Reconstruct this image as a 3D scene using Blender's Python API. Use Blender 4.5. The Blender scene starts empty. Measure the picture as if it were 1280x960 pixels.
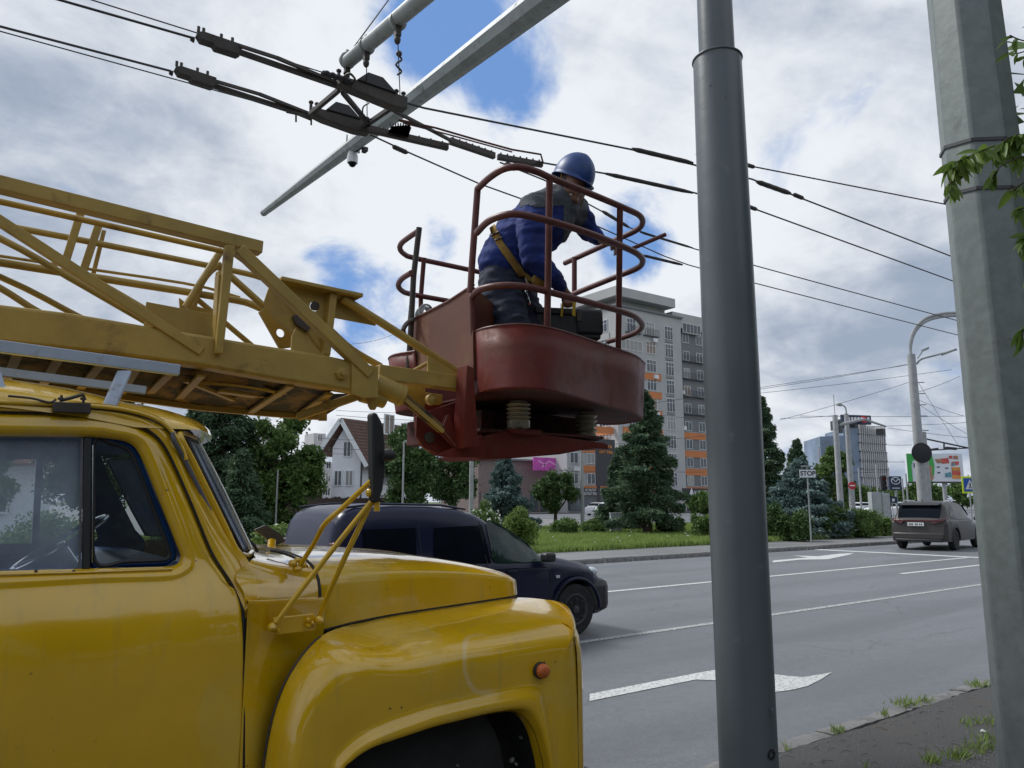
import bpy, bmesh, math, random
import numpy as np
from mathutils import Vector, Matrix

C = bpy.context.scene.collection
scene = bpy.context.scene

# ------------------------------------------------------------------ camera
FPX = 950.0
PITCH = math.atan(147 / FPX)
YAW = math.atan2(.592, .806)
CAM = Vector((0, 0, 1.65))
cd = bpy.data.cameras.new('camera')
cam = bpy.data.objects.new('camera', cd)
C.objects.link(cam)
cam.location = CAM
cam.rotation_euler = (math.pi / 2 + PITCH, 0, -YAW)
cd.sensor_width = 36.0
cd.lens = FPX / 1280 * 36.0
cd.clip_start = .05
cd.clip_end = 6000
scene.camera = cam
scene.render.resolution_x = 1024
scene.render.resolution_y = 768

_F = Vector((math.sin(YAW) * math.cos(PITCH), math.cos(YAW) * math.cos(PITCH), math.sin(PITCH)))
_R = Vector((math.cos(YAW), -math.sin(YAW), 0))
_U = _R.cross(_F)
HF = Vector((math.sin(YAW), math.cos(YAW), 0))


def ray(px, py):
    return _F + _R * ((px - 640) / FPX) + _U * ((480 - py) / FPX)


# survey helpers: where a sight line meets a vertical or level plane of the place
def oy(px, py, Y):
    r = ray(px, py); return CAM + r * (Y / r.y)


def ox(px, py, X):
    r = ray(px, py); return CAM + r * (X / r.x)


def oz(px, py, Z=0.0):
    r = ray(px, py); return CAM + r * ((Z - CAM.z) / r.z)


def od(px, py, D):
    r = ray(px, py); return CAM + r * (D / r.dot(HF))


# ------------------------------------------------------------------ sky, sun, exposure
SUN_DIR = Vector((-.42, .80, 1.05)).normalized()
sun_el = math.asin(SUN_DIR.z)
sun_az = math.atan2(SUN_DIR.x, SUN_DIR.y)
sl = bpy.data.lights.new('sun', 'SUN')
sun = bpy.data.objects.new('sun', sl)
C.objects.link(sun)
sl.energy = 2.2
sl.angle = math.radians(14)
sl.color = (1, .985, .95)
sun.rotation_euler = SUN_DIR.to_track_quat('Z', 'Y').to_euler()

W = bpy.data.worlds.new('World')
scene.world = W
W.use_nodes = True


class NT:
    def __init__(s, tree):
        s.t = tree; s.n = tree.nodes; s.l = tree.links

    def new(s, typ, **kw):
        n = s.n.new(typ)
        for k, v in kw.items():
            if k.startswith('i_'):
                key = k[2:]
                key = int(key) if key.isdigit() else key.replace('_', ' ')
                s.put(n.inputs[key], v)
            else:
                setattr(n, k, v)
        return n

    def put(s, sock, v):
        if isinstance(v, bpy.types.NodeSocket):
            s.l.new(v, sock)
        else:
            sock.default_value = v

    def math(s, op, a, b=0.0, c=None, clamp=False):
        n = s.n.new('ShaderNodeMath'); n.operation = op; n.use_clamp = clamp
        s.put(n.inputs[0], a); s.put(n.inputs[1], b)
        if c is not None: s.put(n.inputs[2], c)
        return n.outputs[0]

    def vmath(s, op, a, b=(0, 0, 0)):
        n = s.n.new('ShaderNodeVectorMath'); n.operation = op
        s.put(n.inputs[0], a); s.put(n.inputs[1], b)
        return n

    def ramp(s, f, a, b, ca=0.0, cb=1.0):
        n = s.n.new('ShaderNodeMapRange'); n.interpolation_type = 'SMOOTHSTEP'
        s.put(n.inputs['Value'], f)
        n.inputs['From Min'].default_value = a; n.inputs['From Max'].default_value = b
        n.inputs['To Min'].default_value = ca; n.inputs['To Max'].default_value = cb
        return n.outputs[0]

    def mix(s, f, a, b):
        n = s.n.new('ShaderNodeMix'); n.data_type = 'RGBA'
        s.put(n.inputs[0], f)
        s.put(n.inputs[6], a if isinstance(a, bpy.types.NodeSocket) else (*a, 1) if len(a) == 3 else a)
        s.put(n.inputs[7], b if isinstance(b, bpy.types.NodeSocket) else (*b, 1) if len(b) == 3 else b)
        return n.outputs[2]

    def noise(s, vec, scale, detail=4, rough=.5, dist=0.0):
        n = s.n.new('ShaderNodeTexNoise')
        if vec is not None: s.put(n.inputs['Vector'], vec)
        n.inputs['Scale'].default_value = scale; n.inputs['Detail'].default_value = detail
        n.inputs['Roughness'].default_value = rough; n.inputs['Distortion'].default_value = dist
        return n.outputs[0]


w = NT(W.node_tree)
bg = W.node_tree.nodes['Background']
sky = w.new('ShaderNodeTexSky', sky_type='NISHITA', sun_disc=False)
sky.sun_elevation = sun_el
sky.sun_rotation = sun_az
sky.air_density = 1.0; sky.dust_density = .6; sky.ozone_density = 2.0
tc = w.new('ShaderNodeTexCoord')
D = tc.outputs['Generated']
sep = w.new('ShaderNodeSeparateXYZ'); w.l.new(D, sep.inputs[0])
zz = w.math('ADD', w.math('MAXIMUM', sep.outputs[2], 0.0), .42)
cmb = w.new('ShaderNodeCombineXYZ')
w.put(cmb.inputs[0], w.math('DIVIDE', sep.outputs[0], zz))
w.put(cmb.inputs[1], w.math('DIVIDE', sep.outputs[1], zz))
w.put(cmb.inputs[2], w.math('MULTIPLY', sep.outputs[2], .6))
P2 = cmb.outputs[0]
n1 = w.noise(P2, 3.1, 10, .58, .35)
n2 = w.noise(P2, 2.1, 8, .56, .5)
n3 = w.noise(P2, 8.0, 8, .62, .3)


def blob(px, py, rad, amp):
    d = ray(px, py).normalized()
    dist = w.vmath('DISTANCE', D, tuple(d)).outputs['Value']
    return w.math('MULTIPLY', w.ramp(dist, rad, 0.0), amp)


cover = w.math('ADD', w.math('MULTIPLY', n1, 1.7), -.075)
for b in [(640, 108, .085, .36), (600, 20, .12, .24), (540, 45, .10, .20), (508, 80, .09, .18), (425, 300, .11, .30),
          (450, 415, .12, .32), (400, 335, .08, .2), (775, 318, .09, .32), (545, 320, .08, .2), (372, 175, .2, -.1), (1050, 150, .35, -.12), (1080, 420, .28, -.16), (100, 130, .4, -.08)]:
    cover = w.math('SUBTRACT', cover, blob(*b))
mask = w.ramp(cover, .38, .66)
bright = w.math('ADD', w.math('MULTIPLY', n2, 1.25), w.math('SUBTRACT', w.math('MULTIPLY', n3, .42), .17))
for b in [(720, 200, .50, .24), (440, 260, .40, .13), (1000, 330, .30, .06), (60, 120, .6, -.03), (1130, 420, .3, -.10), (860, 560, .35, .10),
          (250, 250, .28, .02), (1080, 80, .4, -.03)]:
    bright = w.math('ADD', bright, blob(*b))
bf = w.ramp(bright, .42, .90)
cloud = w.mix(bf, (2.75, 3.3, 4.25), (6.9, 7.2, 7.6))
blue = w.mix(.85, sky.outputs[0], (1.35, 2.7, 5.7))
col = w.mix(mask, blue, cloud)
w.l.new(col, bg.inputs[0])
bg.inputs[1].default_value = .1

scene.view_settings.view_transform = 'Standard'
scene.view_settings.look = 'None'
scene.view_settings.exposure = 0.30
scene.view_settings.gamma = 1.0
scene.render.engine = 'CYCLES'
scene.cycles.max_bounces = 8
scene.cycles.transparent_max_bounces = 12


# ------------------------------------------------------------------ materials
def mat(name, col, rough=.6, metal=0.0, var=.12, vscale=6.0, bump=.0, bscale=60.0, coat=0.0, dirt=None, dscale=3.0, dlo=.55, dhi=.7, spec=.5, tint=None):
    m = bpy.data.materials.new(name); m.use_nodes = True
    t = NT(m.node_tree); p = m.node_tree.nodes['Principled BSDF']
    co = t.new('ShaderNodeTexCoord').outputs['Object']
    n = t.noise(co, vscale, 6, .6)
    v = t.ramp(n, .3, .7)
    a = tuple(max(0, c * (1 - var)) for c in col); b = tuple(min(1, c * (1 + var)) for c in col)
    if tint: b = tint
    c = t.mix(v, a, b)
    r = t.math('ADD', rough - .06, t.math('MULTIPLY', n, .12))
    if dirt:
        dn = t.noise(co, dscale, 8, .68, .4)
        dm = t.ramp(dn, dlo, dhi)
        c = t.mix(dm, c, dirt)
        r = t.math('ADD', r, t.math('MULTIPLY', dm, max(0, .75 - rough)))
    t.l.new(c, p.inputs['Base Color'])
    t.l.new(r, p.inputs['Roughness'])
    p.inputs['Metallic'].default_value = metal
    p.inputs['Specular IOR Level'].default_value = spec
    if coat:
        p.inputs['Coat Weight'].default_value = coat; p.inputs['Coat Roughness'].default_value = .06
    if bump:
        bn = t.noise(co, bscale, 5, .6)
        bu = t.new('ShaderNodeBump'); bu.inputs['Strength'].default_value = bump; bu.inputs['Distance'].default_value = .01
        t.l.new(bn, bu.inputs['Height']); t.l.new(bu.outputs[0], p.inputs['Normal'])
    return m


def glass_mat(name, tint=(.8, .85, .85), trans=.7, dust_haze=0.0, rough=.02, haze_col=(.45, .5, .55)):
    m = bpy.data.materials.new(name); m.use_nodes = True
    t = NT(m.node_tree); out = m.node_tree.nodes['Material Output']
    m.node_tree.nodes.remove(m.node_tree.nodes['Principled BSDF'])
    tr = t.new('ShaderNodeBsdfTransparent'); tr.inputs[0].default_value = (*[c * trans for c in tint], 1)
    gl = t.new('ShaderNodeBsdfGlossy'); gl.inputs['Roughness'].default_value = rough
    fr = t.new('ShaderNodeFresnel'); fr.inputs[0].default_value = 1.5
    mx = t.new('ShaderNodeMixShader')
    t.l.new(fr.outputs[0], mx.inputs[0]); t.l.new(tr.outputs[0], mx.inputs[1]); t.l.new(gl.outputs[0], mx.inputs[2])
    last = mx.outputs[0]
    if dust_haze:
        df = t.new('ShaderNodeBsdfDiffuse'); df.inputs[0].default_value = (*haze_col, 1)
        co = t.new('ShaderNodeTexCoord').outputs['Object']
        f = t.math('MULTIPLY', t.ramp(t.noise(co, 4, 6, .6), .2, .8, .5, 1.0), dust_haze)
        m2 = t.new('ShaderNodeMixShader')
        t.put(m2.inputs[0], f); t.l.new(last, m2.inputs[1]); t.l.new(df.outputs[0], m2.inputs[2])
        last = m2.outputs[0]
    t.l.new(last, out.inputs[0])
    return m


def truck_paint():
    m = mat('yellow_paint', (.70, .415, .006), rough=.20, var=.05, vscale=2.5, bump=.04, bscale=9, coat=1.0, spec=.5)
    t = NT(m.node_tree); p = m.node_tree.nodes['Principled BSDF']
    geo = t.new('ShaderNodeNewGeometry').outputs['Position']
    c0 = p.inputs['Base Color'].links[0].from_socket
    # old dull touch-up patches and rubbed scuffs on the front wing
    pn = t.noise(geo, 2.2, 7, .62, .8)
    c1 = t.mix(t.ramp(pn, .50, .68, 0, .42), c0, (.60, .45, .10))
    wv = t.vmath('ADD', geo, (0, 0, 0)).outputs[0]
    jit = t.noise(geo, 9, 4, .6)
    sc = None
    ctr = oy(613, 826, 2.57)
    dist = t.vmath('DISTANCE', wv, tuple(ctr)).outputs['Value']
    d2 = t.math('ADD', dist, t.math('MULTIPLY', jit, .03))
    ring = t.math('MULTIPLY', t.ramp(d2, .122, .134), t.ramp(d2, .152, .140))
    sp = t.new('ShaderNodeSeparateXYZ'); t.l.new(geo, sp.inputs[0])
    low = t.math('MULTIPLY', t.ramp(sp.outputs[0], ctr.x + .06, ctr.x - .01), t.ramp(sp.outputs[2], ctr.z + .13, ctr.z + .06))
    ring = t.math('MULTIPLY', ring, low)
    c2 = t.mix(t.math('MULTIPLY', ring, .34), c1, (.72, .62, .42))
    fine = t.noise(geo, 55, 5, .7)
    c3 = t.mix(t.ramp(fine, .66, .74, 0, .5), c2, (.30, .16, .03))
    chips = t.noise(geo, 30, 3, .6); area = t.noise(geo, 3.1, 4, .6)
    c3 = t.mix(t.math('MULTIPLY', t.ramp(chips, .70, .72), t.ramp(area, .5, .6)), c3, (.10, .045, .02))
    mpz = t.new('ShaderNodeMapping'); t.l.new(geo, mpz.inputs[0]); mpz.inputs['Scale'].default_value = (9, 9, .8)
    run = t.noise(mpz.outputs[0], 2.0, 5, .6)
    c3 = t.mix(t.ramp(run, .52, .72, 0, .22), c3, (.30, .23, .10))
    bn = t.noise(geo, 2.6, 3, .5); bn2 = t.noise(geo, 45, 2, .5)
    bu = t.new('ShaderNodeBump'); bu.inputs['Strength'].default_value = .55; bu.inputs['Distance'].default_value = .012
    t.put(bu.inputs['Height'], t.math('ADD', bn, t.math('MULTIPLY', bn2, .02)))
    t.l.new(bu.outputs[0], p.inputs['Normal']); t.l.new(bu.outputs[0], p.inputs['Coat Normal'])
    t.l.new(c3, p.inputs['Base Color'])
    r0 = p.inputs['Roughness'].links[0].from_socket
    t.l.new(t.math('ADD', r0, t.math('MULTIPLY', t.ramp(pn, .50, .68), .22)), p.inputs['Roughness'])
    return m


M = {}
M['yellow'] = truck_paint()
M['boom'] = mat('boom_paint', (.385, .262, .058), rough=.5, var=.14, vscale=4, dirt=(.17, .10, .04), dscale=4.5, dlo=.55, dhi=.75, bump=.12, bscale=40)
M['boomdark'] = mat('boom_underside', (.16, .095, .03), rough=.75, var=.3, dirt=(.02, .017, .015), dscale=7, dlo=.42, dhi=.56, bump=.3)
M['rack'] = mat('rack_grey_paint', (.40, .47, .58), rough=.4, var=.08, dirt=(.25, .25, .26), dscale=8)
M['blue_in'] = mat('cab_blue_paint', (.012, .05, .16), rough=.4, var=.1)
M['blue_lt'] = mat('cab_headliner', (.14, .20, .30), rough=.8, var=.1)
M['rubber'] = mat('black_rubber', (.016, .016, .018), rough=.6, var=.2)
M['grubber'] = mat('grey_rubber', (.10, .10, .115), rough=.55, var=.2)
M['chrome'] = mat('bright_trim', (.75, .76, .78), rough=.18, metal=1, var=.03)
M['dkmetal'] = mat('dark_grimy_metal', (.05, .042, .038), rough=.55, var=.3, dirt=(.10, .05, .03), dscale=20)
M['red'] = mat('red_oxide_paint', (.135, .020, .014), spec=.3, rough=.5, var=.16, vscale=5, dirt=(.14, .05, .032), dscale=4, dlo=.52, dhi=.7, bump=.25, bscale=9)
M['redrail'] = mat('rail_red_paint', (.12, .032, .027), rough=.45, var=.2, vscale=14, dirt=(.10, .06, .05), dscale=14)
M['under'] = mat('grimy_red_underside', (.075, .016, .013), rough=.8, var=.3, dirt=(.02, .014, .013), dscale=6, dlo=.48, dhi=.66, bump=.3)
M['brown'] = mat('brown_red_panel', (.12, .036, .016), rough=.6, var=.2, vscale=3, dirt=(.18, .085, .045), dscale=3, dlo=.5, dhi=.68)
M['ceramic'] = mat('insulator_glaze', (.42, .38, .28), rough=.25, var=.1, coat=.4, dirt=(.2, .16, .1), dscale=8)
M['orange'] = mat('orange_lens', (.55, .13, .03), rough=.35, var=.25, vscale=30)
M['tyre'] = mat('tyre_rubber', (.022, .022, .024), rough=.85, var=.3, bump=.2)
M['wheel'] = mat('dark_steel_wheel', (.05, .05, .055), rough=.5, var=.2)
M['glass'] = glass_mat('cab_glass', (.85, .92, .95), .85, dust_haze=.44, haze_col=(.58, .68, .84))  # pale blue veil: dust plus glass reflection put into the colour
M['glass_clear'] = glass_mat('clear_glass', (.8, .88, .88), .72, dust_haze=.10, haze_col=(.3, .34, .38))
M['glass_dark'] = mat('dark_tinted_glass', (.006, .008, .013), rough=.06, var=.1, spec=.10)
M['glass_car'] = glass_mat('car_side_glass', (.5, .62, .6), .42, dust_haze=.05)
M['navy'] = mat('navy_car_paint', (.006, .008, .034), rough=.32, spec=.3, var=.1, coat=.12, dirt=(.02, .022, .05), dscale=3, dlo=.6, dhi=.85)
M['suv'] = mat('bronze_grey_paint', (.055, .050, .049), rough=.40, spec=.3, var=.06, coat=.05)
M['black_plastic'] = mat('black_plastic', (.02, .02, .023), rough=.5, var=.2)
M['tail'] = mat('tail_lamp_red', (.09, .008, .012), rough=.15, var=.2, coat=.5)
M['plate'] = mat('number_plate_white', (.75, .76, .76), rough=.5, var=.03)
M['headlamp'] = mat('lamp_glass', (.55, .6, .64), rough=.12, var=.1, coat=.6)
M['pole_dark'] = mat('blue_grey_pole_paint', (.105, .125, .14), rough=.38, var=.07, vscale=2.5, bump=.22, bscale=7, dirt=(.20, .22, .23), dscale=7, dlo=.60, dhi=.8)
M['galv'] = mat('galvanised_steel', (.185, .215, .21), rough=.5, metal=.1, var=.12, vscale=14, bump=.12, bscale=25, dirt=(.155, .18, .175), dscale=8, dlo=.55, dhi=.72)
M['arm'] = mat('grey_arm_paint', (.30, .33, .33), rough=.5, var=.14, vscale=6, dirt=(.14, .15, .15), dscale=9)
M['wire'] = mat('overhead_wire', (.03, .03, .034), rough=.5, var=.2)
M['sleeve'] = mat('wire_sleeve', (.045, .038, .036), rough=.7, var=.3)
M['rail_grey'] = mat('balcony_rail_grey', (.10, .10, .11), rough=.7)
M['concrete'] = mat('concrete_pole', (.36, .37, .38), rough=.85, var=.12, vscale=4)
M['white'] = mat('white_enamel', (.75, .76, .78), rough=.4, var=.05)
M['red_sign'] = mat('sign_red', (.50, .02, .025), rough=.4, var=.05)
M['blue_sign'] = mat('sign_blue', (.02, .09, .42), rough=.4, var=.05)
M['yel_sign'] = mat('sign_lime_yellow', (.70, .85, .04), rough=.5, var=.03)
M['black'] = mat('sign_black', (.015, .016, .02), rough=.5, var=.1)
M['navy_sign'] = mat('sign_navy', (.012, .03, .07), rough=.35, var=.1)
M['kerb'] = mat('kerb_concrete', (.21, .205, .20), rough=.9, var=.2, vscale=7, bump=.5, bscale=30, dirt=(.10, .10, .09), dscale=6)
M['skin'] = mat('skin', (.22, .115, .08), rough=.5, var=.12, vscale=20)
M['jacket'] = mat('blue_work_jacket', (.010, .028, .165), rough=.85, var=.22, vscale=12, bump=.5, bscale=22)
M['jacket_grey'] = mat('grey_jacket_panel', (.075, .085, .10), rough=.85, var=.2, vscale=12, bump=.5, bscale=22)
M['trousers'] = mat('dark_work_trousers', (.022, .028, .050), rough=.9, var=.25, vscale=12, bump=.6, bscale=18)
M['helmet'] = mat('blue_helmet', (.012, .05, .20), rough=.45, var=.15, vscale=10, coat=.0, dirt=(.08, .13, .22), dscale=9)
M['strap'] = mat('ochre_webbing', (.32, .19, .04), rough=.85, var=.2, vscale=30)
M['strap_yel'] = mat('yellow_strap', (.60, .42, .04), rough=.7, var=.1)
M['boot'] = mat('black_boot', (.02, .018, .017), rough=.7, var=.2)
M['bark'] = mat('tree_bark', (.075, .058, .045), rough=.95, var=.3, vscale=10, bump=.6)
M['render_white'] = mat('white_wall_render', (.76, .78, .82), rough=.9, var=.05, vscale=1)
M['render_grey'] = mat('grey_wall_render', (.44, .44, .44), rough=.9, var=.06, vscale=.4)
M['render_dgrey'] = mat('dark_grey_render', (.19, .195, .205), rough=.9, var=.06, vscale=.5)
M['orange_wall'] = mat('orange_wall_band', (.60, .22, .085), rough=.85, var=.06, vscale=.5)
M['brown_brick'] = mat('brown_brick_wall', (.20, .155, .145), rough=.9, var=.2, vscale=4)
M['rooftile'] = mat('brown_roof_tile', (.13, .075, .06), rough=.8, var=.2, vscale=3)
M['win_frame'] = mat('white_window_frame', (.72, .74, .76), rough=.5, var=.03)
M['win_glass'] = mat('window_glass', (.07, .085, .10), rough=.12, var=.5, vscale=.35, spec=.6)
_t = NT(M['win_glass'].node_tree); _p = M['win_glass'].node_tree.nodes['Principled BSDF']
_oi = _t.new('ShaderNodeObjectInfo').outputs['Random']
_c = _t.mix(_t.ramp(_oi, .55, .6, 0, .75), _p.inputs['Base Color'].links[0].from_socket, (.34, .33, .30))
_c = _t.mix(_t.ramp(_oi, .88, .9, 0, .8), _c, (.20, .12, .08))
_t.l.new(_c, _p.inputs['Base Color'])
M['tower_glass'] = mat('tower_glass', (.16, .22, .31), rough=.14, var=.35, vscale=.09, spec=.6)
M['tower_fin'] = mat('tower_pale_fin', (.55, .54, .54), rough=.6, var=.05)
M['magenta'] = mat('magenta_print', (.55, .09, .42), rough=.6, var=.2, vscale=.7)
M['shop'] = mat('shop_dark_fascia', (.03, .03, .035), rough=.4, var=.1)
M['fence'] = mat('brown_fence_board', (.055, .035, .03), rough=.8, var=.3)
M['metalroof'] = mat('old_metal_roof', (.22, .20, .18), rough=.8, var=.2, vscale=1.5)
M['green_ad'] = mat('advert_green', (.06, .42, .09), rough=.6, var=.06)
M['ad_white'] = mat('advert_white', (.74, .77, .82), rough=.6, var=.03)
M['ad_red'] = mat('advert_red', (.60, .10, .08), rough=.6, var=.2, vscale=2)
M['ad_orange'] = mat('advert_orange', (.70, .28, .06), rough=.6, var=.3, vscale=2)
M['ad_teal'] = mat('advert_teal', (.12, .30, .36), rough=.6, var=.3, vscale=2)
M['ad_brown'] = mat('advert_brown', (.42, .22, .14), rough=.6, var=.2, vscale=2)
M['cabinet'] = mat('grey_cabinet_paint', (.40, .43, .45), rough=.6, var=.1)
M['flower'] = mat('white_petals', (.80, .80, .74), rough=.8, var=.05)


def leafmat(name, a, b, rough=.55, trans=.25):
    a = tuple(x * 1.2 for x in a); b = tuple(x * 1.2 for x in b)
    m = bpy.data.materials.new(name); m.use_nodes = True
    t = NT(m.node_tree); p = m.node_tree.nodes['Principled BSDF']
    g = t.new('ShaderNodeNewGeometry')
    rnd = g.outputs['Random Per Island']
    big = t.noise(g.outputs['Position'], 1.3, 3, .5)
    f = t.math('ADD', t.math('MULTIPLY', rnd, .6), t.math('MULTIPLY', t.ramp(big, .3, .7), .4))
    c = t.mix(f, a, b)
    t.l.new(c, p.inputs['Base Color'])
    p.inputs['Roughness'].default_value = rough
    p.inputs['Specular IOR Level'].default_value = .3
    tl = t.new('ShaderNodeBsdfTranslucent'); t.l.new(c, tl.inputs[0])
    mx = t.new('ShaderNodeMixShader'); mx.inputs[0].default_value = trans
    out = m.node_tree.nodes['Material Output']
    t.l.new(p.outputs[0], mx.inputs[1]); t.l.new(tl.outputs[0], mx.inputs[2]); t.l.new(mx.outputs[0], out.inputs[0])
    return m


M['spruce'] = leafmat('dark_spruce_needles', (.026, .060, .036), (.115, .175, .09), .7, .1)
M['bluespruce'] = leafmat('blue_spruce_needles', (.045, .085, .082), (.17, .24, .22), .7, .1)
M['leaf'] = leafmat('green_leaves', (.038, .08, .022), (.14, .22, .06), .6, .25)
M['leaf_dk'] = leafmat('dark_green_leaves', (.024, .058, .02), (.09, .15, .045), .6, .2)
M['leaf_lt'] = leafmat('light_green_leaves', (.07, .12, .025), (.19, .27, .07), .6, .3)
M['grass'] = leafmat('grass_blades', (.11, .17, .035), (.29, .38, .11), .7, .3)
M['nearleaf'] = leafmat('near_branch_leaves', (.04, .085, .015), (.15, .23, .04), .4, .4)


def ground_mat(name, base, kind):
    m = bpy.data.materials.new(name); m.use_nodes = True
    t = NT(m.node_tree); p = m.node_tree.nodes['Principled BSDF']
    g = t.new('ShaderNodeNewGeometry').outputs['Position']
    big = t.noise(g, .35, 6, .6, .3)
    mp = t.new('ShaderNodeMapping'); t.l.new(g, mp.inputs[0]); mp.inputs['Scale'].default_value = (.22, 1.6, 1)
    streak = t.noise(mp.outputs[0], 1.1, 5, .6)
    fine = t.noise(g, 34 if kind == 'road' else 60, 6, .8)
    med = t.noise(g, 9, 5, .7)
    fine2 = t.noise(g, 210, 3, .7)
    vor = t.new('ShaderNodeTexVoronoi'); t.l.new(g, vor.inputs['Vector']); vor.inputs['Scale'].default_value = 150
    if kind == 'road':
        c = t.mix(t.ramp(big, .3, .7), tuple(x * .88 for x in base), tuple(x * 1.10 for x in base))
        c = t.mix(t.ramp(streak, .35, .68, 0, .55), c, tuple(x * .74 for x in base))
        c = t.mix(t.ramp(fine, .48, .62, 0, .5), c, tuple(x * 1.55 for x in base))
        c = t.mix(t.ramp(fine2, .50, .62, 0, .6), c, tuple(x * .5 for x in base))
        spk = t.noise(g, 26, 2, .5)
        c = t.mix(t.ramp(spk, .745, .77, 0, .8), c, (.45, .45, .44))
        c = t.mix(t.ramp(med, .38, .64, 0, .35), c, tuple(x * 1.28 for x in base))
        # polished wheel tracks, patches, oil and fine cracks
        sx = t.new('ShaderNodeSeparateXYZ'); t.l.new(g, sx.inputs[0])
        wob = t.math('ADD', sx.outputs[1], t.math('MULTIPLY', t.noise(g, .5, 3, .5), .5))
        trk = t.math('SINE', t.math('MULTIPLY', t.math('SUBTRACT', wob, 3.9), 2 * math.pi / 1.75))
        c = t.mix(t.ramp(trk, .1, 1.0, 0, .28), c, tuple(x * .62 for x in base))
        pt = t.new('ShaderNodeTexVoronoi'); mp2 = t.new('ShaderNodeMapping'); t.l.new(g, mp2.inputs[0]); mp2.inputs['Scale'].default_value = (.10, .45, 1); t.l.new(mp2.outputs[0], pt.inputs['Vector']); pt.inputs['Scale'].default_value = 1.0
        sc2 = t.new('ShaderNodeSeparateColor'); t.l.new(pt.outputs['Color'], sc2.inputs[0])
        c = t.mix(t.ramp(sc2.outputs[0], .72, .74, 0, .30), c, tuple(x * .6 for x in base))
        oil = t.noise(g, 1.3, 5, .7); c = t.mix(t.ramp(oil, .62, .74, 0, .5), c, tuple(x * .5 for x in base))
        ck = t.new('ShaderNodeTexVoronoi', feature='DISTANCE_TO_EDGE');
        nz = t.new('ShaderNodeTexNoise'); t.l.new(g, nz.inputs['Vector']); nz.inputs['Scale'].default_value = 2.5; nz.inputs['Detail'].default_value = 6
        off = t.vmath('MULTIPLY', nz.outputs['Color'], (.35, .35, 0)).outputs[0]
        t.l.new(t.vmath('ADD', g, off).outputs[0], ck.inputs['Vector']); ck.inputs['Scale'].default_value = .32
        c = t.mix(t.math('MULTIPLY', t.ramp(ck.outputs['Distance'], .006, .002), t.ramp(t.noise(g, .4, 3, .5), .46, .58, 0, .45)), c, (.05, .05, .05))
        rg = t.ramp(big, .3, .7, .5, .66)
        bs, bd, bh = .35, .004, fine
    elif kind == 'pave':
        c = t.mix(t.ramp(big, .3, .7), tuple(x * .8 for x in base), tuple(x * 1.25 for x in base))
        c = t.mix(t.ramp(fine, .4, .7, 0, .7), c, tuple(x * 1.9 for x in base))
        c = t.mix(t.ramp(fine2, .5, .7, 0, .8), c, tuple(x * .35 for x in base))
        spk = t.noise(g, 38, 2, .5)
        c = t.mix(t.ramp(spk, .70, .74, 0, .8), c, (.28, .27, .25))
        mud = t.noise(g, 1.7, 6, .65)
        c = t.mix(t.ramp(mud, .52, .7, 0, .6), c, (.11, .095, .075))
        rg = .85
        bs, bd, bh = .9, .012, fine
    else:
        c = t.mix(t.ramp(big, .3, .7), base, tuple(x * 1.6 for x in base))
        c = t.mix(t.ramp(fine, .4, .7, 0, .5), c, (.10, .085, .05))
        rg = .95
        bs, bd, bh = .6, .03, fine
    t.put(p.inputs['Base Color'], c)
    t.put(p.inputs['Roughness'], rg)
    bu = t.new('ShaderNodeBump'); bu.inputs['Strength'].default_value = bs; bu.inputs['Distance'].default_value = bd
    t.l.new(bh, bu.inputs['Height']); t.l.new(bu.outputs[0], p.inputs['Normal'])
    return m


M['road'] = ground_mat('road_asphalt', (.155, .163, .178), 'road')
M['pave'] = ground_mat('pavement_asphalt', (.085, .083, .082), 'pave')
M['farpave'] = ground_mat('far_pavement_asphalt', (.20, .20, .20), 'road')
M['soil'] = ground_mat('lawn_soil', (.055, .085, .022), 'soil')
mk = mat('road_marking_paint', (.62, .63, .62), rough=.7, var=.06)
t_ = NT(mk.node_tree); p_ = mk.node_tree.nodes['Principled BSDF']
g_ = t_.new('ShaderNodeNewGeometry').outputs['Position']
c_ = t_.mix(t_.ramp(t_.noise(g_, 28, 6, .75), .50, .62, 0, .85), p_.inputs['Base Color'].links[0].from_socket, (.2, .2, .2))
t_.l.new(c_, p_.inputs['Base Color'])
M['marking'] = mk
mk2 = mk.copy(); mk2.name = 'worn_marking_paint'
for n_ in mk2.node_tree.nodes:
    if n_.type == 'MAP_RANGE' and abs(n_.inputs['From Min'].default_value - .5) < .001:
        n_.inputs['From Min'].default_value = .40; n_.inputs['From Max'].default_value = .52
M['marking_worn'] = mk2


# ------------------------------------------------------------------ mesh helpers
def V(*a):
    return Vector(a)


def cr(pts, n=6, closed=False):
    """Catmull-Rom through pts, n points per span"""
    pts = [Vector(p) for p in pts]
    out = []
    N = len(pts)
    spans = N if closed else N - 1
    for i in range(spans):
        if closed:
            p0, p1, p2, p3 = pts[(i - 1) % N], pts[i], pts[(i + 1) % N], pts[(i + 2) % N]
        else:
            p0, p1, p2, p3 = pts[max(i - 1, 0)], pts[i], pts[i + 1], pts[min(i + 2, N - 1)]
        for k in range(n):
            u = k / n
            out.append(.5 * ((2 * p1) + (p2 - p0) * u + (2 * p0 - 5 * p1 + 4 * p2 - p3) * u * u + (3 * p1 - p0 - 3 * p2 + p3) * u ** 3))
    if not closed: out.append(pts[-1].copy())
    return out


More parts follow.
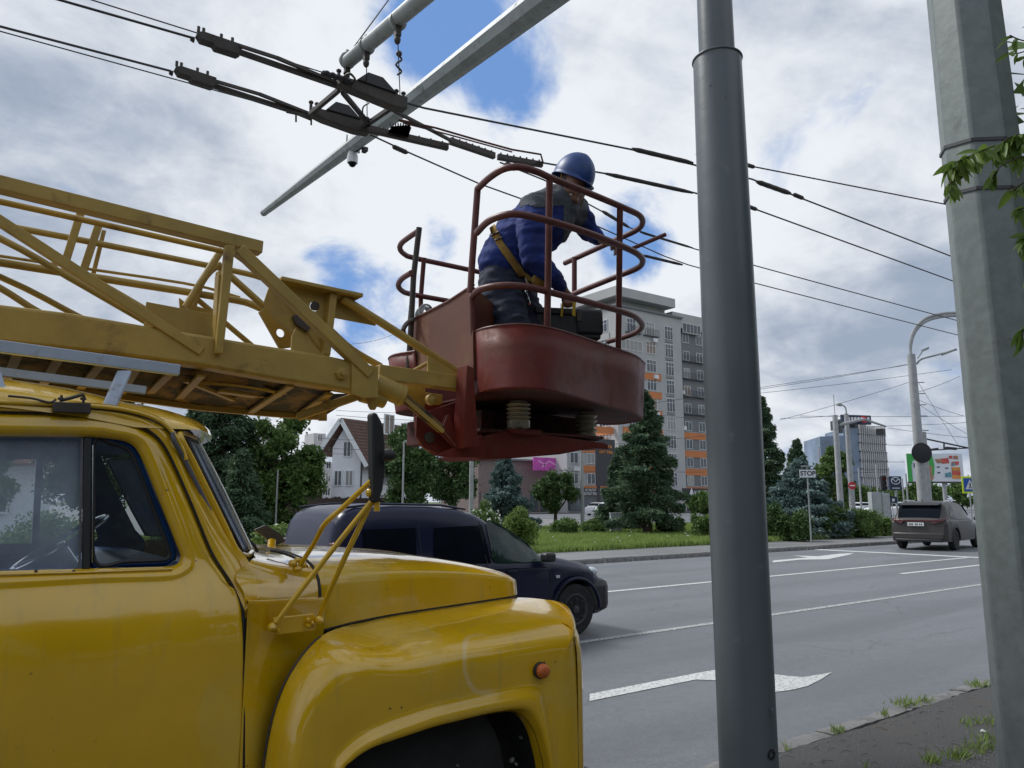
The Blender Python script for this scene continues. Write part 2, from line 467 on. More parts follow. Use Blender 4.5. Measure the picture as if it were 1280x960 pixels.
class MB:
    def __init__(s):
        s.v = []; s.f = []

    def add(s, vs, fs):
        o = len(s.v)
        s.v += [tuple(v) for v in vs]
        s.f += [tuple(i + o for i in f) for f in fs]
        return s

    def box(s, c, d, rz=0.0, R=None):
        c = Vector(c); h = Vector(d) / 2
        R = R or Matrix.Rotation(rz, 3, 'Z')
        vs = [c + R @ Vector((x * h.x, y * h.y, z * h.z)) for x in (-1, 1) for y in (-1, 1) for z in (-1, 1)]
        return s.add(vs, [(0, 1, 3, 2), (4, 6, 7, 5), (0, 4, 5, 1), (2, 3, 7, 6), (0, 2, 6, 4), (1, 5, 7, 3)])

    def beam(s, p, q, wd, ht, up=(0, 0, 1)):
        p = Vector(p); q = Vector(q); d = (q - p).normalized()
        up = Vector(up); side = d.cross(up)
        if side.length < 1e-4: side = d.cross(Vector((0, 1, 0)))
        side.normalize(); u = side.cross(d).normalized()
        vs = []
        for b in (p, q):
            for a, c in ((-1, -1), (1, -1), (1, 1), (-1, 1)):
                vs.append(b + side * a * wd / 2 + u * c * ht / 2)
        return s.add(vs, [(3, 2, 1, 0), (4, 5, 6, 7), (0, 1, 5, 4), (1, 2, 6, 5), (2, 3, 7, 6), (3, 0, 4, 7)])

    def tube(s, pts, r, seg=10, cap=True, closed=False):
        pts = [Vector(p) for p in pts]; n = len(pts)
        rs = r if isinstance(r, (list, tuple)) else [r] * n
        vs = []; fr = None
        for i, p in enumerate(pts):
            if closed:
                d = (pts[(i + 1) % n] - pts[i - 1])
            else:
                d = (pts[min(i + 1, n - 1)] - pts[max(i - 1, 0)])
            d.normalize()
            if fr is None:
                a = Vector((0, 0, 1)) if abs(d.z) < .9 else Vector((1, 0, 0))
                fr = d.cross(a).normalized()
            else:
                fr = (fr - d * fr.dot(d)).normalized()
            b = d.cross(fr)
            for k in range(seg):
                t = 2 * math.pi * k / seg
                vs.append(p + (fr * math.cos(t) + b * math.sin(t)) * rs[i])
        fs = []
        for i in range(n if closed else n - 1):
            j = (i + 1) % n
            for k in range(seg):
                l = (k + 1) % seg
                fs.append((i * seg + k, i * seg + l, j * seg + l, j * seg + k))
        if cap and not closed:
            fs.append(tuple(range(seg - 1, -1, -1))); fs.append(tuple((n - 1) * seg + k for k in range(seg)))
        return s.add(vs, fs)

    def cyl(s, p, q, r, r2=None, seg=16):
        return s.tube([p, q], [r, r if r2 is None else r2], seg)

    def lathe(s, prof, o, axis=(0, 0, 1), seg=20):
        o = Vector(o); ax = Vector(axis).normalized()
        q = Vector((0, 0, 1)).rotation_difference(ax).to_matrix()
        vs = []
        for r, z in prof:
            for k in range(seg):
                t = 2 * math.pi * k / seg
                vs.append(o + q @ Vector((r * math.cos(t), r * math.sin(t), z)))
        fs = []
        for i in range(len(prof) - 1):
            for k in range(seg):
                l = (k + 1) % seg
                fs.append((i * seg + k, i * seg + l, (i + 1) * seg + l, (i + 1) * seg + k))
        fs.append(tuple(range(seg - 1, -1, -1))); fs.append(tuple((len(prof) - 1) * seg + k for k in range(seg)))
        return s.add(vs, fs)

    def prism(s, poly, ext):
        poly = [Vector(p) for p in poly]; e = Vector(ext); n = len(poly)
        vs = poly + [p + e for p in poly]
        fs = [tuple(range(n)), tuple(range(2 * n - 1, n - 1, -1))]
        for i in range(n):
            j = (i + 1) % n
            fs.append((j, i, i + n, j + n))
        return s.add(vs, fs)

    def grid(s, rows, cu=False, cv=False):
        n = len(rows); m = len(rows[0])
        vs = [p for r in rows for p in r]
        fs = []
        for i in range(n if cu else n - 1):
            for j in range(m if cv else m - 1):
                a = i * m + j; b = i * m + (j + 1) % m; c = ((i + 1) % n) * m + (j + 1) % m; d = ((i + 1) % n) * m + j
                fs.append((a, b, c, d))
        return s.add(vs, fs)

    def ell(s, c, r, seg=14, rings=8, R=None):
        c = Vector(c)
        rows = []
        for i in range(rings + 1):
            th = math.pi * i / rings
            row = []
            for k in range(seg):
                ph = 2 * math.pi * k / seg
                v = Vector((r[0] * math.sin(th) * math.cos(ph), r[1] * math.sin(th) * math.sin(ph), r[2] * math.cos(th)))
                if R: v = R @ v
                row.append(c + v)
            rows.append(row)
        return s.grid(rows, cv=True)

    def mesh(s, name, m, smooth=35, fix=True):
        me = bpy.data.meshes.new(name)
        me.from_pydata(s.v, [], s.f)
        me.update()
        if fix:
            bm = bmesh.new(); bm.from_mesh(me)
            bmesh.ops.remove_doubles(bm, verts=bm.verts, dist=1e-5)
            bmesh.ops.recalc_face_normals(bm, faces=bm.faces)
            bm.to_mesh(me); bm.free()
        me.materials.append(m)
        if smooth:
            me.shade_smooth()
            me.set_sharp_from_angle(angle=math.radians(smooth))
        return me

    def build(s, name, m, parent=None, smooth=35, bevel=0.0, kind=None, solid=0.0, label=None, fix=True):
        o = bpy.data.objects.new(name, s.mesh(name, m, smooth, fix))
        C.objects.link(o)
        if parent is not None:
            o.parent = parent
            if parent.type == 'EMPTY' and parent.get('_off'):
                o.location = -Vector(parent['_loc'])
        if bevel:
            b = o.modifiers.new('bevel', 'BEVEL'); b.width = bevel; b.segments = 2; b.limit_method = 'ANGLE'; b.angle_limit = math.radians(40)
        if solid:
            b = o.modifiers.new('thickness', 'SOLIDIFY'); b.thickness = solid; b.offset = 0
        if kind: o['kind'] = kind
        if label: o['label'] = label
        return o


def tag(o, label, cat, group=None):
    o['label'] = label; o['category'] = cat
    if group: o['group'] = group
    return o


def thing(name, loc, label, cat, group=None, rz=0.0, local=False):
    """Empty at a thing's base; with local=False its parts are given in world coordinates"""
    o = bpy.data.objects.new(name, None); C.objects.link(o)
    o.location = loc; o.rotation_euler = (0, 0, rz); o.empty_display_size = .2
    if not local:
        o['_off'] = 1; o['_loc'] = tuple(loc)
    return tag(o, label, cat, group)


def inst(src, name, parent=None, loc=(0, 0, 0), rz=0.0):
    o = bpy.data.objects.new(name, src.data); C.objects.link(o)
    o.location = loc; o.rotation_euler = (0, 0, rz)
    if parent is not None: o.parent = parent
    return o


def copy_tree(o, parent=None):
    c = o.copy(); C.objects.link(c)
    if parent is not None: c.parent = parent
    for ch in list(o.children):
        copy_tree(ch, c)
    return c


def text_mesh(name, body, size, m, parent, mw, ext=.004, align='CENTER', bold=0.0):
    cu = bpy.data.curves.new(name, 'FONT'); cu.body = body; cu.size = size; cu.extrude = ext
    cu.align_x = align; cu.align_y = 'CENTER'; cu.offset = bold
    to = bpy.data.objects.new(name + '_curve', cu); C.objects.link(to)
    me = bpy.data.meshes.new_from_object(to)
    bpy.data.objects.remove(to); bpy.data.curves.remove(cu)
    me.transform(mw)
    me.materials.clear(); me.materials.append(m); me.name = name
    o = bpy.data.objects.new(name, me); C.objects.link(o)
    if parent is not None:
        o.parent = parent
        if parent.type == 'EMPTY' and parent.get('_off'): o.location = -Vector(parent['_loc'])
    return o


def facing(p, normal, roll=0.0):
    """matrix putting a text's XY plane at p, upright, facing along normal"""
    n = Vector(normal).normalized(); up = Vector((0, 0, 1)); x = up.cross(n).normalized(); y = n.cross(x)
    return Matrix.Translation(p) @ Matrix((x, y, n)).transposed().to_4x4()


def struct(name, mb, m, smooth=0):
    o = mb.build(name, m, smooth=smooth); o['kind'] = 'structure'; return o


rnd = random.Random(7)
nrg = np.random.default_rng(11)


def lerp(a, b, t): return a + (b - a) * t


def sstep(x, a, b):
    t = max(0, min(1, (x - a) / (b - a))); return t * t * (3 - 2 * t)

def blob_mesh(name, caps, m, voxel=.012, smooth=6, parent=None):
    """caps: (p, rp, q, rq) tapered limbs; fused into one continuous skin by voxel remeshing"""
    mb = MB()
    for c in caps:
        p, a, q, b = c[:4]
        p = Vector(p); q = Vector(q)
        n = max(2, int((q - p).length / .02))
        if (q - p).length < 1e-4: mb.ell(p, (a, a, a), 20, 12); continue
        mb.tube([p.lerp(q, k / n) for k in range(n + 1)], [lerp(a, b, k / n) for k in range(n + 1)], 20)
        mb.ell(p, (a, a, a), 20, 12); mb.ell(q, (b, b, b), 20, 12)
    me = bpy.data.meshes.new(name + '_raw'); me.from_pydata(mb.v, [], mb.f)
    o = bpy.data.objects.new(name + '_raw', me); C.objects.link(o)
    r = o.modifiers.new('r', 'REMESH'); r.mode = 'VOXEL'; r.voxel_size = voxel
    sm = o.modifiers.new('s', 'SMOOTH'); sm.factor = .6; sm.iterations = smooth
    dg = bpy.context.evaluated_depsgraph_get(); dg.update()
    nm = bpy.data.meshes.new_from_object(o.evaluated_get(dg))
    bpy.data.objects.remove(o)
    nm.name = name; nm.materials.clear(); nm.materials.append(m); nm.shade_smooth()
    ob = bpy.data.objects.new(name, nm); C.objects.link(ob)
    if parent is not None: ob.parent = parent; ob.location = -Vector(parent['_loc'])
    return ob


#@@GROUND
#@@ ------------------------------------------------------------------ ground, road, markings
def sheet(name, pts, z, m, smooth=0):
    mb = MB(); mb.add([(x, y, z) for x, y in pts], [tuple(range(len(pts)))])
    return struct(name, mb, m)


sheet('terrain', [(-900, -900), (1800, -900), (1800, 1800), (-900, 1800)], -.03, M['soil'])
sheet('road', [(-90, 3.3), (500, 3.3), (500, 420), (-90, 420)], 0.0, M['road'])
# near pavement with an uneven, broken edge
edge = []
for i in range(170):
    x = -4 + i * .1
    edge.append((x, 3.165 + .012 * math.sin(x * 3.1) + rnd.uniform(-.012, .012)))
mb = MB()
mb.add([(-30, -40, .05)] + [(-30, 3.12, .05)] + [(x, y, .05) for x, y in edge] + [(60, 3.1, .05), (60, -40, .05)], [tuple(range(len(edge) + 4))])
struct('pavement', mb, M['pave'])
mb = MB(); mb.grid([[V(-30, 3.12, .05), V(-30, 3.3, -.02)]] + [[V(x, y, .05), V(x, y + .03, -.02)] for x, y in edge] + [[V(60, 3.1, .05), V(60, 3.2, -.02)]])
struct('pavement_edge', mb, M['pave'])
kr = bpy.data.objects.new('kerb', None); C.objects.link(kr); kr['kind'] = 'structure'
for i in range(16):
    x0 = -2 + i * 1.02
    mb = MB(); rows = []
    n = 14
    o_ = rnd.uniform(-.004, .004); tz = rnd.uniform(.004, .012)
    for k in range(n + 1):
        x = x0 + k / n
        j = rnd.uniform(-.012, .008); jj = rnd.uniform(-.006, .006)
        broken = .018 if rnd.random() < .2 else 0
        rows.append([V(x, 3.20 + o_ + jj + broken, -.02), V(x, 3.20 + o_ + jj + broken, .034 + tz + rnd.uniform(-.006, .003)), V(x, 3.27, .036 + tz + rnd.uniform(-.006, .005)),
                     V(x, 3.335 + o_ + j, .028 + tz + rnd.uniform(-.008, .003)), V(x, 3.345 + o_ + j, -.02)])
    mb.grid(rows); mb.add(rows[0], [(0, 1, 2, 3, 4)]); mb.add(rows[-1], [(4, 3, 2, 1, 0)])
    mb.build('kerb_stone', M['kerb'], kr, smooth=25)
# far kerb: one stone mesh shared
mb = MB(); mb.add([], [])
prof = [(-.07, -.02), (-.07, .09), (-.05, .125), (.07, .13), (.07, -.02)]
mb.grid([[V(x, a, b) for a, b in prof] for x in (-.49, 0, .49)]); mb.add([V(-.49, a, b) for a, b in prof], [tuple(range(5))]); mb.add([V(.49, a, b) for a, b in prof], [tuple(range(4, -1, -1))])
fk = mb.build('kerb_stone', M['kerb'], kr, smooth=25)
path = cr([(-30, 15.67, 0), (0, 15.67, 0), (28, 15.67, 0), (33, 15.9, 0), (38, 18.0, 0), (42, 22, 0), (44, 30, 0), (44, 60, 0)], 200)
acc = 0; last = path[0]; nst = 0
for a in path[1:]:
    acc += (a - last).length
    if acc >= 1.0 and a.x > 5:
        d = (a - last).normalized()
        if nst == 0: o = fk
        else: o = inst(fk, 'kerb_stone', kr)
        o.location = (a.x, a.y, rnd.uniform(-.006, .006)); o.rotation_euler = (0, 0, math.atan2(d.y, d.x) + rnd.uniform(-.008, .008))
        nst += 1; acc = 0
        if nst > 75: break
    elif acc >= 1.0: acc = 0
    last = a
sheet('far_pavement', [(-90, 15.73), (28, 15.73), (33, 15.97), (38, 18.08), (41.9, 22.1), (43.9, 30), (43.9, 80), (70, 82), (200, 60), (200, 300), (-90, 300)], .11, M['farpave'])
sheet('lawn', [(-60, 18.4), (36, 18.4), (39, 20.5), (41, 24), (41.5, 36), (30, 37), (20, 34.5), (-60, 36)], .145, M['soil'])


def mark(name, polys, m=None, z=.005):
    mb = MB()
    for P in polys: mb.add([(p[0], p[1], z) for p in P], [tuple(range(len(P)))])
    o = mb.build(name, m or M['marking'], smooth=0); o['kind'] = 'structure'; return o


def rect(x0, x1, y, wd): return [(x0, y - wd / 2), (x1, y - wd / 2), (x1, y + wd / 2), (x0, y + wd / 2)]


mark('road_line', [rect(-60, 90, 7.07, .12)], M['marking_worn'])
mark('road_line', [rect(-60, 24.6, 10.62, .13)])
mark('road_line', [rect(17.9, 24.5, 9.2, .14)])
mark('road_stop_line', [[(24.3, 15.5), (24.75, 15.5), (25.1, 10.4), (24.7, 10.4)]])
g = lambda *pts: [oz(a, b, 0).xy for a, b in pts]
mark('road_arrow', [g((737, 877), (737, 868), (870, 842), (893, 838), (931, 839), (966, 843), (985, 845.5), (1004, 847), (1022, 844), (1040, 841), (1026, 850), (1010, 858), (990, 863), (966, 866), (925, 862), (895, 851), (870, 850))])
mark('road_arrow', [g((966, 700.8), (1010, 697), (990, 694.5), (1022, 695.5), (1050, 692.2), (1068, 691.5), (1060, 694), (1034, 699.3), (1000, 699.8), (966, 703.2))])
mark('road_line', [rect(34, 80, 13.4, .14), rect(30, 80, 10.3, .14)])

# ------------------------------------------------------------------ grass blades on the lawn and weeds (uncountable)
def blades(name, pts, h, wdt, m, lean=.5, parent=None):
    """pts Nx3 array -> one triangle blade each"""
    n = len(pts)
    a = nrg.uniform(0, 2 * math.pi, n); hh = h * nrg.uniform(.45, 1.2, n)
    d = np.stack([np.cos(a), np.sin(a)], 1)
    l = nrg.uniform(0, lean, n)[:, None] * hh[:, None]
    la = nrg.uniform(0, 2 * math.pi, n)
    v = np.zeros((n, 3, 3))
    v[:, 0, :] = pts; v[:, 1, :] = pts; v[:, 2, :] = pts
    v[:, 0, :2] += d * wdt; v[:, 1, :2] -= d * wdt
    v[:, 2, 2] += hh; v[:, 2, :2] += np.stack([np.cos(la), np.sin(la)], 1) * l
    return tri_mesh(name, v, m, parent)


def tri_mesh(name, v, m, parent=None):
    n = len(v)
    me = bpy.data.meshes.new(name)
    me.vertices.add(n * 3); me.loops.add(n * 3); me.polygons.add(n)
    me.vertices.foreach_set('co', v.reshape(-1).astype(np.float32))
    me.loops.foreach_set('vertex_index', np.arange(n * 3, dtype=np.int32))
    me.polygons.foreach_set('loop_start', np.arange(0, n * 3, 3, dtype=np.int32))
    me.polygons.foreach_set('loop_total', np.full(n, 3, dtype=np.int32))
    me.update(); me.validate()
    me.materials.append(m)
    o = bpy.data.objects.new(name, me); C.objects.link(o)
    if parent is not None:
        o.parent = parent
        if parent.get('_off'): o.location = -Vector(parent['_loc'])
    return o


N = 150000
gx = nrg.uniform(6, 41, N); gy = 18.4 + (nrg.uniform(0, 1, N) ** 1.5) * 17.5
keep = ~((gx > 36) & (gy < 18.4 + (gx - 36) * 1.1))
gx, gy = gx[keep], gy[keep]
tn = np.sin(gx * 1.7 + gy) * np.cos(gy * 2.3 - gx * .6)
o = blades('grass', np.stack([gx, gy, np.full(len(gx), .14)], 1), .16, .022, M['grass'], .7)
tag(o, 'short green lawn grass behind the far pavement', 'grass'); o['kind'] = 'stuff'
o.data.transform(Matrix.Identity(4))
N = 5000
gx = nrg.uniform(6, 41, N); gy = 18.25 + nrg.uniform(0, .3, N)
o = blades('grass', np.stack([gx, gy, np.full(len(gx), .12)], 1), .24, .02, M['grass'], .7)
tag(o, 'ragged taller grass edge along the far pavement', 'grass'); o['kind'] = 'stuff'
# daisies
mb = MB()
for i in range(60):
    x, y = rnd.uniform(14, 38), rnd.uniform(19, 30)
    mb.box((x, y, .32), (.04, .04, .03), rnd.random())
o = mb.build('daisies', M['flower'], smooth=0); tag(o, 'scattered small white daisies in the lawn', 'flowers'); o['kind'] = 'stuff'
# weeds at the near kerb
pp = []
for (px, py, n, sp) in [(1133, 880, 150, .13), (1158, 876, 60, .08), (1222, 856, 140, .12), (1212, 905, 50, .1), (1165, 952, 130, .07), (1198, 946, 170, .1), (1222, 936, 160, .12), (1234, 925, 90, .1),
                        (1047, 914, 60, .06), (1104, 893, 30, .05), (985, 938, 20, .05), (1085, 960, 12, .05), (1240, 905, 120, .15)]:
    c = oz(px, py, .05)
    for k in range(n):
        a = rnd.gauss(0, sp * .55); b = rnd.gauss(0, sp * .35)
        pp.append((c.x + a, c.y + b, .045))
o = blades('weeds', np.array(pp)[::2], .065, .0055, M['grass'], 1.3)
tag(o, 'green weeds growing in the cracks along the near kerb', 'weeds'); o['kind'] = 'stuff'
# small litter and dry twigs on the pavement
mb = MB()
for i in range(70):
    c = oz(rnd.uniform(980, 1230), rnd.uniform(870, 958), .055)
    a = rnd.random() * 3.14; l = rnd.uniform(.01, .05)
    if c.y > 3.1: continue
    mb.tube([c, c + V(math.cos(a) * l, math.sin(a) * l, .004), c + V(math.cos(a + .3) * l * 2, math.sin(a + .3) * l * 2, 0)], .0013, 4)
o = mb.build('twigs', M['bark'], smooth=0); tag(o, 'dry twigs scattered on the near pavement', 'twigs'); o['kind'] = 'stuff'
mb = MB()
for i in range(420):
    px, py = (rnd.gauss(1205, 30), rnd.gauss(950, 14)) if i % 2 else (lambda u: (lerp(975, 1235, u) + rnd.gauss(0, 8), lerp(940, 856, u) + rnd.gauss(2, 5)))(rnd.random())
    if px > 1262 or py < 700: continue
    q = oz(px, py, .052)
    if q.y > 3.13: continue
    r_ = rnd.uniform(.003, .009); mb.ell(q, (r_, r_ * rnd.uniform(.6, 1), r_ * .6), 5, 3)
o = mb.build('gravel', M['kerb'], smooth=0); tag(o, 'loose grit and small stones on the near pavement', 'gravel'); o['kind'] = 'stuff'
c = oz(1229, 914, .06)
mb = MB(); mb.ell(c, (.014, .02, .008)); mb.ell(c + V(.012, .01, .004), (.01, .008, .006))
tag(mb.build('paper_scrap', M['white']), 'small crumpled white scrap lying in weeds by the galvanised pole', 'litter')

# ------------------------------------------------------------------ poles beside the kerb
def ring_profile(n, r, ph=0):
    return [(r * math.cos(2 * math.pi * k / n + ph), r * math.sin(2 * math.pi * k / n + ph)) for k in range(n)]


# blue-grey tubular pole close to the camera
D1 = 3.42
def pole_from_px(rows, D0, seg, base_xy, ph=0.0):
    pass
b1 = od(936, 960, D1); base1 = V(b1.x, b1.y, .05)
pr = thing('tram_pole', base1, 'blue-grey painted tubular steel pole standing between truck and galvanised pole', 'pole')
def width_at(py, wpx):
    # metres for a pixel width on the pole's axis at that image row
    r = ray(935, py); t = math.hypot(base1.x, base1.y) / math.hypot(r.x, r.y)
    dep = (r * t).dot(_F); z = CAM.z + r.z * t
    return z, wpx * dep / FPX / 2
z0, r0 = width_at(950, 72); z1, r1 = width_at(480, 68.5); z2, r2 = width_at(66, 59.5); z3, r3 = width_at(0, 44)
mb = MB()
mb.lathe([(r0 * 1.01, 0), (r0, z0 - .05), (r1, z1 - .05), (r2, z2 - .07), (r2 * .985, z2 - .055), (r3 * 1.10, z2 - .045)], base1, seg=40)
mb.build('pole_tube', M['pole_dark'], pr)
mb = MB(); mb.lathe([(r3 * 1.0, z2 - .08), (r3 * .98, z3), (r3 * .82, 7.6), (r3 * .80, 7.62), (.02, 7.66)], base1, seg=36)
mb.build('upper_tube', M['pole_dark'], pr)
mb = MB()  # rolled collar at the joint
mb.tube([base1 + V(math.cos(a) * r2 * 1.0, math.sin(a) * r2 * 1.0, z2 - .065) for a in [2 * math.pi * k / 40 for k in range(40)]], .006, 8, closed=True)
mb.build('collar', M['pole_dark'], pr)
def onp(px, py, rr):
    r = ray(px, py); d = Vector((r.x, r.y)); o = Vector((base1.x, base1.y))
    t = o.dot(d) / d.dot(d); c = d * t - o
    k = max(0, rr * rr - c.length_squared); t -= math.sqrt(k) / d.length
    return CAM + r * t
h = onp(964, 943, r0); n = V(h.x - base1.x, h.y - base1.y, 0).normalized()
mb = MB(); mb.lathe([(.020, -.004), (.021, .004), (.014, .006), (.013, -.002)], h, n, 16); mb.build('cable_hole', M['rubber'], pr)
h = onp(962, 886, r0); n = V(h.x - base1.x, h.y - base1.y, 0).normalized()
mb = MB(); mb.tube(cr([h - n * .01, h + n * .012, h + n * .014 + V(0, 0, -.012), h + n * .012 + V(.004, 0, -.03)], 4), .0035, 8); mb.build('hook', M['pole_dark'], pr)
mb = MB()
for k in range(10):
    yy = rnd.uniform(80, 700); h = onp(rnd.uniform(885, 925), yy, lerp(r2, r0, (yy - 60) / 900)); mb.ell(h, (.004, .004, .006), 8, 5)
mb.build('paint_drips', M['pole_dark'], pr).__setitem__('kind', 'stuff')

# big octagonal galvanised pole
base2 = V(4.42, 1.61, .05)
pr2 = thing('galvanised_pole', base2, 'thick octagonal galvanised steel pole with leaves across it', 'pole')
def oct_rows(z0, r0, z1, r1, ph, n=8, nz=8):
    rows = []
    for i in range(nz + 1):
        t = i / nz
        rows.append([base2 + V(x, y, 0) + TILT * lerp(z0, z1, t) for x, y in ring_profile(n, lerp(r0, r1, t), ph)])
    return rows
PH2 = math.radians(11)
TILT = V(0, 0, 1) - _R * .014
mb = MB(); rows = oct_rows(0, .228, 9.0, .132, PH2); mb.grid(rows, cv=True); mb.add(rows[-1], [tuple(range(8))])
o = mb.build('pole_shaft', M['galv'], pr2, smooth=20, bevel=.012)
mb = MB(); mb.box(base2 + V(0, 0, .012), (.72, .72, .028)); mb.build('base_plate', M['galv'], pr2, bevel=.004)
for k in range(8):
    a = PH2 + math.pi / 8 + k * math.pi / 4 if False else math.radians(45 * k)
    d = V(math.cos(a), math.sin(a), 0); s_ = V(-d.y, d.x, 0) * .006
    p0 = base2 + d * .215 + V(0, 0, .026)
    mb = MB(); mb.prism([p0 - s_, p0 + d * .12 - s_, p0 + d * .12 + V(0, 0, .03) - s_, p0 + d * .005 + V(0, 0, .26) - s_, p0 + V(0, 0, .26) - s_], s_ * 2)
    mb.build('gusset_plate', M['galv'], pr2, bevel=.002)
for zz_, tl in ((3.50, .10), (3.23, .12)):
    mb = MB(); rr = lerp(.228, .132, (zz_ - .05) / 9) + .004
    pts = [base2 - _R * .014 * zz_ + V(math.cos(a) * rr, math.sin(a) * rr, zz_ + .03 * math.sin(a * 1 + tl)) for a in [PH2 + 2 * math.pi * k / 8 for k in range(8)]]
    for i in range(8):
        mb.beam(pts[i], pts[(i + 1) % 8], .006, .018)
    mb.build('steel_strap', M['wheel'], pr2)
# mast arm over the road carried by the galvanised pole
def arm_thing(x, a_px, b_px, ra, rb, near_y, seg, label, tilt):
    p = ox(*a_px, x); q = ox(*b_px, x)
    d = (q - p).normalized()
    k = (near_y - p.y) / d.y
    s0 = p + d * k
    return p, q, s0, d
p, q, s0, d = arm_thing(base2.x, (330, 266), (690, -2), 0, 0, base2.y + .12, 8, '', 0)
s0 = s0 - _R * .09
t0 = thing('mast_arm', s0, 'long tapered grey mast arm reaching over the road with dome camera near its tip', 'mast arm')
mb = MB(); L = (p - s0).length
mb.tube([s0, lerp(s0, p, .5), p], [.18, .125, .062], 8); mb.build('arm_tube', M['arm'], t0, smooth=20)
mb = MB(); mb.tube([p - d * .0, p - d * .03], [.066, .064], 8); mb.build('end_cap', M['arm'], t0, smooth=20)
mb = MB(); mb.box(s0 + V(0, .03, 0), (.42, .05, .5)); mb.build('mounting_flange', M['galv'], t0, bevel=.005)
c0 = ox(441, 188, base2.x)
dc = thing('dome_camera', c0, 'white dome camera hanging under the long mast arm', 'camera')
mb = MB(); mb.cyl(c0 + V(0, 0, .02), c0 + V(0, 0, -.08), .06, .075, 20); mb.lathe([(.078, -.20), (.082, -.10), (.06, -.07)], c0, seg=20); mb.build('housing', M['white'], dc)
mb = MB(); mb.ell(c0 + V(0, 0, -.20), (.06, .06, .065)); mb.build('dome', M['glass_dark'], dc)
mb = MB(); mb.tube([c0 + V(.02, -.05, -.04), c0 + V(.06, -.22, -.02), c0 + V(.07, -.26, -.06)], .014, 8); mb.box(c0 + V(.07, -.27, -.08), (.06, .1, .06)); mb.build('side_bracket', M['black_plastic'], dc)
mb = MB()
for dx in (-.10, .10): mb.beam(c0 + V(dx, 0, .22), c0 + V(dx, 0, -.0), .02, .01)
mb.beam(c0 + V(-.11, 0, 0.0), c0 + V(.11, 0, 0.0), .03, .03); mb.build('clamp', M['arm'], dc)
p, q, s0, d = arm_thing(base1.x, (434, 78), (525, 0), 0, 0, base1.y + .08, 12, '', 0)
t1 = thing('mast_arm', s0, 'shorter round grey mast arm at top with wire clamps and hanging wires', 'mast arm')
mb = MB(); mb.tube([s0, p], [.085, .068], 16); mb.build('arm_tube', M['arm'], t1)
for a in ((434, 76), (458, 58), (497, 27)):
    c = ox(*a, base1.x); mb = MB(); mb.cyl(c - d * .018, c + d * .018, .082, seg=20); mb.box(c + V(0, 0, .09), (.03, .03, .05)); mb.build('clamp_band', M['arm'], t1)
arm1_pts = {k: ox(*k, base1.x) for k in ((434, 76), (458, 58), (497, 27))}
for a in ((434, 84), (458, 68), (497, 38)):
    c = ox(*a, base1.x); mb = MB(); mb.box(c, (.05, .05, .12)); mb.ell(c + V(0, 0, -.09), (.03, .03, .045)); mb.build('wire_clamp', M['dkmetal'], t1)
#@@WIRES
# ------------------------------------------------------------------ overhead trolley wires
ZW = 5.75
wi = 0
def wire(name, pts, r, label, group=None, cat='wire', zs=None, m=None, sag=0.0):
    P = []
    for i, p in enumerate(pts):
        z = zs[i] if zs else ZW
        P.append(oz(p[0], p[1], z) if len(p) == 2 else Vector(p))
    if sag:
        Q = []
        for i in range(len(P) - 1):
            for k in range(12):
                u = k / 12; Q.append(P[i].lerp(P[i + 1], u) - V(0, 0, sag * 4 * u * (1 - u)))
        Q.append(P[-1]); P = Q
    mb = MB(); mb.tube(P, r, 6)
    o = mb.build(name, m or M['wire'], smooth=60)
    tag(o, label, cat, group); return o, P


RW = .011
o, _ = wire('trolley_wire', [(-260, -96), (75, 0), (243, 48)], RW, 'upper thick contact wire running in from the top left corner', 'trolley contact wires')
o, _ = wire('trolley_wire', [(-260, -52), (0, 33), (214, 89)], RW, 'lower thick contact wire running in from the left edge', 'trolley contact wires')
o, _ = wire('suspension_wire', [(-260, -128), (115, 0), (405, 91)], .006, 'thin upper wire ending at the clasp beside the switch', 'thin carrying wires', zs=[ZW + .1] * 3)
o, _ = wire('suspension_wire', [(-260, -34), (0, 39), (360, 138)], .006, 'thin wire just below the lower contact wire on the left', 'thin carrying wires', zs=[ZW - .1] * 3)


def wire_sleeved(pts, sleeves, r, label):
    Z = ZW
    P = [oz(a, b, Z) for a, b in pts]
    rt = thing('trolley_wire', P[0], label, 'wire', 'trolley contact wires')
    mb = MB(); mb.tube(P, r, 6); mb.build('wire_strand', M['wire'], rt, smooth=60)
    for (a, b, sr) in sleeves:
        A = oz(*a, Z); B = oz(*b, Z)
        mb = MB(); L_ = (B - A)
        n = 9
        mb.tube([A + L_ * (k / n) for k in range(n + 1)], [sr * (.55 if k in (0, n) else (1.0 if k % 2 else .93)) for k in range(n + 1)], 8)
        mb.build('sleeve', M['sleeve'], rt, smooth=50)
    return rt


wire_sleeved([(505, 128), (530, 135), (790, 187), (940, 224), (1183, 318), (1330, 376)], [((790, 186), (866, 204), .030), ((946, 227), (988, 242), .034), ((992, 243), (1004, 248), .03)], RW,
             'highest contact wire crossing behind the helmet toward the octagonal pole')
wire_sleeved([(870, 193), (930, 206), (1175, 254), (1330, 285)], [((930, 205), (943, 209), .026)], RW * .8, 'topmost thin wire right of the blue-grey pole')
wire_sleeved([(670, 202), (757, 217), (868, 241), (940, 260), (1185, 349), (1330, 402)], [((757, 217), (866, 241), .028), ((930, 256), (946, 262), .03)], RW,
             'wire with a long sleeve left of the blue-grey pole at helmet level')
wire_sleeved([(462, 168), (505, 188), (600, 230), (745, 282), (830, 320), (860, 331), (940, 353), (1190, 417), (1330, 450)], [((491, 183), (509, 191), .03), ((803, 319), (853, 331), .027)], RW * .9,
             'lowest contact wire passing behind the worker and the basket rails')
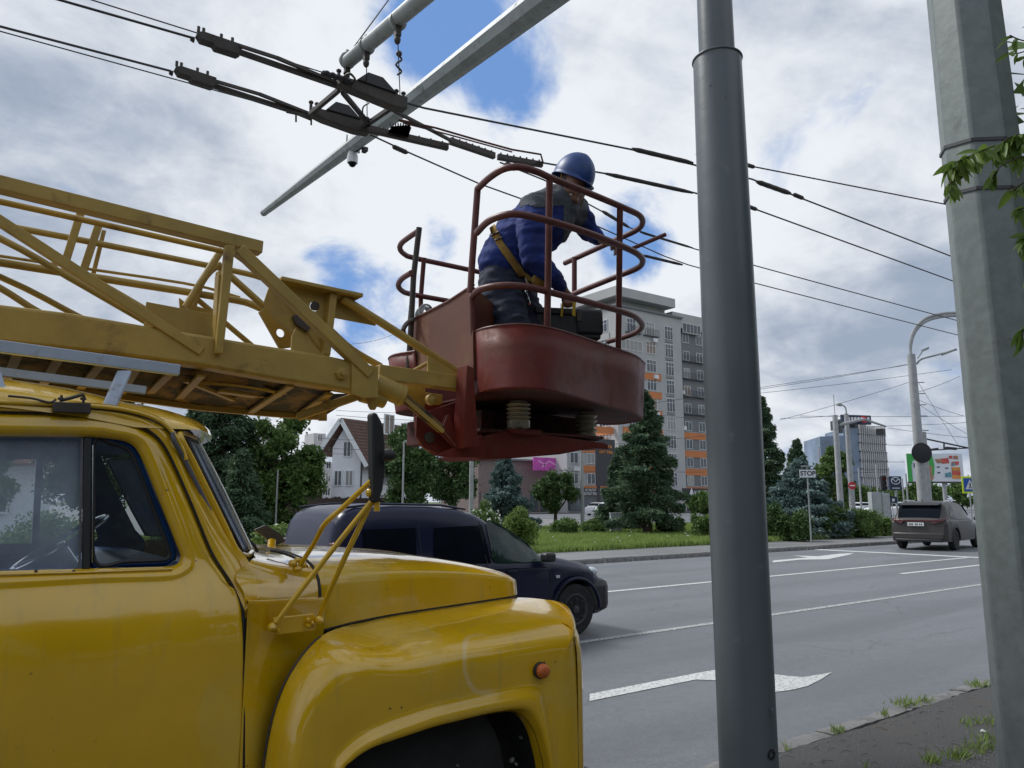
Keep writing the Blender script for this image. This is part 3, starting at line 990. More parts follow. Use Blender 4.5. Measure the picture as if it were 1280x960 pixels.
wire_sleeved([(625, 203), (680, 225), (752, 264), (785, 284), (868, 311), (940, 331), (1175, 395), (1330, 436)], [((632, 205), (644, 211), .04), ((753, 264), (786, 284), .026), ((800, 290), (866, 310), .02)], RW * .9,
             'contact wire emerging from the switch and running behind the upper basket rails')
o, _ = wire('guy_wire', [(487, -2), (440, 62)], .008, 'short guy wire rising out of the picture from the shorter mast arm', zs=[7.6, 6.35])

# the overhead trolleybus switch assembly
ZS = ZW
S = lambda px, py, dz=0.0: oz(px, py, ZS + dz)
sw = thing('overhead_wire_switch', S(450, 140), 'dark trolleybus wire switch frame hanging below the mast arms', 'wire switch')
for (A, B, w0) in (((243, 50), (299, 68), .085), ((216, 92), (267, 108), .085)):
    a = S(*A); b = S(*B); d = (b - a)
    mb = MB()
    side = d.normalized().cross(V(0, 0, 1))
    mb.tube([a - d * .09, a], [.02, .03], 8)
    mb.prism([a + V(0, 0, .025), a + d * .12 + V(0, 0, .055), a + d * 1.0 + V(0, 0, .05), a + d + V(0, 0, -.03), a + d * .92 + V(0, 0, -.06), a + d * .42 + V(0, 0, -.06), a + d * .36 + V(0, 0, -.03), a + d * .1 + V(0, 0, -.03)], side * .10)
    mb.build('section_insulator', M['sleeve'], sw, bevel=.006)
    for k in (.05, .16, .55, .8):
        mb = MB(); mb.cyl(a + d * k + V(0, 0, .06) + side * .05, a + d * k + V(0, 0, .11) + side * .05, .014); mb.build('bolt_head', M['dkmetal'], sw)
for (A, B, Cc, E_) in (((296, 64), (340, 76), (423, 108), (300, 60)), ((266, 107), (318, 121), (388, 146), (232, 93))):
    mb = MB(); mb.beam(S(*A), S(*Cc), .03, .05); mb.build('lower_runner', M['dkmetal'], sw)
    mb = MB(); mb.beam(S(E_[0], E_[1]) + V(0, 0, .02), S(B[0] + 6, B[1]) + V(0, 0, .03), .025, .03); mb.beam(S(B[0] + 6, B[1]) + V(0, 0, .03), S(*Cc) + V(0, 0, .03), .03, .03); mb.build('upper_runner', M['dkmetal'], sw)
for A, B in (((420, 106), (503, 134)), ((386, 144), (458, 164))):
    a = S(*A); b = S(*B); side = (b - a).normalized().cross(V(0, 0, 1))
    d = b - a
    mb = MB(); mb.prism([a + V(0, 0, .05), b + V(0, 0, .06), b + V(0, 0, -.07), a + d * .75 + V(0, 0, -.09), a + d * .2 + V(0, 0, -.06), a + V(0, 0, -.03)], side * .12); mb.build('switch_body', M['dkmetal'], sw, bevel=.008)
    mb = MB(); mb.prism([a + d * .22 + V(0, 0, .05), a + d * .38 + V(0, 0, .17), a + d * .60 + V(0, 0, .17), a + d * .82 + V(0, 0, .05)], side * .14); mb.build('switch_cover', M['black_plastic'], sw, bevel=.006)
    for k in (.0, .1, .86, .97):
        mb = MB(); c = a + d * k + side * .06; mb.cyl(c + V(0, 0, .03), c + V(0, 0, .12), .016); mb.ell(c + V(0, 0, .12), (.028, .028, .02), 8, 5); mb.build('bolt_head', M['dkmetal'], sw)
for A, B in (((386, 144), (424, 112)), ((428, 115), (462, 156)), ((455, 158), (490, 134))):
    mb = MB(); mb.beam(S(*A), S(*B), .04, .05); mb.build('cross_brace', M['sleeve'], sw, bevel=.004)
for A, B, wd, ht, nm in (((455, 160), (560, 184), .06, .075, 'insulated_beam'), ((562, 176), (618, 195), .055, .075, 'insulated_beam'), ((622, 196), (678, 206), .055, .065, 'insulated_beam'),
                         ((488, 136), (572, 180), .03, .035, 'contact_bar'), ((497, 150), (530, 158), .02, .025, 'contact_bar')):
    mb = MB(); mb.beam(S(*A), S(*B), wd, ht); a = S(*A); b = S(*B)
    if nm == 'insulated_beam':
        for k in range(7):
            c = a.lerp(b, (k + .5) / 7); mb.cyl(c, c + V(0, 0, .06), .016, .012, 8)
    mb.build(nm, M['dkmetal'], sw, bevel=.004)
mb = MB(); mb.tube([S(500, 150), S(545, 160), S(600, 176), S(640, 187), S(676, 193), S(679, 204)], .012, 8); mb.build('guide_rod', M['redrail'], sw)
mb = MB(); mb.tube([S(505, 154), S(560, 168), S(640, 190)], .009, 8); mb.build('guide_rod', M['redrail'], sw)
a = S(475, 172); b = S(512, 160)
mb = MB(); mb.prism([S(484, 168), S(489, 158), S(512, 156), S(508, 168)], V(.05, .05, 0)); 
for k in range(8):
    c = S(488 + k * 3.2, 158 - k * .1); mb.cyl(c, c + V(0, 0, .035), .008, seg=6)
mb.build('terminal_block', M['sleeve'], sw)
mb = MB()
for k in range(9):
    c = S(405 + k * 3.6, 92 + k * 1.1); mb.ell(c + V(0, 0, .01 * (k % 2)), (.035, .035, .028), 8, 5)
mb.tube([S(404, 91), S(438, 101)], .012, 6); mb.build('strain_clasp', M['black_plastic'], sw)
mb = MB(); mb.tube([S(358, 139), S(372, 142), S(389, 149)], .02, 8)
for px in (370, 389): mb.tube([S(px, 140 + (px - 370) * .3), S(px, 152 + (px - 370) * .2)], .01, 6)
mb.build('wire_anchor', M['sleeve'], sw)
mb = MB(); mb.tube(cr([S(470, 152), S(455, 145), S(454, 134), S(461, 129)], 5), .008, 6); mb.build('jumper_cable', M['wire'], sw)
for k, (a, b) in enumerate((((458, 72), (459, 150)), ((497, 42), (500, 118)))):
    A = ox(*a, base1.x); B = S(*b, .08)
    rt = thing('drop_wire', A, 'thin drop wire hanging from the shorter mast arm' if k == 0 else 'drop wire with turnbuckle hanging from the shorter mast arm', 'wire')
    mb = MB(); mb.tube([A, B], .005, 6); mb.build('wire_strand', M['wire'], rt)
    if k:
        Cc = A.lerp(B, .45); mb = MB(); mb.tube(cr([Cc + V(-.02, 0, .09), Cc + V(.03, 0, .05), Cc + V(-.03, 0, -.02), Cc + V(.03, 0, -.07), Cc + V(-.01, 0, -.12)], 4), .010, 8); mb.ell(Cc + V(0, 0, .10), (.03, .03, .03)); mb.build('turnbuckle', M['dkmetal'], rt)
mb = MB()
sp = [S(430, 98), S(437, 92), S(444, 100), S(436, 105)]
mb.tube(cr(sp, 4, True), .012, 6, closed=True); mb.build('shackle', M['dkmetal'], sw)
#@@TRUCK
# ------------------------------------------------------------------ the yellow aerial-lift truck (cab, wings, boom, basket)
YD = 2.70       # plane of the door skin
YC = 3.70       # truck centre line
ZP = .05
truck = thing('aerial_lift_truck', (.4, YC, ZP), 'old yellow truck with lattice boom carrying a red work basket', 'truck')
Yl = M['yellow']


def far(p): return V(p.x, 2 * YC - p.y, p.z)


def skin_y(z):
    return float(np.interp(z, [.3, .75, .95, 1.10, 1.20, 1.27, 1.32, 1.37, 1.42, 1.455, 2.1], [2.735, 2.712, 2.702, 2.70, 2.702, 2.712, 2.728, 2.752, 2.776, 2.79, 2.88]))


def on_skin(px, py):
    Y = 2.74
    for _ in range(8):
        p = oy(px, py, Y); Y = .5 * Y + .5 * skin_y(p.z)
    return oy(px, py, Y)


def resample(P, n, closed):
    P = cr(P, 12, closed)
    if closed: P.append(P[0])
    L = [0]
    for i in range(1, len(P)): L.append(L[-1] + (P[i] - P[i - 1]).length)
    return P, L


# door: pairs of (window opening, door outline)
pairs = [((-330, 541), (-350, 500)), ((-150, 543), (-150, 508)), ((0, 545), (0, 517)), ((100, 546), (98, 519)), ((136, 548), (152, 526)), ((163, 554), (182, 540)), ((178, 572), (205, 562)),
         ((200, 625), (235, 625)), ((221, 678), (262, 690)), ((227, 697), (286, 729)), ((219, 707), (303, 765)), ((190, 709), (303, 960)), ((108, 711), (300, 1180)),
         ((0, 714), (0, 1290)), ((-200, 722), (-250, 1500)), ((-330, 727), (-520, 1700)), ((-345, 640), (-420, 800))]
I3 = cr([on_skin(*a) for a, b in pairs], 8, True)
O3 = []
for a, b in pairs:
    p = on_skin(*b)
    if p.z < .45: p.z = .45
    O3.append(p)
O3 = cr(O3, 8, True)
NW = 40
rows = []
for i in range(len(I3)):
    a, b = I3[i], O3[i]; L = (b - a).length
    row = []
    ds = [0, .004, .008, .013, .02, .028, .036, .044, .052, .062, .075]
    ds = [d for d in ds if d < L * .9]
    ws = [d / L for d in ds]
    rest = 38 - len(ws); w0 = ws[-1]
    ws += [w0 + (1 - w0) * (k + 1) / rest for k in range(rest)]
    for t in ws:
        p = a.lerp(b, t); d = t * L
        y = skin_y(p.z)
        y += .022 * math.exp(-(d / .006) ** 1.5)                       # rolled window edge
        y -= .010 * math.exp(-((d - .03) / .012) ** 2)                 # frame bead
        if L < .22: y -= .006 * math.exp(-((L - d - .02) / .012) ** 2)
        y += .010 * math.exp(-((L - d) / .006) ** 2)                   # turned edge at the shut line
        row.append(V(p.x, y, p.z))
    rows.append(row)
mb = MB(); mb.grid(rows, cu=True)
door = mb.build('door', Yl, truck, smooth=70)
# blue inner reveal of the window and divider, vent frame
rows = []
for i, a in enumerate(I3):
    y = skin_y(a.z) + .02
    rows.append([V(a.x, y, a.z), V(a.x, y + .05, a.z)])
mb = MB(); mb.grid(rows, cu=True); mb.build('window_reveal', M['blue_in'], door)
cx, cz = sum(p.x for p in I3) / len(I3), sum(p.z for p in I3) / len(I3)
# vent (quarter) window loop and its frame
vent = cr([on_skin(*p) for p in [(120, 553), (140, 554), (160, 561), (172, 580), (195, 640), (213, 688), (211, 699), (195, 701), (160, 702), (121, 703), (119, 630)]], 5, True)
def shrink(loop, k):
    n = len(loop); c = sum(loop, Vector()) / n; out = []
    for i, p in enumerate(loop):
        t = (loop[(i + 1) % n] - loop[i - 1]).normalized(); nn = V(-t.z, 0, t.x)
        if nn.dot(c - p) < 0: nn = -nn
        out.append(p + nn * k)
    return out
outer = []
mb = MB()
vo = [p + V(0, .035, 0) for p in shrink(vent, -.022)]; vi = [p + V(0, .035, 0) for p in vent]; vf = [p + V(0, .022, 0) for p in shrink(vent, -.010)]
mb.grid([[a, b, c_] for a, b, c_ in zip(vo, vf, vi)], cu=True); mb.build('vent_frame', M['blue_in'], door)
mb = MB(); mb.grid([[p + V(0, .022, 0), q + V(0, .018, 0), r_ + V(0, .03, 0)] for p, q, r_ in zip(shrink(vent, -.006), shrink(vent, -.001), shrink(vent, .006))], cu=True); mb.build('rubber_seal', M['rubber'], door)
mb = MB(); mb.add([p + V(0, .034, 0) for p in vent], [tuple(range(len(vent)))]); mb.build('vent_glass', M['glass_clear'], door, smooth=0)
a = on_skin(111, 541) + V(0, .03, 0); b = on_skin(109, 713) + V(0, .03, 0)
mb = MB(); mb.beam(a, b, .022, .026, (0, 1, 0)); mb.build('divider_bar', M['rubber'], door, bevel=.003)
a = on_skin(104, 541) + V(0, .028, 0); b = on_skin(101, 713) + V(0, .028, 0)
mb = MB(); mb.beam(a, b, .006, .012, (0, 1, 0)); mb.build('glass_channel', M['grubber'], door)
a = on_skin(117.5, 556) + V(0, .02, 0); b = on_skin(116, 704) + V(0, .02, 0)
mb = MB(); mb.tube([a, b], .0022, 6); mb.build('glint_line', M['chrome'], door)  # bright thread standing in for a reflection beside the divider
gl = [on_skin(*p) + V(0, .045, 0) for p in [(-340, 538), (106, 544), (103, 714), (-340, 730)]]
mb = MB(); mb.add(gl, [(0, 1, 2, 3)]); mb.build('door_glass', M['glass'], door, smooth=0)
mb = MB()
for px in (45, 92):
    c = on_skin(px, 714) ; mb.ell(c, (.005, .005, .005), 8, 5)
mb.build('screw', M['dkmetal'], door)
mb = MB(); mb.tube([on_skin(-300, 735) + V(0, -.006, 0), on_skin(0, 718) + V(0, -.006, 0), on_skin(110, 715) + V(0, -.006, 0), on_skin(215, 711) + V(0, -.006, 0)], .0035, 6); mb.build('sill_trim', Yl, door)

# door pillar / gutter band between shut line and gutter
pairs2 = [((-350, 496), (-350, 480)), ((-150, 505), (-150, 493)), ((0, 514), (0, 503)), ((98, 516), (100, 507)), ((153, 523), (158, 513)), ((184, 536), (200, 527)), ((208, 560), (222, 552)), ((238, 624), (240, 600)),
          ((265, 689), (272, 663)), ((289, 728), (305, 712)), ((306, 765), (316, 745))]
Ia = cr([on_skin(*a) for a, b in pairs2], 8); Oa = cr([on_skin(*b) + V(0, .012, 0) for a, b in pairs2], 8)
rows = []
for a, b in zip(Ia, Oa):
    L = (b - a).length; row = [a + V(0, .02, 0)]
    for t in (0, .08, .2, .35, .5, .65, .8, .92, 1.0):
        p = a.lerp(b, t)
        row.append(V(p.x, p.y - .010 * math.sin(math.pi * min(1, t * 1.05)), p.z))
    rows.append(row)
mb = MB(); mb.grid(rows); mb.build('cab_pillar', Yl, truck, smooth=70)
# backing sheet behind the gaps and the dark shut line round the door front
bo = cr([on_skin(*p) for p in [(-350, 472), (-150, 484), (0, 497), (98, 501), (157, 508), (203, 522), (226, 548), (246, 600), (284, 668), (314, 704), (326, 748)]], 8)
bi = cr([on_skin(*p) for p in [(-350, 520), (-150, 524), (0, 531), (98, 533), (146, 538), (174, 548), (192, 570), (220, 628), (244, 690), (262, 720), (280, 765)]], 8)
mb = MB(); mb.grid([[a + V(0, .035, 0), b + V(0, .018, 0)] for a, b in zip(bi, bo)]); mb.build('cab_frame', Yl, truck, smooth=70)
mb = MB(); mb.grid([[far(a) + V(0, -.02, 0), far(b) + V(0, -.012, 0)] for a, b in zip(bi, bo)]); mb.build('far_cab_frame', M['blue_in'], truck, smooth=70)
mb = MB(); mb.tube([Ia[k] + V(0, .004, .0) for k in range(len(Ia))], .0055, 6); mb.tube([on_skin(304.5, 766), on_skin(304.5, 960), on_skin(303, 1180)], .005, 6); mb.build('door_shut_line', M['rubber'], truck)
# dark rebate line running outside the pillar (rain gutter)
gp = cr([on_skin(*p) + V(0, -.012, 0) for p in [(-350, 483), (-150, 494), (0, 503), (100, 507), (158, 513), (200, 527), (222, 551), (232, 575)]], 8)
mb = MB(); mb.tube(gp, .0075, 8); mb.build('rain_gutter', Yl, truck, smooth=80)
mb = MB(); mb.tube([p + V(0, .006, -.006) for p in gp], .006, 8); mb.build('gutter_seam', M['dkmetal'], truck)

# windscreen: near edge line then bowed glass across the cab
YW0 = 2.86; YW1 = 2 * YC - YW0
e_t = oy(234, 549, YW0); e_b = oy(302, 688, YW0)
def wx(t, y):
    """x of the screen at height fraction t (0 bottom, 1 top)"""
    u = (y - YC) / (YC - YW0)
    return lerp(e_b.x, e_t.x, t) + .19 * (1 - abs(u) ** 2.2)
def wp(t, y): return V(wx(t, y), y, lerp(e_b.z, e_t.z, t))
ys = [YW0 + (YW1 - YW0) * k / 24 for k in range(25)]
mb = MB(); mb.grid([[wp(t, y) for y in ys] for t in (0, .5, 1)]); mb.build('windscreen', M['glass'], truck, smooth=60)
def edge_loop(o=0.0):
    P = []
    for y in ys: P.append(wp(0 - o, y))
    for t in (.33, .66): P.append(wp(t, YW1 + o))
    for y in reversed(ys): P.append(wp(1 + o, y))
    for t in (.66, .33): P.append(wp(t, YW0 - o))
    return P
mb = MB(); mb.tube(edge_loop(.008), .007, 8, closed=True); mb.build('screen_rubber', M['rubber'], truck, smooth=80)
# yellow screen surround and grey gasket on the visible side
for off, r_, m_, nm, dy in ((.022, .013, Yl, 'screen_surround', -.012), (.05, .008, M['grubber'], 'screen_gasket', -.03)):
    P = [wp(1.0, YW0 + .12) + V(-off * .3, 0, off * .6), wp(1.03, YW0) + V(-off, dy, 0), wp(.8, YW0) + V(-off, dy, 0), wp(.5, YW0) + V(-off, dy, 0), wp(.2, YW0) + V(-off, dy, 0), wp(.03, YW0) + V(-off * .8, dy, -off * .4), wp(-.03, YW0 + .06) + V(0, 0, -off * .6), wp(-.02, YW0 + .2) + V(.01, 0, -off * .7)]
    mb = MB(); mb.tube(cr(P, 8), r_, 10); mb.build(nm, m_, truck, smooth=80)
yt = YW0 + .10
mb = MB(); mb.tube([wp(0.0, yt) + V(.012, 0, 0), wp(.5, yt + .0) + V(.014, 0, 0), wp(.98, yt) + V(.012, 0, 0)], .013, 10); mb.build('bright_trim_strip', M['chrome'], truck, smooth=80)

# A-pillar skin between gutter band and screen
P_in = [Oa[k] for k in range(int(len(Oa) * .62), len(Oa))]
P_out = []
n = len(P_in)
for k in range(n):
    t = 1.04 - 1.12 * k / (n - 1)
    P_out.append(wp(t, YW0) + V(-.035, -.02, 0) + (V(0, 0, -.03) if k == n - 1 else V(0, 0, 0)))
mb = MB(); mb.grid([[a, a.lerp(b, .3) + V(0, -.008, 0), a.lerp(b, .7) + V(0, -.006, 0), b, b + V(.02, .03, 0)] for a, b in zip(P_in, P_out)]); mb.build('windscreen_pillar', Yl, truck, smooth=70)

# roof shell
XR0 = -.75
def roof_pt(s, v):
    y = lerp(2.845, 2 * YC - 2.845, v)
    u = abs(2 * v - 1)
    xf = wx(1.0, min(max(y, YW0), YW1)) + .045
    xg = lerp(XR0, xf, s)
    base = float(np.interp(xg, [XR0, .1, .34, .50, xf], [1.955, 1.945, 1.925, 1.90, e_t.z + .035]))
    sn = max(0, (s - .62) / .38)
    h = .158 * (1 - u ** 2.6) ** .5 * (1 - sn ** 2.4) ** .5
    return V(xg, y, base + h)
mb = MB()
S_ = [0, .2, .4, .55, .62, .68, .74, .8, .85, .89, .92, .95, .97, .985, .995, 1.0]
Vv = [0, .004, .01, .02, .035, .055, .08, .11, .15, .2, .3, .4, .5, .6, .7, .8, .85, .89, .92, .945, .965, .98, .99, .996, 1]
mb.grid([[roof_pt(s, v) for v in Vv] for s in S_]); mb.build('roof', Yl, truck, smooth=80)
mb = MB(); mb.grid([[V(q.x - (.05 if s > .9 else 0), lerp(q.y, YC, .08), q.z - .012) for q in [roof_pt(s, v) for v in Vv]] for s in S_]); mb.build('headliner', M['blue_lt'], truck, smooth=80)

# cab interior, far side and back
rows = []
for i in range(len(I3)):
    rows.append([far(I3[i]), far(I3[i].lerp(O3[i], .35)), far(O3[i])])
mb = MB(); mb.grid(rows, cu=True); mb.build('far_door', M['blue_in'], truck, smooth=60)
mb = MB(); mb.grid([[far(a), far(b)] for a, b in zip(Ia, Oa)]); mb.grid([[far(a), far(b)] for a, b in zip(P_in, P_out)]); mb.build('far_pillar', M['blue_in'], truck)
a, b = far(on_skin(112, 541)), far(on_skin(110, 713))
mb = MB(); mb.beam(a, b, .03, .03, (0, 1, 0)); mb.build('far_divider_bar', M['blue_in'], truck)
mb = MB(); mb.box((XR0 - .02, YC, 1.2), (.03, 1.72, 1.45)); mb.build('cab_back_wall', M['blue_in'], truck)
mb = MB(); mb.box((-.40, YC, 1.12), (.14, 1.5, .72), R=Matrix.Rotation(-.2, 3, 'Y')); mb.box((-.18, YC, .80), (.52, 1.5, .16)); mb.build('bench_seat', M['black_plastic'], truck, bevel=.03)
mb = MB(); mb.box((.10, YC, .52), (1.7, 1.8, .04)); mb.build('cab_floor', M['blue_in'], truck)
mb = MB(); mb.prism([V(.80, YC - .86, 1.41), V(.62, YC - .86, 1.42), V(.54, YC - .86, 1.36), V(.56, YC - .86, 1.18), V(.80, YC - .86, .9)], (0, 1.72, 0)); mb.build('dashboard', M['blue_in'], truck, bevel=.02)
# steering wheel on the far (left-hand) side
sc_ = od(128, 688, 3.0); sc_ = V(.42, 3.95, 1.47)
sw_ = MB(); ax = V(-.55, 0, .83).normalized(); q = V(0, 0, 1).rotation_difference(ax).to_matrix()
ring = [sc_ + q @ V(math.cos(a) * .21, math.sin(a) * .21, 0) for a in [2 * math.pi * k / 32 for k in range(32)]]
sw_.tube(ring, .010, 8, closed=True)
for a in (.5, 2.6, 4.7): sw_.tube([sc_ - ax * .03, sc_ + q @ V(math.cos(a) * .21, math.sin(a) * .21, 0)], .006, 6)
sw_.tube([sc_, sc_ - ax * .5], .018, 8); sw_.build('steering_wheel', M['chrome'], truck)

# cowl between door and bonnet
XB = 1.205
def hood_sec_rear():
    pts = [ox(396, 790, XB), ox(398, 757, XB), ox(397, 730, XB), ox(391, 712, XB), ox(380, 700, XB), ox(362, 692, XB)]
    return pts
HR = hood_sec_rear()
zt_r = HR[-1].z + .012
def half_to_full(P, ztop):
    P = cr(P, 5)
    y0 = P[-1].y
    for k in range(1, 5):
        t = k / 4; y = lerp(y0, YC, t); P.append(V(P[0].x + (P[-1].x - P[0].x) * 0, y, lerp(P[len(P) - 1].z if k > 99 else ztop - .012, ztop, math.sin(t * math.pi / 2))))
    x = P[0].x
    F = P + [V(p.x, 2 * YC - p.y, p.z) for p in reversed(P[:-1])]
    return F
sec_b = half_to_full(HR, zt_r)
# front edge of door: section at the scuttle
xa = on_skin(306, 765).x
za = on_skin(306, 765).z
cowl0 = [V(xa, skin_y(za) + .0, za - .02), V(xa - .004, skin_y(za) + .004, za + .06), V(xa - .03, 2.735, za + .12), V(e_b.x + .01, 2.79, e_b.z - .035), V(e_b.x + .06, 2.90, e_b.z - .028), V(e_b.x + .12, 3.1, e_b.z - .02)]
sec_a = cr(cowl0, 5)
P = list(sec_a)
for k in range(1, 5):
    y = lerp(sec_a[-1].y, YC, k / 4); P.append(V(wx(0, y) + .01, y, e_b.z - .02))
sec_a = P + [V(p.x, 2 * YC - p.y, p.z) for p in reversed(P[:-1])]
rows = []
for t in (0, .05, .12, .25, .4, .55, .7, .82, .9, .95, .98, 1.0):
    row = []
    for i, (a, b) in enumerate(zip(sec_a, sec_b)):
        p = a.lerp(b, t)
        bow = math.sin(math.pi * t)
        p.z += -.008 * bow
        if i < 10: p.y -= .006 * bow
        row.append(p)
    rows.append(row)
mb = MB(); mb.grid(rows); mb.build('scuttle', Yl, truck, smooth=70)
# cowl side below the ledge
ll = on_skin(306, 752); lr = ox(394, 747, XB - .005)
zl0, zl1 = ll.z, lr.z
rows = []
for k in range(9):
    t = k / 8
    x = lerp(xa + .006, XB + .02, t); zt = lerp(zl0, zl1, t) ; y = lerp(2.705, HR[1].y - .012, t ** 1.2)
    rows.append([V(x, y + .016, zt + .004), V(x, y - .004, zt + .003), V(x, y - .006, zt - .006), V(x, y, zt - .014), V(x, y, 1.1), V(x, y - .0 + .0, .9), V(x, y, .4)])
mb = MB(); mb.grid(rows); mb.build('cowl_side', Yl, truck, smooth=50)

# bonnet
def hood_y(x): return lerp(HR[0].y, 3.03, (x - XB) / 1.0)
def seam(px, py, dy=0.0):
    Y = 2.95
    for _ in range(12):
        p = oy(px, py, Y); Y = .5 * Y + .5 * (hood_y(p.x) + dy)
    return oy(px, py, Y)
sb = [seam(*p) for p in [(396, 790), (440, 778.5), (480, 770.5), (520, 764), (560, 758), (600, 752), (630, 747.5), (647, 745)]]
xs_b = [p.x for p in sb]; zs_b = [p.z for p in sb]
top_px = [(400, 689.5), (440, 690), (480, 691), (520, 693.5), (550, 697), (580, 702), (603, 707), (620, 712), (634, 721), (642, 731)]
tp = [oy(a, b, 3.22) for a, b in top_px]
xs_t = [XB] + [p.x for p in tp[1:]]; zs_t = [p.z for p in tp]
XN = xs_b[-1]
print('bonnet', xs_b, xs_t, zs_t)
shape_y = [0, .004, .010, .018, .030, .05, .085, .14, .24, .42, .62]
shape_z = [0, .30, .55, .68, .74, .80, .875, .935, .975, .995, 1.0]
rows = []
x_end = max(xs_t[-1], XN) + .012
for k in range(41):
    t = k / 40; x = lerp(XB + .012, x_end, 1 - (1 - t) ** 1.35)
    zb = float(np.interp(x, xs_b, zs_b)) + .004
    zt = float(np.interp(x, xs_t, zs_t))
    e = max(0, (x - (x_end - .20)) / .20)
    yb = hood_y(x) + .26 * e ** 3.0
    zt = lerp(zt, zb + .03, e ** 9)
    row = []
    for a, b in zip(shape_y, shape_z):
        a2 = a * (YC - yb) / .72 * 1.05
        z = zb + (zt - zb) * b
        yy = min(yb + a2, YC)
        if abs(b - .68) < .01: yy -= .006; 
        row.append(V(x, yy, z))
    row.append(V(x, YC, zt + .004))
    row += [V(p.x, 2 * YC - p.y, p.z) for p in reversed(row[:-1])]
    rows.append(row)
last = rows[-1]
rows.append([V(p.x + .012, lerp(p.y, YC, .04), min(p.z, last[0].z) - .012) for p in last])
mb = MB(); mb.grid(rows); mb.build('bonnet', Yl, truck, smooth=75)
# rubber lip and gap at the rear of bonnet
mb = MB(); mb.tube([p + V(.007, .004, -.003) for p in sec_b], .0075, 8); mb.build('bonnet_seal', M['rubber'], truck)
mb = MB(); mb.tube([V(p.x, p.y + .006, p.z - .003) for p in cr(sb, 6)], .0055, 6); mb.build('bonnet_gap', M['rubber'], truck)

# front wing
YF = 2.58
def P3(px, py, Y): return oy(px, py, Y)
wing = [  # outline point (px,py,y) ; arch point (px,py)
    ((322, 1200, 2.70), (420, 1200)), ((324, 1060, 2.70), (424, 1040)), ((330, 960, 2.70), (430, 968)), ((345, 884, 2.70), (442, 953)), ((369, 832, 2.705), (467, 938)), ((402, 795, 2.77), (495, 929)),
    ((440, 781.5, None), (520, 921)), ((480, 773, None), (545, 913)), ((520, 766, None), (565, 908)), ((560, 760, None), (585, 903)), ((600, 754, None), (605, 898)), ((632, 749, None), (622, 895)),
    ((655, 747, 3.02), (636, 893)), ((682, 749.5, 2.92), (648, 893)), ((700, 753, 2.80), (658, 897)), ((712, 763, 2.66), (667, 906)), ((718, 800, 2.60), (675, 921)), ((721, 860, 2.585), (681, 943)), ((723, 960, 2.58), (686, 970)), ((724, 1060, 2.58), (690, 1050)), ((724, 1200, 2.58), (692, 1200))]
Ow, Iw = [], []
for (a, b, Y), (c_, d_) in wing:
    if Y is None:
        p = seam(a, b - 1.0, .004)
    else: p = P3(a, b, Y)
    Ow.append(p); Iw.append(P3(c_, d_, YF - .02))
Ow = cr(Ow, 5); Iw = cr(Iw, 5)
rows = []
WS = [0, .01, .03, .06, .09, .12, .16, .2, .25, .3, .36, .42, .5, .58, .66, .72, .77, .81, .845, .875, .90, .925, .95, .97, .985, 1.0]
nr_ = len(Ow)
for i in range(nr_):
    a, b = Ow[i], Iw[i]
    row = []
    L = (b - a).length
    top = sstep(i, 22, 34) * (1 - sstep(i, 66, 84))       # along the bonnet the crown is wide
    for wv in WS:
        sy = 1 - (1 - min(1, wv / lerp(.30, .50, top))) ** lerp(2.6, 2.3, top)
        fz = wv ** lerp(1.0, 1.25, top)
        y = lerp(a.y, YF, sy)
        y -= .012 * math.sin(math.pi * min(1, wv)) 
        y -= .030 * sstep(wv, .80, .90)
        y += .045 * sstep(wv, .955, 1.0)
        row.append(V(lerp(a.x, b.x, fz), y, lerp(a.z, b.z, fz)))
    e = row[-1]
    row.append(V(e.x, e.y + .05, e.z))
    rows.append(row)
mb = MB(); mb.grid(rows); wing_o = mb.build('front_wing', Yl, truck, smooth=80)
mb = MB(); mb.tube([p + V(-.004, -.002, 0) for p in Ow[:26]], .004, 6); mb.build('wing_seam', M['dkmetal'], truck)
# far wing (mirrored copy of the mesh)
me = wing_o.data.copy(); me.transform(Matrix.Translation((0, 2 * YC, 0)) @ Matrix.Diagonal((1, -1, 1, 1)))
o = bpy.data.objects.new('front_wing', me); C.objects.link(o); o.parent = truck; o.location = wing_o.location
# inner arch and wheel
mb = MB(); mb.box((1.50, YC, .85), (.9, 1.1, .4)); mb.box((1.45, YC, .7), (1.2, .9, .4)); mb.build('engine_bay', M['rubber'], truck)
mb = MB(); mb.grid([[p + V(0, .03, 0), p + V(0, .3, .03), p + V(0, .55, .05)] for p in Iw]); mb.build('wheel_arch_liner', M['rubber'], truck)
wc = V(1.53, 2.84, .05 + .455)
mb = MB(); mb.lathe([(.25, -.11), (.38, -.125), (.43, -.12), (.455, -.08), (.46, 0), (.455, .08), (.43, .12), (.38, .125), (.25, .11)], wc, (0, 1, 0), 40)
wh = mb.build('front_wheel', M['tyre'], truck)
mb = MB(); mb.lathe([(.02, -.10), (.10, -.10), (.12, -.03), (.22, -.05), (.25, -.11), (.26, -.10), (.26, .1)], wc, (0, 1, 0), 30); mb.build('rim', M['wheel'], wh)
mb = MB(); mb.lathe([(.25, -.11), (.38, -.125), (.43, -.12), (.455, -.08), (.46, 0), (.455, .08), (.43, .12), (.38, .125), (.25, .11)], V(wc.x, 2 * YC - wc.y, wc.z), (0, 1, 0), 40); mb.build('front_wheel', M['tyre'], truck)
mb = MB()
for px, py, r_ in ((651, 922, .010), (640, 950, .013), (645, 955, .01), (572, 957, .008)):
    c = oy(px, py, 2.70); mb.ell(c, (r_, r_, r_ * .6), 7, 4, Matrix.Rotation(px, 3, 'Y'))
mb.build('mud_clods', M['kerb'], truck).__setitem__('kind', 'stuff')
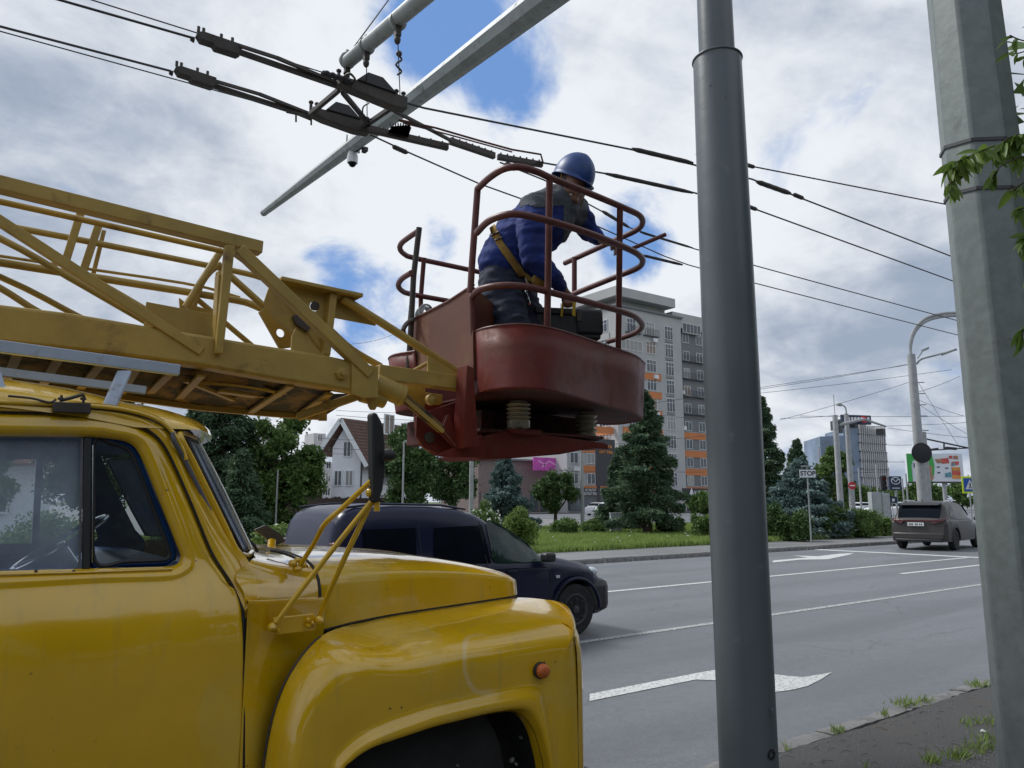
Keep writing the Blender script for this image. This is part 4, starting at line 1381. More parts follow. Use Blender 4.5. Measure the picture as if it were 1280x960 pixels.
mb = MB(); mb.tube([V(.9, 3.3, .6), V(2.15, 3.3, .62)], .05, 8); mb.tube([V(.9, 4.1, .6), V(2.15, 4.1, .62)], .05, 8); mb.cyl(V(1.53, 2.9, .5), V(1.53, 4.5, .5), .06); mb.build('chassis_rail', M['dkmetal'], truck)
for y_ in (2.95, 4.45):
    mb = MB(); mb.box((.2, y_, .42), (1.1, .1, .1)); mb.build('step', M['dkmetal'], truck, bevel=.01)
# rear wheels and deck behind the cab
mb = MB(); mb.box((-3.1, YC, .95), (4.2, 2.1, .12)); mb.box((-2.6, YC - .4, .75), (5.0, .12, .25)); mb.box((-2.6, YC + .4, .75), (5.0, .12, .25)); mb.build('flat_deck', M['boom'], truck, bevel=.01)
for y_ in (2.85, 4.55):
    mb = MB(); mb.lathe([(.25, -.2), (.43, -.22), (.46, -.15), (.46, .15), (.43, .22), (.25, .2)], V(-3.2, y_, .51), (0, 1, 0), 32); mb.build('rear_wheel', M['tyre'], truck)

# front panel with the rounded corner and grille
zf = 1.17
xf0 = Ow[-6].x + .004
plan = [(xf0, YF), (xf0 + .030, YF + .008), (xf0 + .055, YF + .030), (xf0 + .072, YF + .07), (xf0 + .08, YF + .14), (xf0 + .085, YF + .3), (xf0 + .09, YC)]
plan = plan + [(x, 2 * YC - y) for x, y in reversed(plan[:-1])]
tz = P3(716, 777, 2.62).z
hgt = [(.40, 0), (.7, 0), (tz - .22, 0), (tz - .12, .004), (tz - .06, .016), (tz - .03, .036), (tz - .014, .065), (tz - .004, .11)]
rows = []
for z, ins in hgt:
    row = []
    for i, (x, y) in enumerate(plan):
        yy = y + ins * (1 if y < YC else -1) * (0.7 if i < 5 or i > len(plan) - 6 else 0)
        row.append(V(x - ins * (1.0 if 1 < i < len(plan) - 2 else .2), yy, z + (.06 * max(0, 1 - abs((y - YC) / .75) ** 2) if ins > .03 else 0)))
    rows.append(row)
mb = MB(); mb.grid(rows); mb.build('front_panel', Yl, truck, smooth=75)
for y_ in (2.88, 2 * YC - 2.88):
    c = V(xf0 + .082, y_, .96)
    mb = MB(); mb.lathe([(.105, -.02), (.115, .015), (.10, .03), (.095, .02)], c, (1, 0, 0), 24); h_ = mb.build('headlight', M['rubber'], truck)
    mb = MB(); mb.lathe([(.095, .015), (.08, .035), (.04, .048), (.0, .052)], c, (1, 0, 0), 24); mb.build('lens', M['headlamp'], h_)
for k in range(6):
    mb = MB(); mb.box((xf0 + .095, YC, .72 + k * .07), (.012, 1.1, .03)); mb.build('grille_bar', M['rubber'], truck, bevel=.004)
mb = MB(); mb.box((xf0 + .14, YC, .40), (.08, 2.1, .16)); mb.build('front_bumper', M['dkmetal'], truck, bevel=.02)
# side indicator
c = oy(676, 838, YF - .022)
mb = MB(); mb.lathe([(.031, -.012), (.034, .006), (.031, .012)], c + V(0, .004, 0), (0, -1, 0), 24); ind = mb.build('indicator_lamp', M['rubber'], truck)
mb = MB(); mb.lathe([(.029, .008), (.0285, .022), (.025, .031), (.018, .036), (.0, .038)], c + V(0, .002, 0), (0, -1, 0), 24); mb.build('lens', M['orange'], ind)
mb = MB(); mb.ell(oy(694, 827, YF - .014), (.003, .003, .003), 6, 4); mb.build('rivet', M['dkmetal'], truck)

# mirror and its tubular arms
YMb = 2.70; YMt = 2.50
mt = oy(469, 612, YMt)
for pts, r_ in (([(374, 708, 2.86), (392, 680, 2.78), (406, 655, 2.66), (430, 633, 2.6), (465, 600, YMt)], .0095), ([(345, 778, 2.69), (400, 707, 2.62), (468, 622, YMt)], .010), ([(399, 772, 2.74), (425, 710, 2.62), (469, 618, YMt)], .010)):
    mb = MB(); mb.tube(cr([oy(*p) for p in pts], 5), r_, 10); mb.build('mirror_arm', Yl, truck, smooth=80)
mb = MB()
for px, py in ((466, 606), (462, 616), (470, 612)): mb.ell(oy(px, py, YMt), (.014, .014, .016), 10, 6)
mb.tube([oy(469, 594, YMt), oy(470, 628, YMt)], .007, 8); mb.build('mirror_clamp', Yl, truck)
ma = oy(468, 521, YMt - .01); mbm = oy(471, 626, YMt - .01)
pr_ = [(468, 515), (472, 517), (477, 526), (480, 535), (482, 560), (482, 590), (479, 612), (474, 627), (470, 629), (467, 626), (466, 560), (465, 518)]
mb = MB(); mb.prism([oy(a, b, YMt - .03) for a, b in pr_], (0, .045, 0)); mr = mb.build('mirror', M['rubber'], truck, bevel=.008)
mb = MB(); mb.lathe([(.020, -.01), (.021, .02), (.012, .035), (.0, .038)], oy(482, 569, YMt - .05), (1, -.15, 0), 16); mb.build('mirror_knob', M['black_plastic'], mr)
mb = MB(); mb.cyl(oy(471, 628, YMt), oy(471, 639, YMt), .011); mb.build('mirror_stem', Yl, mr)
# bracket plate on cowl
Q = [oy(a, b, 2.715) for a, b in ((342, 772), (392, 767), (396, 772), (394, 788), (345, 794), (340, 788))]
mb = MB(); mb.prism([p + V(0, .012, 0) for p in Q], (0, -.014, 0)); bk = mb.build('mirror_bracket', Yl, truck, bevel=.003)
for px, py in ((346, 777), (347, 788), (385, 775), (385, 782), (390, 779)):
    mb = MB(); mb.lathe([(.009, 0), (.009, .006), (.005, .012)], oy(px, py, 2.70), (0, -1, 0), 8); mb.build('bolt_head', Yl, bk)
mb = MB()
for px, py, r_ in ((340, 784, .016), (399, 775, .015)): mb.ell(oy(px, py, 2.69), (r_, .02, r_), 10, 6)
mb.build('pivot_boss', Yl, bk)
# knob cluster on scuttle and wire
mb = MB()
for px, py, r_ in ((366, 704, .018), (372, 711, .020), (379, 706, .016), (372, 700, .014)): mb.ell(oy(px, py, 2.86), (r_, r_, r_ * .8), 10, 6)
mb.build('arm_foot', Yl, truck)
mb = MB(); mb.tube(cr([oy(338, 688, 3.1), oy(355, 692, 3.05), oy(372, 699, 2.97), oy(384, 708, 2.9)], 5), .005, 6); mb.build('washer_hose', M['rubber'], truck)
# wiper and small panel near windscreen base
mb = MB(); mb.tube([oy(322, 690, 3.0), oy(318, 682, 3.0), oy(308, 672, 3.05)], .006, 6); mb.tube([oy(310, 684, 3.05), oy(296, 655, 3.05)], .004, 6); mb.build('wiper', M['black_plastic'], truck)
mb = MB(); mb.prism([oy(a, b, 3.9) for a, b in ((318, 662), (333, 656), (352, 668), (357, 677), (344, 682))], (0, .02, .0)); mb.build('far_mirror', M['wheel'], truck, bevel=.004)
mb = MB(); mb.cyl(oy(338, 694, 3.8), oy(340, 676, 3.85), .02); mb.build('far_mirror_foot', Yl, truck)

# rack of grey flat bar over the cab
YR = 2.98
def flat(pts, Y0, Y1, wd, th, nm, m_):
    mb = MB(); a = oy(*pts[0], Y0); b = oy(*pts[1], Y1); mb.beam(a, b, th, wd); return mb.build(nm, m_, truck, bevel=.003)
flat([(-340, 388), (224, 463)], YR, YR, .040, .03, 'roof_rack_rail', M['rack'])
flat([(-200, 439), (182, 488)], YR + .55, YR + .55, .034, .03, 'roof_rack_rail', M['rack'])
flat([(156, 464), (135, 512)], YR - .015, 2.90, .012, .050, 'roof_rack_leg', M['rack'])
mb = MB(); 
a1, a2 = oy(150, 463, YR - .02), oy(162, 465, YR - .02); b1_, b2_ = oy(128, 511, 2.88), oy(144, 512, 2.88)
mb.prism([a1, a2, b2_, b1_], (0, .02, 0)); mb.build('roof_rack_leg', M['rack'], truck, bevel=.002)
a1, a2 = oy(-10, 462, YR - .02), oy(2, 466, YR - .02); b1_, b2_ = oy(-8, 505, 2.88), oy(12, 503, 2.88)
mb = MB(); mb.prism([a1, a2, b2_, b1_], (0, .02, 0)); mb.build('roof_rack_leg', M['rack'], truck, bevel=.002)
# clamp on the gutter
c = [oy(a, b, 2.85) for a, b in ((66, 503), (112, 505), (112, 518), (65, 516))]
mb = MB(); mb.prism(c, (0, -.03, 0)); cl = mb.build('gutter_clamp', M['dkmetal'], truck, bevel=.003)
mb = MB()
for px in (76, 104): mb.cyl(oy(px, 504, 2.84), oy(px + 1, 494, 2.84), .004, seg=8); mb.lathe([(.009, 0), (.009, .008)], oy(px, 500, 2.84), (0, 0, 1), 6)
mb.tube(cr([oy(78, 500, 2.84), oy(90, 497, 2.83), oy(104, 493, 2.84)], 4), .006, 6); mb.tube(cr([oy(10, 495, 2.84), oy(40, 498, 2.84), oy(62, 503, 2.84), oy(70, 499, 2.84)], 4), .004, 6)
mb.build('clamp_bolt', M['dkmetal'], cl)
#@@BOOM
# ------------------------------------------------------------------ lattice boom
YA = 3.50; YB = 4.02
boom = bpy.data.objects.new('boom', None); C.objects.link(boom); boom.parent = truck; boom.location = -Vector(truck['_loc'])
BM = M['boom']
FM = FPX


def bar(nm, a, b, Y, wpx, depth=.05, m=None, Y2=None, bev=.004, ext=0):
    """rectangular bar between two sighted points, wpx tall in the picture"""
    p = oy(*a, Y); q = oy(*b, Y2 if Y2 else Y)
    dd = (p + q) / 2 - CAM; h = wpx * dd.dot(_F) / FM
    if ext: p = p - (q - p).normalized() * ext
    mb = MB(); mb.beam(p, q, depth, h); return mb.build(nm, m or BM, boom, bevel=bev)


def rod(nm, pts, Y, wpx, m=None):
    P = [oy(p[0], p[1], p[2] if len(p) > 2 else Y) for p in pts]
    dd = P[0] - CAM; r = wpx * dd.dot(_F) / FM / 2
    mb = MB(); mb.tube(cr(P, 4) if len(P) > 2 else P, r, 12); return mb.build(nm, m or BM, boom, smooth=80)


def plate(nm, px, Y, th=.012, m=None, hole=None):
    P = [oy(a, b, Y) for a, b in px]
    mb = MB()
    if hole:
        # plate with a round opening: ring of quads from outline to hole
        hx, hy, hr = hole
        hc = oy(hx, hy, Y); r = hr * (hc - CAM).dot(_F) / FM
        O = []
        n = 36
        for k in range(len(P)):
            a, b = P[k], P[(k + 1) % len(P)]
            for j in range(6): O.append(a.lerp(b, j / 6))
        I = []
        for p in O:
            d = p - hc; d.y = 0; d.normalize(); I.append(hc + d * r)
        e = V(0, th, 0)
        mb.grid([[a, b, b + e, a + e] for a, b in zip(O, I)], cu=True, cv=True)
    else:
        mb.prism(P, (0, th, 0))
    return mb.build(nm, m or BM, boom, smooth=30, bevel=.002)


# near truss
bar('top_chord', (-420, 128), (326, 311), YA, 18.5, .07)
p = (YA,)
mbp = [oy(a, b, YA - .05) for a, b in ((-400, 326), (0, 380), (90, 391), (183, 407), (340, 433), (400, 442), (472, 458), (472, 494), (440, 489), (340, 473), (250, 457), (120, 440), (0, 428), (-400, 376))]
mb = MB(); mb.prism(mbp, (0, .11, 0)); mb.build('bottom_chord', BM, boom, bevel=.014)
bar('diagonal_brace', (-300, 82), (252, 440), YA - .045, 13.5, .03)
bar('diagonal_brace', (298, 312), (462, 468), YA - .05, 14, .05)
mb = MB(); mb.prism([oy(a, b, YA - .09) for a, b in ((282, 306), (294, 307), (279, 442), (270, 441))], (0, .035, 0)); mb.prism([oy(a, b, YA - .06) for a, b in ((272, 345), (283, 306), (270, 441), (262, 438))][:0] or [oy(a, b, YA - .055) for a, b in ((273, 342), (280, 342), (272, 441), (268, 441))], (0, .06, 0)); mb.build('upright', BM, boom, bevel=.003)
# far truss and inner tubes
rod('inner_tube', [(-400, 168), (0, 252), (278, 314)], YA + .12, 10)
rod('inner_tube', [(-400, 215), (0, 281), (280, 336), (326, 347)], YB, 10.5)
rod('far_chord', [(-400, 262), (0, 328), (270, 371), (318, 382), (345, 398)], YB, 13)
rod('far_chord_rail', [(-400, 254), (0, 320), (230, 354), (300, 372)], YB + .03, 5)
rod('diagonal_tube', [(-200, 205), (0, 298), (85, 346), (182, 402), (210, 418)], YB - .1, 10)
rod('diagonal_tube', [(-200, 270), (0, 346), (95, 394), (125, 408)], YB + .05, 9)
rod('diagonal_tube', [(-60, 330), (0, 360), (38, 384), (60, 396)], YB + .02, 9)
rod('diagonal_tube', [(104, 342), (183, 388), (200, 400)], YA + .1, 9)
bar('upright', (103, 259), (81, 330), YB - .1, 9, .04)
bar('upright', (123, 282), (102, 345), YB, 9, .03)
bar('upright', (130, 288), (116, 345), YB + .06, 5, .02)
rod('end_strut', [(277, 312), (232, 384)], YB - .1, 9)
rod('end_strut', [(276, 330), (262, 340), (250, 358), (240, 388)], YB - .02, 8)
bar('end_upright', (274, 340), (270, 395), YB - .15, 6, .05)
rod('diagonal_tube', [(288, 312), (340, 355), (406, 444)], YA + .15, 10)
rod('diagonal_tube', [(280, 338), (350, 402), (372, 430)], YB - .1, 9)
rod('diagonal_tube', [(244, 372), (322, 438)], YB, 7)
plate('gusset', [(183, 377), (268, 393), (266, 428), (180, 408)], YA + .06)
plate('gusset', [(224, 372), (232, 378), (270, 390), (270, 400), (225, 388)], YB - .05)
# knuckle bracket assembly
Yk = YA + .14
bar('bracket_flange', (345, 352), (446, 373), Yk, 5, .16)
plate('bracket_plate', [(336, 360), (350, 354), (414, 368), (412, 446), (402, 444), (345, 400), (330, 378)], Yk, .014, hole=(393, 383, 6))
mb = MB(); mb.lathe([(.022, -.004), (.024, .01), (.012, .012)], oy(393, 383, Yk + .01), (0, -1, 0), 16); mb.build('pivot_boss', M['dkmetal'], boom)
bar('bracket_upright', (415, 368), (406, 445), Yk - .02, 9, .06)
plate('bracket_web', [(418, 372), (445, 377), (470, 398), (470, 407), (418, 397)], Yk + .02, .012)
plate('lug_plate', [(324, 390), (338, 379), (352, 380), (372, 412), (365, 434), (350, 436)], Yk + .22, .02, hole=(351, 416, 5.5))
plate('lug_plate', [(365, 420), (370, 410), (404, 443), (404, 447), (364, 442)], YA - .02, .014)
plate('dark_link', [(366, 395), (374, 391), (390, 407), (384, 415), (370, 405)], Yk - .02, .02, M['dkmetal'])
plate('dark_link', [(337, 384), (346, 378), (358, 392), (352, 400)], Yk + .1, .02, M['dkmetal'])
rod('basket_stay', [(428, 373), (500, 418), (582, 472)], Yk - .02, 11)
rod('basket_stay', [(412, 412), (440, 437), (476, 458)], Yk + .1, 9)
bar('basket_beam', (470, 466), (583, 481), YA + .06, 18, .09)
plate('beam_gusset', [(535, 444), (578, 470), (580, 476), (535, 472)], YA + .05, .014)
rod('basket_stay', [(516, 464), (536, 453)], YA + .3, 5)
bar('basket_beam', (470, 488), (550, 500), YA + .30, 12, .06)
mb = MB(); mb.lathe([(.03, -.02), (.034, 0), (.03, .018), (.012, .02)], oy(426, 467, YA - .05), (0, -1, 0), 6); mb.lathe([(.012, .0), (.012, .034)], oy(426, 467, YA - .05), (0, -1, 0), 10); mb.build('pivot_bolt', BM, boom)
plate('joint_plate', [(440, 453), (473, 458), (473, 497), (455, 497), (440, 491)], YA - .065, .02)
rod('joint_knuckle', [(452, 492), (480, 500)], YA + .03, 22)
mb = MB(); mb.lathe([(.030, -.02), (.026, .03), (.014, .05)], oy(466, 500, YA), (0, 0, -1), 8); mb.build('grease_boss', BM, boom)
# lifting cylinder
a = oy(468, 480, YA + .02); b = oy(501, 494, YA - .0)
mb = MB(); mb.cyl(a, b, .055, .055, 20); mb.lathe([(.060, 0), (.060, .02), (.05, .03)], b - (b - a).normalized() * .01, (b - a), 20); mb.build('cylinder_body', BM, boom)
c = oy(552, 537, YA - .02)
mb = MB(); mb.beam(b, c, .035, .05); mb.build('cylinder_rod', M['boomdark'], boom, bevel=.01)
mb = MB(); mb.beam(b + V(0, -.02, -.012), c + V(0, -.02, -.012), .012, .02); mb.build('cylinder_rod_edge', BM, boom)
plate('hinge_side_plate', [(505, 478), (532, 482), (531, 512), (512, 510)], YA + .18, .02)
mb = MB(); mb.lathe([(.03, 0), (.03, .03), (.015, .04)], oy(537, 500, YA + .1), (0, -1, 0), 14); mb.build('hinge_pin', BM, boom)

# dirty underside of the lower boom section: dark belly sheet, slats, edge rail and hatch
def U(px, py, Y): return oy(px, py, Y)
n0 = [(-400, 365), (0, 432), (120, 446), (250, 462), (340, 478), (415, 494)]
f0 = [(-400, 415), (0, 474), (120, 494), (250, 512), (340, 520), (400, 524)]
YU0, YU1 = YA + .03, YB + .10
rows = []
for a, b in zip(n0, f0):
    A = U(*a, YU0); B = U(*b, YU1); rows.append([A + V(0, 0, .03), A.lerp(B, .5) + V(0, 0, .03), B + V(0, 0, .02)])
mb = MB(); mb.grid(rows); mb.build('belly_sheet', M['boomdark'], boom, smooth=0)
for k in range(len(f0) - 1):
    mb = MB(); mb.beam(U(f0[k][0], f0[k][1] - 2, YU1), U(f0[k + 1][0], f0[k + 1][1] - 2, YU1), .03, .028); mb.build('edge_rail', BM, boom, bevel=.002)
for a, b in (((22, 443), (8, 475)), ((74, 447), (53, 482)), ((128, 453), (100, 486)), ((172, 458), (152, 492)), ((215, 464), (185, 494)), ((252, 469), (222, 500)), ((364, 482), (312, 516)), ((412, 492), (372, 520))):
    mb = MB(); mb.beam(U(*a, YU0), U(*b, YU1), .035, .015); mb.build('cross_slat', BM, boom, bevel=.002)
bar('tail_brace', (372, 521), (470, 487), YA + .25, 10, .03, Y2=YA)
plate('tail_tab', [(399, 505), (409, 505), (409, 526), (399, 526)], YA + .3, .012)
plate('tail_plate', [(405, 492), (440, 492), (425, 508), (406, 520)], YA + .35, .01, M['boomdark'])
# round inspection hatch seen from below
hc = U(300, 486, YA + .28)
rows = []
for k in range(32):
    a = 2 * math.pi * k / 32
    d = V(math.cos(a) * .20, math.sin(a) * .13, math.cos(a) * -.012)
    rows.append([hc + d * .93 + V(0, 0, -.01), hc + d + V(0, 0, -.015), hc + d * 1.06 + V(0, 0, -.004)])
mb = MB(); mb.grid(rows, cu=True); mb.build('hatch_ring', BM, boom)
mb = MB(); mb.beam(hc + V(-.10, 0, -.02), hc + V(.08, 0, -.03), .07, .015); mb.build('hatch_handle', BM, boom, bevel=.003)
for a, b in (((232, 476), (292, 500)), ((330, 486), (398, 500))):
    mb = MB(); mb.beam(U(*a, YA + .2), U(*b, YA + .45), .028, .014); mb.build('cross_slat', BM, boom)

# ------------------------------------------------------------------ red work basket round the boom tip
bk = bpy.data.objects.new('basket', None); C.objects.link(bk); bk.parent = truck; bk.location = -Vector(truck['_loc'])
ZTOP, ZMID, ZLOW, ZRIM = 3.40, 3.12, 2.80, 2.60
def lvl(pts, z): return [oz(a, b, z) for a, b in pts]
# plan outline of the near bay from the top rail, reused for rim
top = lvl([(597, 236), (612, 222), (630, 211), (650, 209), (672, 215), (690, 223), (740, 243), (785, 262), (800, 270), (803, 279), (795, 288), (765, 302), (706, 329)], ZTOP)
mid = lvl([(596, 291), (610, 277), (630, 269), (650, 268), (690, 277), (740, 293), (785, 311), (800, 320), (803, 328), (795, 336), (765, 348), (706, 372)], ZMID)
low = lvl([(590, 371), (600, 362), (625, 357), (655, 358), (690, 366), (740, 379), (785, 392), (799, 400), (802, 409), (790, 418), (760, 427)], ZLOW)
RT = .019
for P in (top, mid, low):
    mb = MB(); mb.tube(cr(P, 6), RT, 12); mb.build('rail', M['redrail'], bk, smooth=80)
def post(a, b, Y=None):
    mb = MB(); mb.tube([a, b], RT, 12); mb.build('post', M['redrail'], bk, smooth=80)
def near_on(P, px):
    best = min(cr(P, 10), key=lambda q: abs((q - CAM).dot(_R) / (q - CAM).dot(_F) * FPX + 640 - px) + (.0 if q.y < 3.35 else 40))
    return best
rimP = lvl([(592, 416), (605, 411), (628, 407), (655, 406), (685, 410), (715, 418), (760, 433), (790, 443), (801, 450), (803, 458)], ZRIM)
rimP += [V(rimP[-1].x + .03, rimP[-1].y + .35, ZRIM), V(3.46, 4.30, ZRIM), V(3.38, 4.62, ZRIM), V(3.1, 4.78, ZRIM), V(2.6, 4.74, ZRIM), V(2.36, 4.62, ZRIM), V(2.28, 4.42, ZRIM), V(2.33, 4.22, ZRIM)]
rim = cr(rimP, 6)
botpx = lvl([(592, 497), (605, 491), (628, 487), (655, 486), (685, 489), (715, 496), (760, 509), (790, 517), (799, 521), (800, 526)], 2.235)
botP = botpx + [V(botpx[-1].x + .03, botpx[-1].y + .35, 2.235), V(3.42, 4.28, 2.235), V(3.34, 4.58, 2.235), V(3.08, 4.72, 2.235), V(2.62, 4.68, 2.235), V(2.40, 4.58, 2.235), V(2.34, 4.40, 2.235), V(2.38, 4.22, 2.235)]
bot = cr(botP, 6)
rows = [[a, a.lerp(b, .35) + V(0, 0, 0), a.lerp(b, .7), b.lerp(a, .04), b + V(0, 0, -.0)] for a, b in zip(rim, bot)]
mb = MB(); mb.grid(rows); mb.build('basket_wall', M['red'], bk, smooth=60, solid=.008)
mb = MB(); mb.tube([p + V(0, 0, .002) for p in rim], .008, 8); mb.build('rim_bead', M['redrail'], bk, smooth=80)
# floor, and raised inner wall beside the boom
bc = sum(bot, Vector()) / len(bot)
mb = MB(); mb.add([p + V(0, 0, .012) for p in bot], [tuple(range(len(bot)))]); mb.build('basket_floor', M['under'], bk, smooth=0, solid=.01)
# ragged lower stiffeners below the floor
for yy in (4.02,):
    mb = MB(); mb.beam(V(2.45, yy, 2.205), V(3.35, yy, 2.205), .05, .05); mb.build('floor_bearer', M['under'], bk)
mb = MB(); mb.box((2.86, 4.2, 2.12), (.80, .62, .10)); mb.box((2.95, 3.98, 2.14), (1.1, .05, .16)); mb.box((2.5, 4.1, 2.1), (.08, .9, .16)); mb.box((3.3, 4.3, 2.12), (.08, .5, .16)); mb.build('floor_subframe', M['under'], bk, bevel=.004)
w0, w1 = ox(592, 361, 2.31), ox(512, 402, 2.36)
w2, w3 = ox(512, 462, 2.36), ox(592, 470, 2.31)
mb = MB(); mb.prism([ox(590, 358, 2.31), ox(560, 379, 2.325), ox(513, 402, 2.36), ox(509, 470, 2.36), ox(592, 475, 2.31)], (.014, 0, 0)); mb.build('rear_panel', M['brown'], bk)
mb = MB(); mb.tube([ox(592, 356, 2.31), ox(560, 377, 2.325), ox(511, 402, 2.36)], .009, 8); mb.build('panel_edge', M['redrail'], bk)
pA = ox(592, 358, 2.33)
mb = MB(); mb.prism([pA, pA + V(.30, .10, -.10), pA + V(.62, .20, -.22), V(pA.x + .62, pA.y + .2, 2.5), V(pA.x, pA.y, 2.4)], (0, .012, 0)); mb.build('inner_side_panel', M['brown'], bk)
# posts of the near bay
def drop(p, z): return V(p.x, p.y, z)
for (tx, ty, bx_, by_, zt_, zb_) in ((597, 236, 588, 372, ZTOP, 2.60),):
    t_p = top[0]; mb = MB(); mb.tube([t_p, ox(590, 330, t_p.x + .0), ox(588, 365, t_p.x)], RT, 12); mb.build('post', M['redrail'], bk, smooth=80)
post(low[0], rim[0] + V(0, 0, -.02))
post(oz(687, 222, ZTOP), oz(684, 411, ZRIM))
post(oz(775, 258, ZTOP), oz(773, 438, ZRIM))
post(ox(718, 322, 3.50), ox(718, 366, 3.50))
# far bay: rails, posts
ftop = lvl([(524, 288), (512, 296), (502, 304), (500, 311), (506, 318), (520, 323), (590, 338), (650, 352)], ZTOP)
fmid = lvl([(514, 341), (503, 348), (498, 356), (502, 363), (515, 368), (570, 378), (640, 392)], ZMID)
for P in (ftop, fmid):
    mb = MB(); mb.tube(cr(P, 6), RT, 12); mb.build('rail', M['redrail'], bk, smooth=80)
c0_ = ftop[0]
mb = MB(); mb.tube([c0_ + V(0, 0, .02), ox(517, 345, c0_.x), ox(514, 404, c0_.x), ox(510, 470, c0_.x)], RT, 12); mb.build('post', M['dkmetal'], bk, smooth=80)
mb = MB(); mb.tube([lvl([(530, 322)], ZTOP)[0], lvl([(526, 372)], ZMID)[0], ox(526, 392, lvl([(526, 372)], ZMID)[0].x)], RT * .9, 12); mb.build('post', M['redrail'], bk, smooth=80)
# stub bar clamped outside the top rail
mb = MB(); mb.tube([lvl([(785, 313)], 3.3)[0], lvl([(832, 293)], 3.42)[0]], .014, 10); mb.build('stub_bar', M['redrail'], bk)
# red carrier: yoke plates, cross beams, insulators
def yp(nm, px, Y, th=.014, m=None, sub=None):
    mb = MB(); mb.prism([oy(a, b, Y) for a, b in px], (0, th, 0)); return mb.build(nm, m or M['red'], bk, bevel=.002)
yp('yoke_plate', [(521, 520), (538, 513), (576, 500), (576, 460), (583, 457), (590, 560), (575, 570), (548, 568), (530, 560), (520, 545)], YA + .06, .016)
yp('yoke_upright', [(584, 456), (592, 460), (597, 545), (600, 556), (580, 560), (580, 520)], YA - .10, .10)
yp('yoke_plate', [(518, 500), (530, 505), (590, 500), (590, 566), (545, 570), (524, 556), (519, 530)], YA + .42, .016)
yp('yoke_gusset', [(548, 540), (556, 520), (562, 518), (575, 556), (570, 562)], YA - .0, .012)
mb = MB(); mb.lathe([(.03, 0), (.03, .012), (.018, .016)], oy(536, 547, YA + .06), (0, -1, 0), 16); mb.lathe([(.022, 0), (.022, .02)], oy(564, 537, YA + .04), (0, -1, 0), 12); mb.build('pivot_boss', M['dkmetal'], bk)
mb = MB(); mb.tube([oy(559, 519, YA - .03), oy(553, 536, YA - .03), oy(570, 558, YA - .03)], .005, 8); mb.build('weld_rod', M['redrail'], bk)
# lower carrier frame: two beams running out under the floor, plus plate
i1 = od(648, 537, 4.46); i2 = od(733, 555, 5.02)
yp('carrier_beam', [(598, 546), (640, 537), (700, 546), (757, 554), (757, 559), (700, 566), (660, 571), (604, 572)], 3.52, .012)
yp('carrier_strut', [(545, 569), (600, 546), (612, 556), (604, 572), (562, 572)], YA - .02, .03)
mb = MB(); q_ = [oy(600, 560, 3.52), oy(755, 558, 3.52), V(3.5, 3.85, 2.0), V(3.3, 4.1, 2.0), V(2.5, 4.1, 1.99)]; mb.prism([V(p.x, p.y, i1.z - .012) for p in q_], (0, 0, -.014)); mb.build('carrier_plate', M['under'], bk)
mb = MB(); mb.box((i1.x, i1.y, i1.z - .02), (.2, .2, .03)); mb.box((i2.x, i2.y, i2.z - .02), (.2, .2, .03)); mb.build('insulator_seats', M['red'], bk)['kind'] = 'stuff'
yp('carrier_diagonal', [(592, 512), (604, 521), (648, 531), (700, 543), (760, 556), (742, 560), (690, 553), (600, 551), (590, 548)], YA + .42, .03)
yp('carrier_web', [(590, 498), (640, 505), (690, 520), (700, 542), (600, 530)], YA + .60, .02, m=M['under'])
mb = MB(); mb.prism([oy(a, b, 3.55) for a, b in ((585, 570), (620, 563), (700, 560), (752, 558), (700, 568), (640, 573), (600, 574))], (0, .35, 0)); mb.build('carrier_base', M['red'], bk, bevel=.004)
for c in (i1, i2):
    H = 2.235 - c.z; n = 5
    pf = [(.045, 0), (.062, .0), (.066, .012), (.066, H * .32), (.056, H * .34)]
    for k in range(4):
        z = H * (.36 + .15 * k)
        pf += [(.054, z), (.069, z + H * .04), (.071, z + H * .075), (.066, z + H * .10), (.054, z + H * .12)]
    pf += [(.05, H)]
    pf = [(r_ * 1.05, z_) for r_, z_ in pf]
    mb = MB(); mb.lathe(pf, c, seg=28); mb.build('insulator', M['ceramic'], bk, smooth=50)
    mb = MB(); mb.lathe([(.075, -.004), (.075, .006)], c, seg=6); mb.build('flange_nut', M['dkmetal'], bk)
# chain hanging at the gate and a coil of rope over the far rail
ch0 = lvl([(519, 322)], ZTOP)[0]; ch1 = ox(511, 404, ch0.x)
rtc = thing('chain', ch0, 'dark steel chain hanging beside the rear gate post of the red basket', 'chain')
mb = MB(); n = 26
for k in range(n):
    c = ch0.lerp(ch1, (k + .5) / n); R_ = Matrix.Rotation(.3 + (math.pi / 2 if k % 2 else 0), 3, 'Z'); 
    P = [c + R_ @ V(math.cos(t) * .011, 0, math.sin(t) * .020) for t in [2 * math.pi * j / 10 for j in range(10)]]
    mb.tube(P, .0035, 5, closed=True)
mb.build('chain_links', M['dkmetal'], rtc)
cc = od(531, 393, 4.95)
rtc = thing('cable_coil', cc, 'small coil of grey cable hung on the far post of the basket', 'cable')
mb = MB()
for k in range(6):
    rr = .048 + rnd.uniform(-.012, .012); ph = rnd.random() * 6; o_ = V(rnd.uniform(-.01, .01), rnd.uniform(-.02, .02), rnd.uniform(-.012, .012))
    mb.tube([cc + o_ + V(math.cos(t) * rr, math.sin(t + ph) * .015, math.sin(t) * rr) for t in [2 * math.pi * j / 20 for j in range(20)]], .0075, 6, closed=True)
mb.tube(cr([cc + V(.04, 0, .03), cc + V(.07, 0, -.0), cc + V(.08, 0, -.05)], 4), .006, 6)
mb.build('cable', M['concrete'], rtc)
rtc = thing('hose', od(512, 405, 4.8), 'short dark hose end sticking out behind the basket panel', 'hose')
